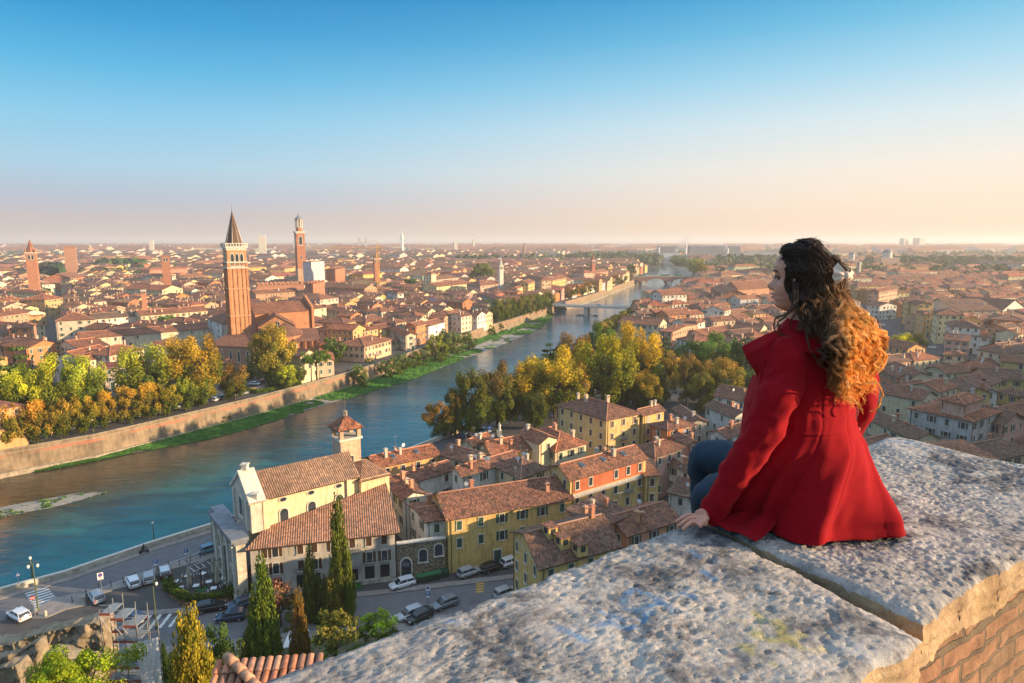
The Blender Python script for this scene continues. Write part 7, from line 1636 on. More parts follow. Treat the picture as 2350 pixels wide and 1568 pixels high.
rocky('ruin_wall', 'thick ruined masonry wall of the ancient theatre, left of the scaffold', 'ruin', [(-60,1490),(20,1480),(60,1464),(100,1452),(150,1442),(215,1430),(232,1436),(238,1450)], 66, 2.2, 1)
rocky('rock', 'pointed sunlit rock at the left edge below the ruined wall', 'rock', [(-40,1530),(10,1510),(45,1495),(70,1480),(84,1478),(88,1500)], 58, 1.6, 5)
rocky('rock', 'rounded brown rock between the pointed rock and the pine crown', 'rock', [(84,1535),(95,1512),(120,1503),(160,1510),(205,1520),(215,1535)], 55, 1.6, 9)
rocky('rock', 'grey boulder in the very bottom left corner', 'rock', [(-40,1560),(0,1535),(30,1528),(42,1545)], 52, 1.6, 14)
SY = 61.0; e = empty('scaffold', (AY(270,1500,SY).x, SY, hill(-40,SY)), 'steel scaffold tower with red edged decks beside the ruined wall', 'scaffold'); zb = hill(-40, SY)
xs2 = [AY(d_, 1500, SY).x for d_ in (238, 262, 290, 318)]; tops = [1400, 1388, 1408, 1410]
for i, xx in enumerate(xs2):
    for yy in (SY, SY+2.2): mb = MB(); mb.tube([(xx, yy, zb-1), (xx, yy, ZAT(240+i*25, tops[i], SY))], .05, 5); mb.build('pole', M['metal'], e)
DK = simple('red_toe_board', (.36,.09,.05), .8); DG = simple('scaffold_deck', (.22,.25,.27), .8)
for k, (i0, i1, dy) in enumerate(((0,1,1412),(1,2,1424),(2,3,1440),(1,2,1452),(1,3,1475),(1,3,1505),(0,3,1535),(0,3,1565))):
    z = ZAT(270, dy, SY); xa, xb = xs2[i0], xs2[i1]; mb = MB(); mb.box((xa+xb)/2, SY+1.1, z, xb-xa, 2.1, .08); mb.build('deck', DG, e); mb = MB(); mb.box((xa+xb)/2, SY-.03, z-.02, xb-xa, .05, .26); mb.build('toe_board', DK, e)
    for zz in (.6, 1.1): mb = MB(); mb.tube([(xa, SY, z+zz), (xb, SY, z+zz)], .035, 4); mb.build('rail', M['metal'], e)
    mb = MB(); mb.tube([(xa, SY-.1, z), (xb, SY-.1, z-1.8)], .035, 4); mb.build('brace', M['metal'], e)
e = empty('sheeted_scaffold', (AY(345,1500,SY).x, SY, zb), 'white plastic sheeting over a scaffold bay right of the scaffold tower', 'scaffold'); a = AY(318,1470,SY); b = AY(372,1452,SY+.5)
mb = MB(); grid = []
for j in range(13):
    row = []
    for i in range(15):
        f = i/14; top = Vector((a.x+(b.x-a.x)*f, SY-.3, a.z+(b.z-a.z)*f)); z = zb-2+(top.z-zb+2)*j/12; row.append((top.x, top.y+.18*mnoise.noise(Vector((i*.7, j*.35, 2)))+.12*mnoise.noise(Vector((i*1.7, j*1.3, 8))), z))
    grid.append(row)
mb.rings(grid, cap=False, closed=False); mb.build('sheeting', simple('plastic_sheet', (.80,.82,.84), .4, var=.1), e, smooth=True)
for xx, tp in ((a.x, a.z+1.6), ((a.x+b.x)/2, (a.z+b.z)/2+1.8), (b.x, b.z+1.6)): mb = MB(); mb.tube([(xx, SY-.1, zb-1), (xx, SY-.1, tp)], .05, 5); mb.build('pole', M['metal'], e)
for zz in (.6, 1.3): mb = MB(); mb.tube([(a.x, SY-.1, a.z+zz), (b.x, SY-.1, b.z+zz)], .035, 4); mb.build('rail', simple('timber', (.5,.3,.14), .8) if zz == .6 else bpy.data.materials['timber'], e)
# white awning by the cypress
x, y, z = hill_hit(680, 1500); e = empty('awning', (x, y, z), 'pale sheet awning between the cypresses on the slope', 'awning'); mb = MB(); mb.quad_uv((x-1.2,y-1.3,z+1.6),(x+1.2,y-1.3,z+1.8),(x+1.2,y+1.5,z+2.2),(x-1.2,y+1.5,z+2.1)); mb.quad_uv((x-1.2,y-1.3,z+1.5),(x-1.2,y+1.5,z+2.0),(x+1.2,y+1.5,z+2.1),(x+1.2,y-1.3,z+1.7)); mb.build('sheet', M['white'], e)
for sx_, sy_, zz in ((-1.1,-1.2,1.6),(1.1,-1.2,1.7),(1.1,1.4,2.1),(-1.1,1.4,2.0)): mb = MB(); mb.tube([(x+sx_,y+sy_,z-.5),(x+sx_,y+sy_,z+zz)], .05, 5); mb.build('pole', M['metal'], e)
# close tiled roof at the bottom edge, with real tiles
def tile_roof():
    h = 44.2; p0 = Vector((*G(524,1517,h), h)); p1 = Vector((*G(735,1502,h), h)); u = (p1-p0).normalized(); n = Vector((-u.y, u.x, 0)); n = n if n.y < 0 else -n
    e = empty('small_roofed_building', (p0.x, p0.y, 38), 'small outbuilding with large clay tile roof at the bottom edge, below the parapet', 'building')
    L_ = (p1-p0).length; dn = (n+Vector((0,0,-.36))).normalized(); D_ = 4.6
    R = random.Random(2); mb = MB(); k = 0; s = -.2
    cols_ = [(.46,.19,.10),(.36,.16,.10),(.52,.25,.15),(.28,.15,.10),(.40,.22,.15),(.55,.32,.2)]
    while s < L_:
        t_ = 0.0
        while t_ < D_:
            o = p0+u*s+dn*t_; up = u.cross(dn); up = up if up.z > 0 else -up; c = R.choice(cols_); jx = R.uniform(-.012, .012)
            ringA = []; ringB = []
            for q in range(7):
                a = PI*q/6; ringA.append(o+u*(jx+.085*math.cos(a))+up*(.075*math.sin(a)+.02)); ringB.append(o+dn*.42+u*(jx+.1*math.cos(a))+up*(.085*math.sin(a)+.045))
            mb.rings([ringA, ringB], 0, c, cap=False, closed=False); t_ += .36
        s += .21
    t = NT('clay_tiles_near'); a = t.n('ShaderNodeAttribute', attribute_name='Col'); p = t.pos(); t.base(t.mix(1.0, a.outputs['Color'], t.ramp(t.noise(7, 6, .7, p), [(.3,(.5,.47,.45)),(.6,(1.05,1,1))]), 'MULTIPLY')).set(Roughness=.9); t.bump(t.noise(40, 4, .7, p), .5, .01)
    mb.build('tiles', t.mat, e, smooth=True)
    mb = MB(); q0, q1, q2, q3 = p0, p1, p1+dn*D_, p0+dn*D_; mb.quad_uv(q0-Vector((0,0,.01)), q3-Vector((0,0,.01)), q2-Vector((0,0,.01)), q1-Vector((0,0,.01))); mb.build('roof_deck', M['wood'], e)
    mb = MB(); mb.prism([tuple((p0-n*.0).xy), tuple((p0+n*3.8).xy), tuple((p1+n*3.8).xy), tuple(p1.xy)], 34, 42.6); mb.build('wall', M['wall'], e, color=CRM)
    mb = MB(); 
    for k in range(14):
        a = p0+Vector((-.05,0,.09))+(u*.62+dn*.6).normalized()*k*.36*1.0; b = a+(u*.62+dn*.6).normalized()*.42; mb.tube([a+Vector((0,0,.07)), b+Vector((0,0,.1))], [.11,.13], 8)
    mb.build('hip_tiles', simple('hip_clay', (.42,.24,.15), .9, var=.3, sc=6), e, smooth=True)
tile_roof()
# ---------------------------------------------------------------- foreground parapet
ZS = 54.05
def gp(dx, dy, z=ZS): return Vector(G(dx, dy, z))
outA = [gp(*p) for p in ((565,1566),(721,1508),(796,1481),(916,1436),(986,1408),(1057,1388),(1180,1340),(1264,1305),(1379,1267),(1429,1246),(1532,1209),(1600,1188))]
outB = [gp(*p) for p in ((1600,1188),(1690,1150))]+[Vector((1.30,2.66)), gp(2010,1014), gp(2030,1005), gp(2060,1001)]
d0 = (outA[1]-outA[0]).normalized(); outA = [outA[0]-d0*2.2, outA[0]-d0*1.0]+outA
inA0, inA1 = gp(2119,1456), gp(1950,1557); di = (inA1-inA0).normalized()
inA = [inA0+di*3.2, inA0+di*1.6, inA1, gp(2010,1527), gp(2082,1494), inA0]
inB0, inB1 = gp(2117,1426), gp(2348,1279); db = (inB1-inB0).normalized()
e0 = gp(2105,1009); e1 = gp(2350,1065); de = (e1-e0).normalized()
# meet of the end edge with the inner line
den = de.x*(-db.y)+db.x*de.y; rx, ry = inB0.x-e0.x, inB0.y-e0.y; te = (rx*(-db.y)+db.x*ry)/den
cB = e0+de*te
inB = [inB0, gp(2202,1355), gp(2262,1317), inB1, cB]
outB = outB
JD = (inA0-outA[-1])
def pline(P, s):
    L = [0]
    for i in range(1, len(P)): L.append(L[-1]+(P[i]-P[i-1]).length)
    q = s*L[-1]
    for i in range(1, len(P)):
        if q <= L[i] or i == len(P)-1: f = (q-L[i-1])/max(1e-9, L[i]-L[i-1]); return P[i-1]+(P[i]-P[i-1])*f
LICH = gp(1770,1455)
strokes = []
for st in ([(1480,530),(1500,490),(1550,460),(1640,490),(1720,540),(1790,600)],[(1500,570),(1600,575),(1680,545)],[(1600,645),(1640,600),(1660,560)],[(1320,665),(1400,650),(1500,690),(1550,680)],[(1090,670),(1160,710),(1270,765)],[(1820,480),(1910,510)],[(1960,350),(2020,380)],[(1890,220),(1940,260)],[(1360,590),(1470,630)],[(440,650),(490,660)]):
    strokes.append([gp(862+.383*x, 1175+.383*y) for x, y in st])
strokes.append([gp(2028,1012), gp(2110,1022)]); strokes.append([gp(2150,1030), gp(2180,1040)])
def stroke_d(p):
    b = 9
    for S in strokes:
        for i in range(len(S)-1): b = min(b, seg_d(p.x, p.y, S[i], S[i+1]))
    return b
def slab_mesh(name, O, I, nu, nv, seed, sagz, label):
    mb = MB(); rows = []; paint = []
    for i in range(nu+1):
        s = i/nu; o = pline(O, s); n = pline(I, s); r = []; pr = []; wd = (n-o).length
        for j in range(nv+1):
            f = j/nv; p = o.lerp(n, f); v = Vector((p.x+seed, p.y, seed))
            rg = .35+.65*max(0, min(1, .5+1.3*mnoise.noise(v*4+Vector((2,7,3))))); h = .007*mnoise.noise(v*3.5)+.006*mnoise.noise(v*9)+rg*(-.006*abs(mnoise.noise(v*24))-.009*abs(mnoise.noise(v*55))-.005*abs(mnoise.noise(v*120))*2)
            pit = mnoise.noise(v*26+Vector((5,1,2))); h -= .024*max(0, pit-.36)+.03*max(0, mnoise.noise(v*48)-.38)
            de_ = min(f, 1-f)*wd; ds = min(s, 1-s)*1.6
            edge = min(de_, ds*1.2+(.0 if 0 < 1 else 0)); h -= .016*math.exp(-(edge/.014))*(1+.8*mnoise.noise(v*9))
            pe = p+Vector((mnoise.noise(v*8), mnoise.noise(v*8+Vector((3,3,3)))))*.012*math.exp(-edge/.05)
            r.append((pe.x, pe.y, ZS+sagz+h)); sd_ = stroke_d(p); lw = (p-LICH).length; pr.append((max(0, min(1, 1.35-sd_/.012+.5*mnoise.noise(v*60))), 0, max(0, min(1, 1.0-lw/.075+2.2*mnoise.noise(v*26)))))
        rows.append(r); paint.append(pr)
    b0 = len(mb.v)
    for r in rows: mb.v.extend(r)
    n = nv+1
    for i in range(nu):
        for j in range(nv):
            a = b0+i*n+j; mb.f.append((a, a+n, a+n+1, a+1)); mb.m.append(0); mb.uv.extend([(0,0)]*4); mb.c.extend([paint[i][j], paint[i+1][j], paint[i+1][j+1], paint[i][j+1]])
    def skirt(line, flip):
        prev = line; K = 14; g = [line]
        for k in range(1, K+1):
            f = k/K; g.append([(x+.010*mnoise.noise(Vector((x*9, y*9, k*.5+seed)))*math.sin(f*PI), y+.012*mnoise.noise(Vector((x*11, y*11, k*.6+9)))*math.sin(f*PI), z-(.115+.03*mnoise.noise(Vector((x*4, y*4, 1))))*f) for x, y, z in line])
        b = len(mb.v)
        for r in g: mb.v.extend(r)
        m = len(line)
        for k in range(K):
            for j in range(m-1):
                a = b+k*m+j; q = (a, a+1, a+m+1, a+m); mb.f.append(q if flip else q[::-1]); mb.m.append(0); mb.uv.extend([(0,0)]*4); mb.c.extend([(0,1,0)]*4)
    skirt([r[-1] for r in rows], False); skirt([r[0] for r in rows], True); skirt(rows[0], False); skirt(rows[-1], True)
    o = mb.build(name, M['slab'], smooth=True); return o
t = NT('weathered_limestone'); p = t.pos(); n1 = t.noise(7, 9, .72, p); n2 = t.noise(2.2, 7, .7, p); n3 = t.noise(45, 6, .7, p)
c = t.ramp(n1, [(.3,(.10,.10,.105)),(.40,(.26,.25,.24)),(.52,(.40,.37,.335)),(.72,(.54,.50,.46))])
c = t.mix(t.ramp(n2, [(.48, 0.0), (.68, .6)]), c, (.22,.21,.22))
c = t.mix(t.ramp(t.noise(3.6, 6, .7, t.scaled(p, (1,1.2,1)), dist=.5), [(.51, 0.0), (.61, .8)]), c, (.05,.052,.062))
c = t.mix(t.ramp(t.noise(2.9, 5, .7, t.scaled(p, (1.3,.9,1))), [(.66, 0.0), (.78, .25)]), c, (.24,.28,.36))
c = t.mix(1.0, c, t.ramp(n3, [(.3,(.55,.52,.5)),(.5,(1,1,1)),(.7,(1.12,1.12,1.12))]), 'MULTIPLY')
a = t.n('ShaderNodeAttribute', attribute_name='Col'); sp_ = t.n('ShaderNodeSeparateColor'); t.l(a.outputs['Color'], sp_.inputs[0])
c = t.mix(t.math('MULTIPLY', sp_.outputs[0], t.ramp(n3, [(.38, .15), (.6, .85)])), c, (.05,.20,.40))
c = t.mix(t.math('MULTIPLY', sp_.outputs[2], .5), c, (.42,.36,.07))
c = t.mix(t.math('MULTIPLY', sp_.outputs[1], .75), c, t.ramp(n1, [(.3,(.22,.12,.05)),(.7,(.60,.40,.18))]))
t.base(c).set(Roughness=.95)
h_ = t.math('ADD', t.math('MULTIPLY', n1, 1.0), t.math('MULTIPLY', n3, .55)); t.bump(h_, .9, .012); M['slab'] = t.mat
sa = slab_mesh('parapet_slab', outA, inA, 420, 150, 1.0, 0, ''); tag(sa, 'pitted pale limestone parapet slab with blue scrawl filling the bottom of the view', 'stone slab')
OB = [outA[-1]+(outA[-1]-outA[-2]).normalized()*.012]+outB[1:]
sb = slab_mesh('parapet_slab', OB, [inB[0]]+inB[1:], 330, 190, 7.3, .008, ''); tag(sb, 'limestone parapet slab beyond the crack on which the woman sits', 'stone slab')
# brick bastion wall under the slabs
wm = MB(); A = [outA[0], outA[-1], outB[-1]]; 
inner = [inA[0], inA0, inB0, inB1, cB]; outer = [outA[0], outA[4], outA[8], outA[-1], Vector((1.30,2.66)), outB[-1]]
def inset(line, toward, d): return [p+((toward-p).normalized())*d for p in line]
cen = Vector((.9, 2.0)); I2 = [p+Vector((-db.y, db.x))*.035 for p in inner[:-1]]+[cB+Vector((-.06,.03))]; O2 = [p+Vector((db.y, -db.x))*.05 for p in outer[:-1]]+[outB[-1]+Vector((.0,-.08))]
poly = I2+O2[::-1]
wm2 = MB(); K = 60
def rough_wall(line, z0, z1, name, nz=46):
    g = []
    tot = sum((line[i+1]-line[i]).length for i in range(len(line)-1)); nu = max(20, int(tot/.025)); n_h = Vector((0,0))
    for k in range(nz+1):
        z = z1+(z0-z1)*(k/nz)**1.0; row = []
        for i in range(nu+1):
            p = pline(line, i/nu); v = Vector((p.x*6, p.y*6, z*6)); d = .010*mnoise.noise(v)+.008*mnoise.noise(v*3)-.008*abs(mnoise.noise(v*8))
            if z > z1-.09: d -= .05*abs(mnoise.noise(v*1.5))+.01
            row.append((p.x+d*db.y, p.y-d*db.x, z))
        g.append(row)
    return g, nu
bw = empty('bastion_wall', (I2[1].x, I2[1].y, 40), 'old brick bastion wall carrying the parapet slabs at the right edge', 'brick wall')
g, nu = rough_wall(I2, 52.6, ZS-.095, 'w'); mb = MB()
L0 = 0
b = len(mb.v)
for r in g: mb.v.extend(r)
for k in range(len(g)-1):
    for i in range(nu):
        a = b+k*(nu+1)+i; mb.f.append((a, a+nu+1, a+nu+2, a+1)); mb.m.append(0); u0, u1 = i*.025, (i+1)*.025; v0, v1 = g[k][0][2], g[k+1][0][2]; mb.uv.extend([(u0,v0),(u0,v1),(u1,v1),(u1,v0)]); mb.c.extend([(1,1,1)]*4)
t = NT('bastion_brick'); uv = t.n('ShaderNodeUVMap').outputs[0]; bt_ = t.n('ShaderNodeTexBrick'); dist_ = t.noise(4, 4, .6, t.pos()); vm = t.n('ShaderNodeVectorMath', operation='ADD'); t.l(uv, vm.inputs[0]); cb = t.n('ShaderNodeCombineXYZ'); t.l(t.math('MULTIPLY', dist_, .02), cb.inputs[0]); t.l(t.math('MULTIPLY', dist_, .025), cb.inputs[1]); t.l(cb.outputs[0], vm.inputs[1]); t.l(vm.outputs[0], bt_.inputs['Vector'])
bt_.inputs['Scale'].default_value = 1; bt_.inputs['Brick Width'].default_value = .27; bt_.inputs['Row Height'].default_value = .072; bt_.inputs['Mortar Size'].default_value = .009; bt_.inputs['Mortar Smooth'].default_value = .3; bt_.inputs['Color1'].default_value = (.33,.17,.10,1); bt_.inputs['Color2'].default_value = (.22,.14,.085,1); bt_.inputs['Mortar'].default_value = (.15,.115,.08,1)
t.base(t.mix(1.0, bt_.outputs[0], t.ramp(t.noise(9, 7, .7, t.pos()), [(.3,(.5,.48,.45)),(.65,(1.15,1.1,1.05))]), 'MULTIPLY')).set(Roughness=.95)
t.bump(t.math('SUBTRACT', t.math('MULTIPLY', t.noise(30, 6, .7, t.pos()), .5), bt_.outputs[1]), .8, .02)
mb.build('brick_face', t.mat, bw, smooth=True)
mb = MB(); O3 = [p for p in O2]; PP = [(p.x, p.y) for p in [I2[0], I2[1], I2[2], I2[3], I2[4]]]+[(p.x, p.y) for p in O3[::-1]]
ar = sum(PP[i][0]*PP[(i+1) % len(PP)][1]-PP[(i+1) % len(PP)][0]*PP[i][1] for i in range(len(PP))); PP = PP if ar > 0 else PP[::-1]
cx_ = sum(p[0] for p in PP)/len(PP); cy_ = sum(p[1] for p in PP)/len(PP)
PQ = [(p[0], p[1]) for p in PP]
n = len(PQ)
for i in range(n):
    a, b_ = PQ[i], PQ[(i+1) % n]; dv = Vector((b_[0]-a[0], b_[1]-a[1]))
    nrm_ = Vector((dv.y, -dv.x)).normalized()*-.02; mb.quad_uv((a[0]+nrm_.x, a[1]+nrm_.y, 36), (b_[0]+nrm_.x, b_[1]+nrm_.y, 36), (b_[0]+nrm_.x, b_[1]+nrm_.y, ZS-.09), (a[0]+nrm_.x, a[1]+nrm_.y, ZS-.09))
mb.build('core', t.mat, bw)
# terrace behind the wall (where the viewer stands)
mb = MB(); mb.poly_uv([(I2[0].x, I2[0].y, 52.7), (I2[0].x+1, -8, 52.7), (9, -8, 52.7), (9, 3, 52.7), (I2[-1].x, I2[-1].y, 52.7), (I2[2].x, I2[2].y, 52.7)], (1,0,0)); mb.prism([(I2[-1].x-.1, I2[-1].y), (9, 2.9), (9.2, 3.2), (I2[-1].x-.1, I2[-1].y+.3)], 38, 52.7)
o = mb.build('terrace', M['paving']); tag(o, kind='structure')
# ---------------------------------------------------------------- seated woman
Tc = Vector((.99, 2.12)); Fv = Vector((-.6, .8)); Lv = Vector((-.8, -.6))      # facing, her left
def P3(dx, dy, Y): return AY(dx, dy, Y)
pr = empty('person', (Tc.x, Tc.y, ZS), 'long haired woman in a red wool coat and jeans sitting on the parapet', 'person')
skin = NT('skin'); p = skin.pos(); skin.base(skin.ramp(skin.noise(60, 4, .6, p), [(.3,(.56,.25,.165)),(.7,(.64,.31,.21))])).set(Roughness=.5); skin.b.inputs['Subsurface Weight'].default_value = .12; skin.b.inputs['Subsurface Radius'].default_value = (.01,.004,.002); skin.bump(skin.noise(350, 3, .6, p), .15, .002); M['skin'] = skin.mat
t = NT('red_wool'); p = t.pos(); t.base(t.ramp(t.noise(220, 5, .75, p), [(.3,(.20,.0018,.006)),(.7,(.32,.0035,.010))])).set(Roughness=.95); t.b.inputs['Sheen Weight'].default_value = .18; t.b.inputs['Sheen Roughness'].default_value = .5; t.b.inputs['Sheen Tint'].default_value = (1,.15,.15,1); t.b.inputs['Specular IOR Level'].default_value = .15; t.bump(t.noise(420, 4, .8, p), .5, .002); M['wool'] = t.mat
t = NT('denim'); p = t.pos(); t.base(t.ramp(t.noise(160, 5, .7, p), [(.3,(.008,.022,.040)),(.7,(.018,.048,.080))])).set(Roughness=.85); t.bump(t.noise(500, 3, .7, p), .4, .0015); M['denim'] = t.mat
# --- head
HA = math.atan2(.48, -1.0); hf = Vector((math.cos(HA), math.sin(HA))); hs = Vector((-hf.y, hf.x))   # forward, her left (towards camera when negative y)
HC = Vector((.945, 2.115)); HZ = 54.775; HS = .0100*.96
prof = [(-.6,4.6,-1.0,2.6),(.4,7.2,-2.0,3.8),(1.5,8.4,-3.0,4.6),(2.6,8.2,-3.8,5.2),(3.4,8.5,-4.4,5.6),(4.0,8.9,-5.0,5.9),(4.7,8.55,-5.6,6.1),(5.3,9.05,-6.2,6.3),(6.2,8.7,-7.0,6.6),(7.2,8.75,-7.8,6.9),(8.4,8.6,-8.6,7.1),(9.6,8.3,-9.1,7.25),(11,8.0,-9.5,7.4),(12.2,8.6,-9.7,7.5),(13.2,9.0,-9.8,7.55),(15,9.1,-9.7,7.6),(17,8.6,-9.2,7.3),(19,7.2,-8.0,6.4),(20.6,5.2,-6.0,5.0),(21.8,2.8,-3.4,3.0),(22.3,.6,-.8,.7)]
def hp(f, l, z): return Vector((HC.x+hf.x*f*HS+hs.x*l*HS, HC.y+hf.y*f*HS+hs.y*l*HS, HZ+z*HS))
mb = MB(); rings = []
NH = 56
for z, xf, xb, w in prof:
    r = []
    for k in range(NH):
        a = 2*PI*k/NH; ca, sa = math.cos(a), math.sin(a); am = math.atan2(sa, ca)
        f = (xf if ca > 0 else -xb)*math.copysign(abs(ca)**.85, ca); l = w*math.copysign(abs(sa)**.9, sa)
        nose = math.exp(-(am/.13)**2)
        if 6.6 < z < 12.5: f += nose*{7.2:2.3,8.4:2.5,9.6:1.5,11:.75,12.2:.2}.get(z, 0)
        if z in (11, 9.6): f -= .9*math.exp(-((abs(am)-.42)/.16)**2)*(1 if z == 11 else .3)
        if z in (7.2, 8.4, 6.2): l *= 1+.03*math.exp(-((abs(am)-.9)/.3)**2); f += .35*math.exp(-((abs(am)-.62)/.25)**2)
        r.append(hp(f, l, z))
    rings.append(r)
mb.rings(rings)
# ear
for s in (1, -1):
    for q in range(8):
        a = q*PI/4; mb.tube([hp(-.3+1.1*math.cos(a), s*(7.3+.5*math.cos(a)*-.6), 9.6+2.2*math.sin(a)), hp(-.3+1.1*math.cos(a+.8), s*(7.3+.5*math.cos(a+.8)*-.6), 9.6+2.2*math.sin(a+.8))], .005, 6)
# neck, torso, arms, legs
def tb(pts, rad, n=14): mb.tube(pts, rad, n)
nk = Tc+Fv*.0; tb([(nk.x+.01, nk.y+.03, 54.60), (nk.x-.012, nk.y+.015, 54.70), (HC.x+.02, HC.y+.01, 54.79), (HC.x+.01, HC.y, 54.84)], [.07,.056,.054,.055], 18)
tb([(Tc.x,Tc.y,54.10),(Tc.x,Tc.y,54.25),(Tc.x,Tc.y,54.42),(Tc.x,Tc.y,54.58),(Tc.x,Tc.y,54.66)], [.13,.125,.10,.125,.06], 18)
SL = P3(1803,812,2.02); SR = P3(1955,812,2.24)
tb([SL, P3(1790,880,1.99), P3(1750,985,1.98)], [.05,.045,.04]); WR = P3(1624,1179,2.07)
tb([P3(1750,985,1.98), P3(1690,1100,2.02), WR], [.042,.034,.021])
tb([SR, P3(1972,900,2.27), P3(1950,990,2.34), P3(1850,1060,2.5)], [.05,.045,.04,.03]); tb([SL, (Tc.x,Tc.y,54.62), SR], [.05,.08,.05])
# left hand resting on the stone
hz = lambda d: ZS+d
PA = Vector((*gp(1608,1186,hz(.045)), hz(.045)))
tb([WR, WR.lerp(PA, .5), PA], [.020,.024,.025])
fd = (Vector((*gp(1560,1206,hz(.012)), hz(.012)))-PA); fl_ = fd.length; fdn = fd.normalized(); side = Vector((-fdn.y, fdn.x, 0)).normalized()
if side.y > 0: side = -side
KN = []
for i, (o_, tip) in enumerate(((.034,(1552,1199)),(.0115,(1556,1209)),(-.012,(1575,1215)),(-.034,(1596,1214)))):
    k = PA-side*o_+fdn*.012; k.z = hz(.036-.004*abs(i-1)); KN.append(k)
    T = Vector((*gp(tip[0], tip[1], hz(.010)), hz(.010))); L_ = (T-k); L_len = min(max(L_.length, .062), .088)-(.012 if i == 3 else 0); T = k+L_.normalized()*L_len; T.z = hz(.012)
    m1 = k.lerp(T, .40); m1.z = hz(.036); m2 = k.lerp(T, .74); m2.z = hz(.024)
    tb([PA-side*o_*.55-fdn*.02, k, m1, m2, T, T+(T-m2).normalized()*.004], [.010,.0092,.0080,.0072,.0058,.002], 10)
    KN[-1] = (k, T, m2)
for a_, b_ in ((0,1),(1,2),(2,3)): tb([KN[a_][0]-fdn*.02, KN[b_][0]-fdn*.02], [.011,.011], 8); tb([KN[a_][0]-fdn*.005, KN[b_][0]-fdn*.005], [.0088,.0088], 8)
th0 = PA+side*-.03; tb([PA-fdn*.02, PA-side*-.0+Vector((0,.02,-.008)), PA+Vector((-.012,.045,-.02)), PA+Vector((-.03,.058,-.028))], [.014,.012,.010,.006], 10)
# legs (inside the jeans)
kR = P3(1622,1050,2.44); kL = P3(1625,1138,2.27)
LR = [P3(1760,1090,2.2), P3(1690,1062,2.32), kR, P3(1614,1110,2.50), P3(1618,1190,2.54), P3(1625,1290,2.56)]
LL = [P3(1750,1150,2.1), P3(1680,1128,2.18), kL, P3(1622,1195,2.34), P3(1630,1290,2.38)]
tb(LR, [.05,.065,.052,.050,.042,.03]); tb(LL, [.045,.062,.05,.048,.04])
for a_ in (LR[-1], LL[-1]): tb([a_, a_+Vector((-.02,.02,-.06)), a_+Vector((-.11,.12,-.09)), a_+Vector((-.14,.15,-.09))], [.032,.036,.028,.015])
me = mb.mesh('person_body', M['skin'], tuple(pr.location)); bo = link(bpy.data.objects.new('body', me), pr)
rm = bo.modifiers.new('fuse', 'REMESH'); rm.mode = 'VOXEL'; rm.voxel_size = .0023; rm.use_smooth_shade = True
sm = bo.modifiers.new('soft', 'SMOOTH'); sm.factor = .5; sm.iterations = 3
def part(mb, name, mat, smooth=True, parent=None, col=None):
    return mb.build(name, mat, parent or pr, org=tuple(pr.location), local=False, smooth=smooth, color=col)
for i, (k, T, m2) in enumerate(KN):
    mb = MB(); d = (T-m2).normalized(); u = d.cross(Vector((0,0,1))).normalized(); w = u.cross(d); w = w if w.z > 0 else -w; c0 = T-d*.006+w*.0046
    mb.face([c0-u*.005-d*.006, c0+u*.005-d*.006, c0+u*.0042+d*.007-w*.001, c0+d*.010-w*.002, c0-u*.0042+d*.007-w*.001]); part(mb, 'nail', simple('dark_nail_polish', (.03,.035,.05), .2) if i == 0 else bpy.data.materials['dark_nail_polish'], False, bo).location = (0,0,0)
for s in (1,):
    mb = MB(); mb.lathe(0, 0, [(.001,-.007),(.004,-.0055),(.007,0),(.004,.0055),(.001,.007)], 10); e_ = part(MB() if False else mb, 'eye', simple('eye_white', (.16,.12,.10), .5), True, bo); c0 = hp(7.3, s*3.0, 11.0)
    e_.data.transform(Matrix.Translation(-Vector((0,0,0))+Vector(pr.location))); e_.location = c0-Vector(pr.location)
    mb = MB(); mb.tube([hp(8.5,s*2.2,11.3), hp(8.3,s*3.2,11.5), hp(7.6,s*4.2,11.2)], [.0016,.002,.001], 6); mb.tube([hp(8.45,s*3.0,11.0), hp(8.55,s*3.2,10.7)], [.003,.002], 6); part(mb, 'eyelash', simple('lash', (.01,.008,.008), .6), True, bo)
    mb = MB(); mb.tube([hp(9.05,s*1.6,13.0), hp(8.9,s*3.0,13.5), hp(8.1,s*4.4,13.3), hp(7.3,s*5.2,12.7)], [.0018,.0028,.0022,.001], 6); part(mb, 'eyebrow', bpy.data.materials['lash'], True, bo)
mb = MB(); mb.tube([hp(8.2,2.4,4.9), hp(8.95,1.3,5.2), hp(9.35,0,5.3), hp(8.95,-1.3,5.2)], [.001,.0035,.004,.0035], 8); mb.tube([hp(8.2,2.2,4.5), hp(8.8,1.2,4.15), hp(9.1,0,4.1), hp(8.8,-1.2,4.1)], [.001,.0035,.0045,.0035], 8); part(mb, 'lips', simple('lip', (.42,.13,.11), .4), True, bo)
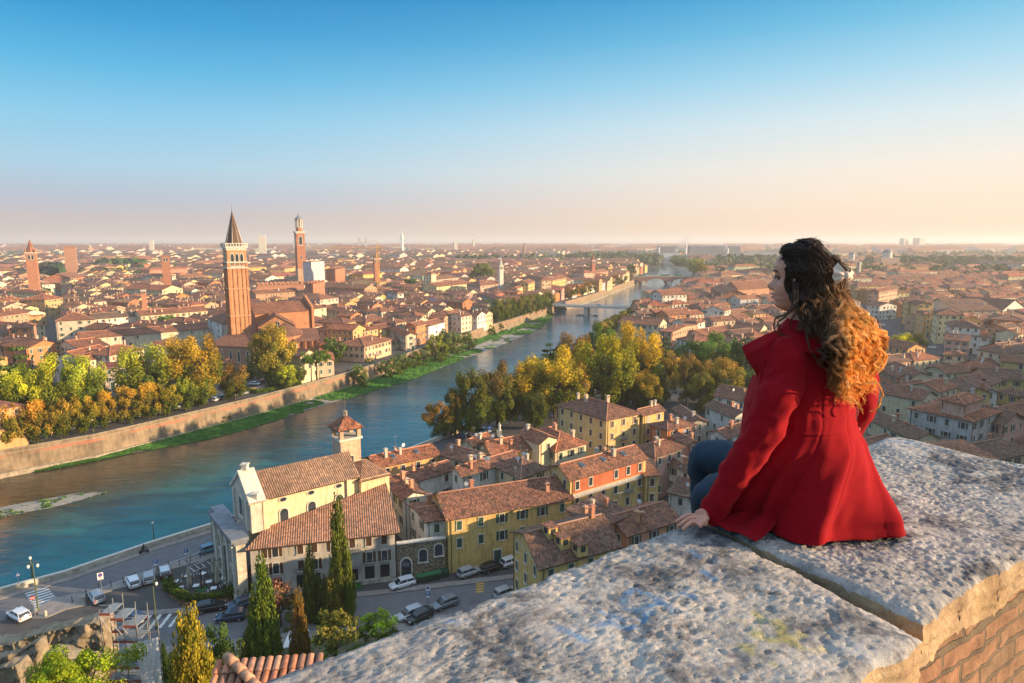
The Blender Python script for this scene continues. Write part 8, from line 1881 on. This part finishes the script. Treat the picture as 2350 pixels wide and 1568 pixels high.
# --- jeans
mb = MB()
def wrinkled(pts, rad, n=26, seg=14, amp=.004, seed=0):
    P = [Vector(p) for p in pts]; out = []; rr = []
    for i in range(len(P)-1):
        for k in range(seg):
            f = k/seg; p0 = P[max(i-1,0)]; p1 = P[i]; p2 = P[i+1]; p3 = P[min(i+2, len(P)-1)]
            q = .5*((2*p1)+(-p0+p2)*f+(2*p0-5*p1+4*p2-p3)*f*f+(-p0+3*p1-3*p2+p3)*f**3); out.append(q); rr.append(rad[i]*(1-f)+rad[i+1]*f)
    out.append(P[-1]); rr.append(rad[-1]); rings = []; m = len(out); up = Vector((.3,.2,1)).normalized()
    for i, p in enumerate(out):
        t_ = (out[min(i+1,m-1)]-out[max(i-1,0)]).normalized(); a = t_.cross(up); a.normalize(); b = t_.cross(a); r = []
        for q in range(n):
            th = 2*PI*q/n; d = a*math.cos(th)+b*math.sin(th); pp = p+d*rr[i]; v = Vector((pp.x*14+seed, pp.y*14, pp.z*14)); w_ = amp*(mnoise.noise(v)+.6*mnoise.noise(v*2.3)-.8*abs(mnoise.noise(v*1.2+Vector((4,4,4)))))
            r.append(pp+d*w_)
        rings.append(r)
    return rings
mb.rings(wrinkled([P3(1780,1095,2.18)]+LR[1:], [.06,.074,.064,.056,.050,.045], amp=.007)); mb.rings(wrinkled([P3(1760,1150,2.1)]+LL[1:], [.05,.070,.060,.054,.05], amp=.007, seed=3)); part(mb, 'jeans', M['denim'])
mb = MB()
for a_ in (LR[-1], LL[-1]): mb.rings(wrinkled([a_+Vector((.01,0,.02)), a_+Vector((-.02,.02,-.06)), a_+Vector((-.11,.12,-.09)), a_+Vector((-.15,.16,-.09))], [.046,.046,.038,.02], amp=.001))
part(mb, 'shoes', simple('leather', (.03,.025,.022), .5))
# --- coat body: rings in the body frame, folds deepening to the hem
lv = [ # z, centre x, centre y, half width along L, half depth along F, fold amplitude
 (54.745,.985,2.125,.075,.070,0),(54.715,.985,2.125,.115,.085,0),(54.69,.985,2.12,.155,.10,.0),(54.65,.985,2.12,.185,.118,.01),(54.60,.985,2.115,.190,.128,.02),(54.55,.985,2.11,.186,.130,.025),(54.50,.985,2.105,.180,.128,.03),(54.45,.985,2.10,.176,.128,.03),(54.415,.985,2.10,.176,.130,.02),
 (54.38,.985,2.10,.188,.145,.07),(54.33,.985,2.10,.21,.158,.11),(54.28,.98,2.105,.235,.168,.14),(54.23,.975,2.11,.248,.176,.17),(54.18,.97,2.11,.262,.186,.19),(54.13,.965,2.115,.276,.196,.20),(54.095,.962,2.12,.286,.202,.20),(54.075,.96,2.12,.292,.206,.20),(54.066,.958,2.12,.296,.208,.20)]
def interp(z):
    for i in range(len(lv)-1):
        if lv[i][0] >= z >= lv[i+1][0]:
            f = (lv[i][0]-z)/(lv[i][0]-lv[i+1][0]); f = f*f*(3-2*f)*.5+f*.5; return [lv[i][k]+(lv[i+1][k]-lv[i][k])*f for k in range(1, 6)]
    return lv[-1][1:]
NR, NZ = 260, 150; mb = MB(); rings = []; cc = []
for j in range(NZ+1):
    z = lv[0][0]+(lv[-1][0]-lv[0][0])*(j/NZ); cx, cy, hw, hd, am = interp(z); r = []
    for k in range(NR):
        a = 2*PI*k/NR; ca, sa = math.cos(a), math.sin(a)           # ca along L, sa along F
        fo = math.sin(3*a+.6+1.2*(54.4-z))*.45+math.sin(5*a+2.1)*.55+max(0, math.sin(8*a+1.0+.8*mnoise.noise(Vector((a, z*3, 0)))))**2*.7-.3
        lowf = max(0, min(1, (54.42-z)/.3)); rr = 1+am*fo*(.35+.65*lowf)
        v = Vector((ca*2.2, sa*2.2, z*5)); rr += .026*mnoise.noise(v*1.3)+.014*mnoise.noise(v*3.1)-.022*abs(mnoise.noise(Vector((ca*3.1+4, sa*3.1, z*6+2))))
        seam = min(abs(((a-PI*1.5+PI) % (2*PI))-PI), abs(((a-PI*1.5-.62+PI) % (2*PI))-PI), abs(((a-PI*1.5+.62+PI) % (2*PI))-PI)); rr -= .020*math.exp(-(seam/.02)**2)
        if abs(z-54.425) < .026 and 3.5 < a < 5.9: rr += .034
        La = math.atan2(-.6, -.8)+(-.55)*lowf; Lq = Vector((math.cos(La), math.sin(La))); Fq = Vector((Lq.y, -Lq.x)) if False else Vector((Lq.y*1, -Lq.x*1))
        aw = (math.atan2((Lq*ca*hw+Fq*sa*hd).y, (Lq*ca*hw+Fq*sa*hd).x)+.62+PI) % (2*PI)-PI; rr += .28*lowf*math.exp(-(aw/.38)**2); al = abs(((aw-.62+PI+PI) % (2*PI))-PI); rr -= .34*lowf*math.exp(-(al/.75)**2); rr += .028*lowf*math.exp(-(((aw-.95)/.16)**2))-.03*lowf*math.exp(-(((aw+.75)/.13)**2))
        p = Vector((cx, cy))+Lq*(hw*ca*rr)+Fq*(hd*sa*rr)
        zz = z
        if z < 54.12: zz = z+.012*max(0, math.sin(8*a+1.0))*(54.12-z)/.055
        r.append((p.x, p.y, zz))
    rings.append(r)
# turn the hem under
r0 = rings[-1]; cxm = sum(p[0] for p in r0)/NR; cym = sum(p[1] for p in r0)/NR
rings.append([(x+(cxm-x)*.02, y+(cym-y)*.02, z-.007) for x, y, z in r0]); rings.append([(x+(cxm-x)*.12, y+(cym-y)*.12, z-.004) for x, y, z in r0])
mb.rings(rings, cap=False)
# spread tail lying on the stone toward the hand
tail = []
for i in range(26):
    f = i/25; row = []
    for j in range(18):
        g_ = j/17; p0 = gp(1622+112*f, 1212+46*f, ZS); p1 = Vector((.86+.06*f, 2.06-.03*f)); q = p0.lerp(p1, g_); h = .006+.055*g_**1.6+.010*math.sin(f*11+g_*3)*(.3+g_)+.004*mnoise.noise(Vector((f*6, g_*6, 2))); row.append((q.x, q.y, ZS+.018+h))
    tail.append(row)
mb.rings(tail, cap=False, closed=False)
ct = part(mb, 'coat', M['wool']); so_ = ct.modifiers.new('thick', 'SOLIDIFY'); so_.thickness = .004; so_.offset = -1
# sleeves
mb = MB(); sl_ = wrinkled([P3(1822,780,2.045), P3(1808,815,2.015), P3(1795,880,1.985), P3(1768,945,1.965), P3(1735,1012,1.97), P3(1692,1085,2.00), P3(1650,1152,2.045), P3(1627,1186,2.07)], [.030,.066,.066,.061,.056,.050,.045,.041], 48, 14, .010, 1); mb.rings(sl_, cap=False)
e_ = sl_[-1]; c_ = sum(e_, Vector())/len(e_); mb.rings([e_, [c_+(p-c_)*.90-(sl_[-1][0]-sl_[-3][0])*.3 for p in e_], [c_+(p-c_)*.84-(sl_[-1][0]-sl_[-3][0])*2.5 for p in e_]], cap=False); part(mb, 'sleeve', M['wool'])
mb = MB(); mb.rings(wrinkled([P3(1935,785,2.22), P3(1958,815,2.24), P3(1975,890,2.27), P3(1962,960,2.33), P3(1915,1030,2.42)], [.03,.062,.058,.052,.046], 40, 12, .006, 5)); part(mb, 'sleeve', M['wool'])
# collar: a tall turned-up fold standing open at her chest
def sheet(P, nu, nv, name, thick=.006, bulge=0.0, mat='wool', parent=None):
    """bicubic-ish patch from a grid of control points"""
    mb = MB(); rows = []; H_ = len(P)-1; W_ = len(P[0])-1
    for i in range(nu+1):
        u = i/nu*H_; a = min(int(u), H_-1); fu_ = u-a; fu_ = fu_*fu_*(3-2*fu_); row = []
        for j in range(nv+1):
            v = j/nv*W_; b = min(int(v), W_-1); fv = v-b; fv = fv*fv*(3-2*fv)
            row.append((P[a][b]*(1-fu_)+P[a+1][b]*fu_)*(1-fv)+(P[a][b+1]*(1-fu_)+P[a+1][b+1]*fu_)*fv)
        rows.append(row)
    mb.rings(rows, cap=False, closed=False); o = part(mb, name, M[mat] if isinstance(mat, str) else mat, True, parent); s_ = o.modifiers.new('thick', 'SOLIDIFY'); s_.thickness = thick; s_.offset = 0; return o
sheet([[P3(1797,754,2.06), P3(1760,768,2.05), P3(1704,796,2.10)], [P3(1788,775,2.03), P3(1757,792,2.01), P3(1712,818,2.07)], [P3(1772,815,1.99), P3(1757,826,2.0), P3(1728,842,2.05)], [P3(1762,868,1.99), P3(1752,872,2.02), P3(1744,868,2.06)]], 16, 14, 'collar', .008, parent=ct)
sheet([[P3(1797,752,2.07), P3(1790,745,2.13), P3(1830,745,2.22), P3(1900,760,2.24)], [P3(1800,790,2.03), P3(1785,785,2.14), P3(1830,790,2.24), P3(1920,800,2.26)]], 10, 24, 'collar', .008, parent=ct)
sheet([[P3(1797,752,2.06), P3(1835,768,1.99), P3(1890,775,1.97), P3(1950,765,2.06)], [P3(1797,792,2.02), P3(1836,808,1.965), P3(1895,815,1.955), P3(1962,800,2.06)]], 10, 24, 'collar', .008, parent=ct)
sheet([[P3(1745,860,2.06), P3(1730,862,2.16)], [P3(1722,920,2.05), P3(1712,915,2.16)], [P3(1716,960,2.06), P3(1706,960,2.17)], [P3(1712,1010,2.08), P3(1700,1010,2.18)]], 20, 8, 'lapel_edge', .01, parent=ct)
sheet([[P3(1748,850,2.0), P3(1745,862,2.06)], [P3(1740,920,1.99), P3(1719,925,2.05)], [P3(1745,965,1.99), P3(1714,965,2.06)], [P3(1745,1030,2.0), P3(1705,1020,2.08)]], 20, 8, 'coat_front', .008, parent=ct)
# --- hair
R = random.Random(11); mb = MB()
def scalp(th, ph, off=0.0):   # th: azimuth from face forward (0) toward her left(+), ph: elevation
    f = math.cos(ph)*math.cos(th); l = math.cos(ph)*math.sin(th); z = math.sin(ph)
    return hp(-.4+f*(9.7+off), l*(7.9+off), 12.6+z*(10.0+off))
# base cap under the locks
capr = []
for i in range(22):
    row = []
    for j in range(40):
        ph = PI/2-i/21*(PI/2+.75); th = 2*PI*j/40; lim = (1.0 if ph < .25 else 1.0-(ph-.25)*1.15) if ph < .80 else 0
        a = ((th+PI) % (2*PI))-PI
        if abs(a) < lim: a = math.copysign(lim, a if a else 1)
        row.append(scalp(a, ph, .55))
    capr.append(row)
mb.rings(capr, cap=False); 
hb = part(mb, 'hair_base', simple('dark_hair_base', (.022,.013,.009), .7))
bowp = P3(1938,632,2.03)
def lock(path, n, spread, r0, colf, seed, curl=0.0, wl=.075, ph0=0.0, tipspread=.4):
    """path: list of Vector control points; n strands follow it with a shared helix"""
    P = path; seg = 34; base = []
    for i in range(seg+1):
        u = i/seg*(len(P)-1); a = min(int(u), len(P)-2); f = u-a; p0 = P[max(a-1,0)]; p1 = P[a]; p2 = P[a+1]; p3 = P[min(a+2, len(P)-1)]
        base.append(.5*((2*p1)+(-p0+p2)*f+(2*p0-5*p1+4*p2-p3)*f*f+(-p0+3*p1-3*p2+p3)*f**3))
    L = 0; cum = [0]
    for i in range(seg): L += (base[i+1]-base[i]).length; cum.append(L)
    hand = R.choice((-1, 1))
    for s in range(n):
        ox, oy = R.gauss(0, spread), R.gauss(0, spread); lag = R.gauss(0, .13); out = []; rad = []; end = seg-R.randint(0, 5); cf = R.uniform(.6, 1.45); cl_ = R.uniform(.85, 1.15)
        for i in range(end+1):
            f = i/seg; t_ = (base[min(i+1, seg)]-base[max(i-1, 0)]).normalized(); a = t_.cross(Vector((.2,.1,1)));
            if a.length < .1: a = t_.cross(Vector((1,0,0)))
            a.normalize(); b = t_.cross(a); amp = curl*min(1, max(0, (f-.24)/.3))*cl_; an = hand*2*PI*cum[i]/wl+ph0+lag; pin = 1-.55*f
            out.append(base[i]+a*(ox*pin+amp*math.cos(an))+b*(oy*pin+amp*math.sin(an))); rad.append(r0*(1-.6*f**2))
        cols = [tuple(q*cf for q in colf(i/seg, out[i])) for i in range(len(out))]
        mb.tube(out, rad, 3, 0, cols, cap=False)
def hcol(f, p):  # ombre by height; sunlit right painted gold, shaded left painted dark
    DARK = (.058,.031,.019); MID = (.27,.13,.045); TIP_SUN = (.95,.50,.115); d = max(0, min(1, (54.93-p.z)/.20)); sun_side = max(0, min(1, (p.x-.92)/.10)); m = d*(.12+.88*sun_side)
    if m < .5: k = m/.5; return tuple(DARK[i]*(1-k)+MID[i]*k for i in range(3))
    k = (m-.5)/.5; return tuple(MID[i]*(1-k)+TIP_SUN[i]*k for i in range(3))
mb = MB()
bk = -Fv
def backpt(l, out_, z): q = Tc+Lv*l+bk*out_; return Vector((q.x, q.y, z))
# top hair swept back from the brow, part of it gathered at the bow
for k in range(210):
    th = R.uniform(-1.7, 1.9); s = 1 if th > 0 else -1; lo_ = max(.25, 1.0-abs(th)*.62); ph = R.uniform(lo_-.12, 1.42)
    if k % 3 == 0: ph = lo_+R.uniform(-.16, .08)
    th1 = th+s*(.45 if ph < 1.1 else 1.2); th2 = s*R.uniform(1.7, 2.3); ph2 = ph*.62+R.uniform(-.05, .1)
    p0 = scalp(th, ph, .45); p1 = scalp(th1, ph*.93+.05, 1.0); p2 = scalp(th2, ph2, 1.25); p3 = bowp+Vector((R.uniform(-.03,.03), R.uniform(0,.05), R.uniform(-.03,.03))) if R.random() < .5 else scalp(s*2.5+R.uniform(-.3,.3), R.uniform(-.1,.35), 1.3)
    lock([p0, p1, p2, p3], 13, .0042, .0008, hcol, k)
# side hair: from the temple down over the ear to the collar
for k in range(100):
    th = R.uniform(.98, 2.3); ph = R.uniform(.05, .55); p0 = scalp(th, ph, .7); p1 = scalp(th+.18, .15, 1.2); p2 = scalp(th+.15, -.45, 1.7)
    g_ = R.random(); end = backpt(.19-.15*g_, .05+.07*g_+R.uniform(-.01,.03), 54.73-.15*g_*R.random()); p3 = (p2+end)/2+Vector((R.uniform(-.012,.012),-.015,R.uniform(-.01,.01)))
    lock([p0, p1, p2, p3, end], 12, .004, .0009, hcol, k, R.uniform(.004, .010), R.uniform(.07, .1), R.uniform(0, 6.28))
# long curled mass down the back
for k in range(215):
    th = R.uniform(1.8, 4.3); ph = R.uniform(-.15, .6); p0 = scalp(th, ph, .8); p1 = scalp(th+(PI-th)*.15, -.1, 1.4); l = R.uniform(-.095, .185); zend = R.uniform(54.50, 54.66)-.05*(1-abs(l-.045)*6)*R.random(); o_ = .125+R.uniform(0,.045)
    p2 = scalp(th+(PI-th)*.2, -.62, 2.6+R.random()*1.5)+Vector((.02,-.01,0)); p3 = backpt(l*1.12+R.uniform(-.01,.01), o_+.015, 54.70); end = backpt(l*.7-.03, o_+.01, zend)
    lock([p0, p1, p2, p3, backpt(l*1.0-.01, o_+.01, (54.70+zend)/2), end], 15, .0044, .0009, hcol, k, R.uniform(.009, .019), R.uniform(.080, .135), R.uniform(0, 6.28))
# stray curls: at the jaw, over the right shoulder and at the tips
for pts, cu in (([P3(1822,640,2.02), P3(1822,690,2.0), P3(1806,715,1.99), P3(1778,738,1.98), P3(1790,770,1.98), P3(1815,772,1.98)], .004), ([P3(1830,650,2.02), P3(1826,700,2.0), P3(1795,730,1.99), P3(1786,752,1.98), P3(1806,770,1.98)], .004), ([P3(1850,760,1.97), P3(1856,790,1.95), P3(1875,830,1.93), P3(1895,845,1.92)], .003),
                ([P3(2000,770,2.0), P3(2020,800,1.99), P3(2030,825,1.98), P3(2012,840,1.97), P3(2010,820,1.97)], .003), ([P3(1990,820,1.97), P3(2015,800,1.97), P3(2034,820,1.97), P3(2022,842,1.96), P3(2004,836,1.96)], .003), ([P3(1985,880,1.95), P3(2015,880,1.95), P3(2024,910,1.95), P3(2008,940,1.95), P3(1995,946,1.95)], .003), ([P3(1930,850,1.95), P3(1890,840,1.93), P3(1880,825,1.93), P3(1900,815,1.93)], .003), ([P3(1940,880,1.94), P3(1960,920,1.94), P3(1985,950,1.94)], .004)):
    lock(pts, 8, .0022, .0011, hcol, 0, cu, .07)
for k in range(60):
    th = R.uniform(0, 6.28); ph = R.uniform(.2, 1.5); p0 = scalp(th, ph, 1.0); v = Vector((R.gauss(.3,.5), R.gauss(0,.5), R.gauss(.1,.4)))*.035
    if abs(((th+PI) % (2*PI))-PI) < 1.1: continue
    lock([p0, scalp(th+.3, ph, 1.8), scalp(th+.6, ph-.2, 2.2)+v*.4], 1, 0, .0005, hcol, k)
t = NT('wavy_hair'); a = t.n('ShaderNodeAttribute', attribute_name='Col'); t.base(a.outputs['Color']).set(Roughness=.38); t.b.inputs['Specular IOR Level'].default_value = .45
tr = t.n('ShaderNodeBsdfTranslucent'); mx = t.n('ShaderNodeMixShader'); mx.inputs[0].default_value = .25; t.l(a.outputs['Color'], tr.inputs[0]); t.l(t.b.outputs[0], mx.inputs[1]); t.l(tr.outputs[0], mx.inputs[2]); t.l(mx.outputs[0], t.out.inputs[0])
part(mb, 'hair', t.mat)
# --- satin bow
t = NT('cream_satin'); t.base((.72,.52,.38)).set(Roughness=.3); t.b.inputs['Sheen Weight'].default_value = .3; M['satin'] = t.mat
bw_ = empty('hair_bow', tuple(bowp), 'cream satin hair bow at the back of her head', 'hair bow'); bw_.parent = None
def loop(fan, knot, nm):
    mb = MB(); rows = []
    for i in range(13):
        f = i/12; row = []
        for j in range(17):
            g_ = j/16; e_ = fan[0]*(1-g_)**2+fan[1]*2*g_*(1-g_)+fan[2]*g_**2; q = knot.lerp(e_, f); q = q+Vector((0,-1,0))*(.012*math.sin(f*PI)+.0045*math.cos(g_*PI*5)*f); row.append(q)
        rows.append(row)
    mb.rings(rows, cap=False, closed=False); mb.rings([[Vector(p)+Vector((.002,.014*math.sin(i/12*PI)+.001,0)) for p in r] for i, r in enumerate(rows)], cap=False, closed=False); o = mb.build(nm, M['satin'], bw_, smooth=True); return o
KB = P3(1942,632,1.965)
loop([P3(1921,603,1.975), P3(1902,632,1.96), P3(1919,654,1.975)], KB, 'loop'); loop([P3(1952,613,2.02), P3(1964,630,2.02), P3(1951,645,2.01)], KB, 'loop')
loop([P3(1938,660,1.975), P3(1942,668,1.975), P3(1950,662,1.98)], KB, 'tail')
mb = MB(); mb.lathe(KB.x, KB.y-.004, [(.002,KB.z-.012),(.007,KB.z-.008),(.0085,KB.z),(.007,KB.z+.008),(.002,KB.z+.012)], 10); mb.build('knot', M['satin'], bw_, smooth=True)
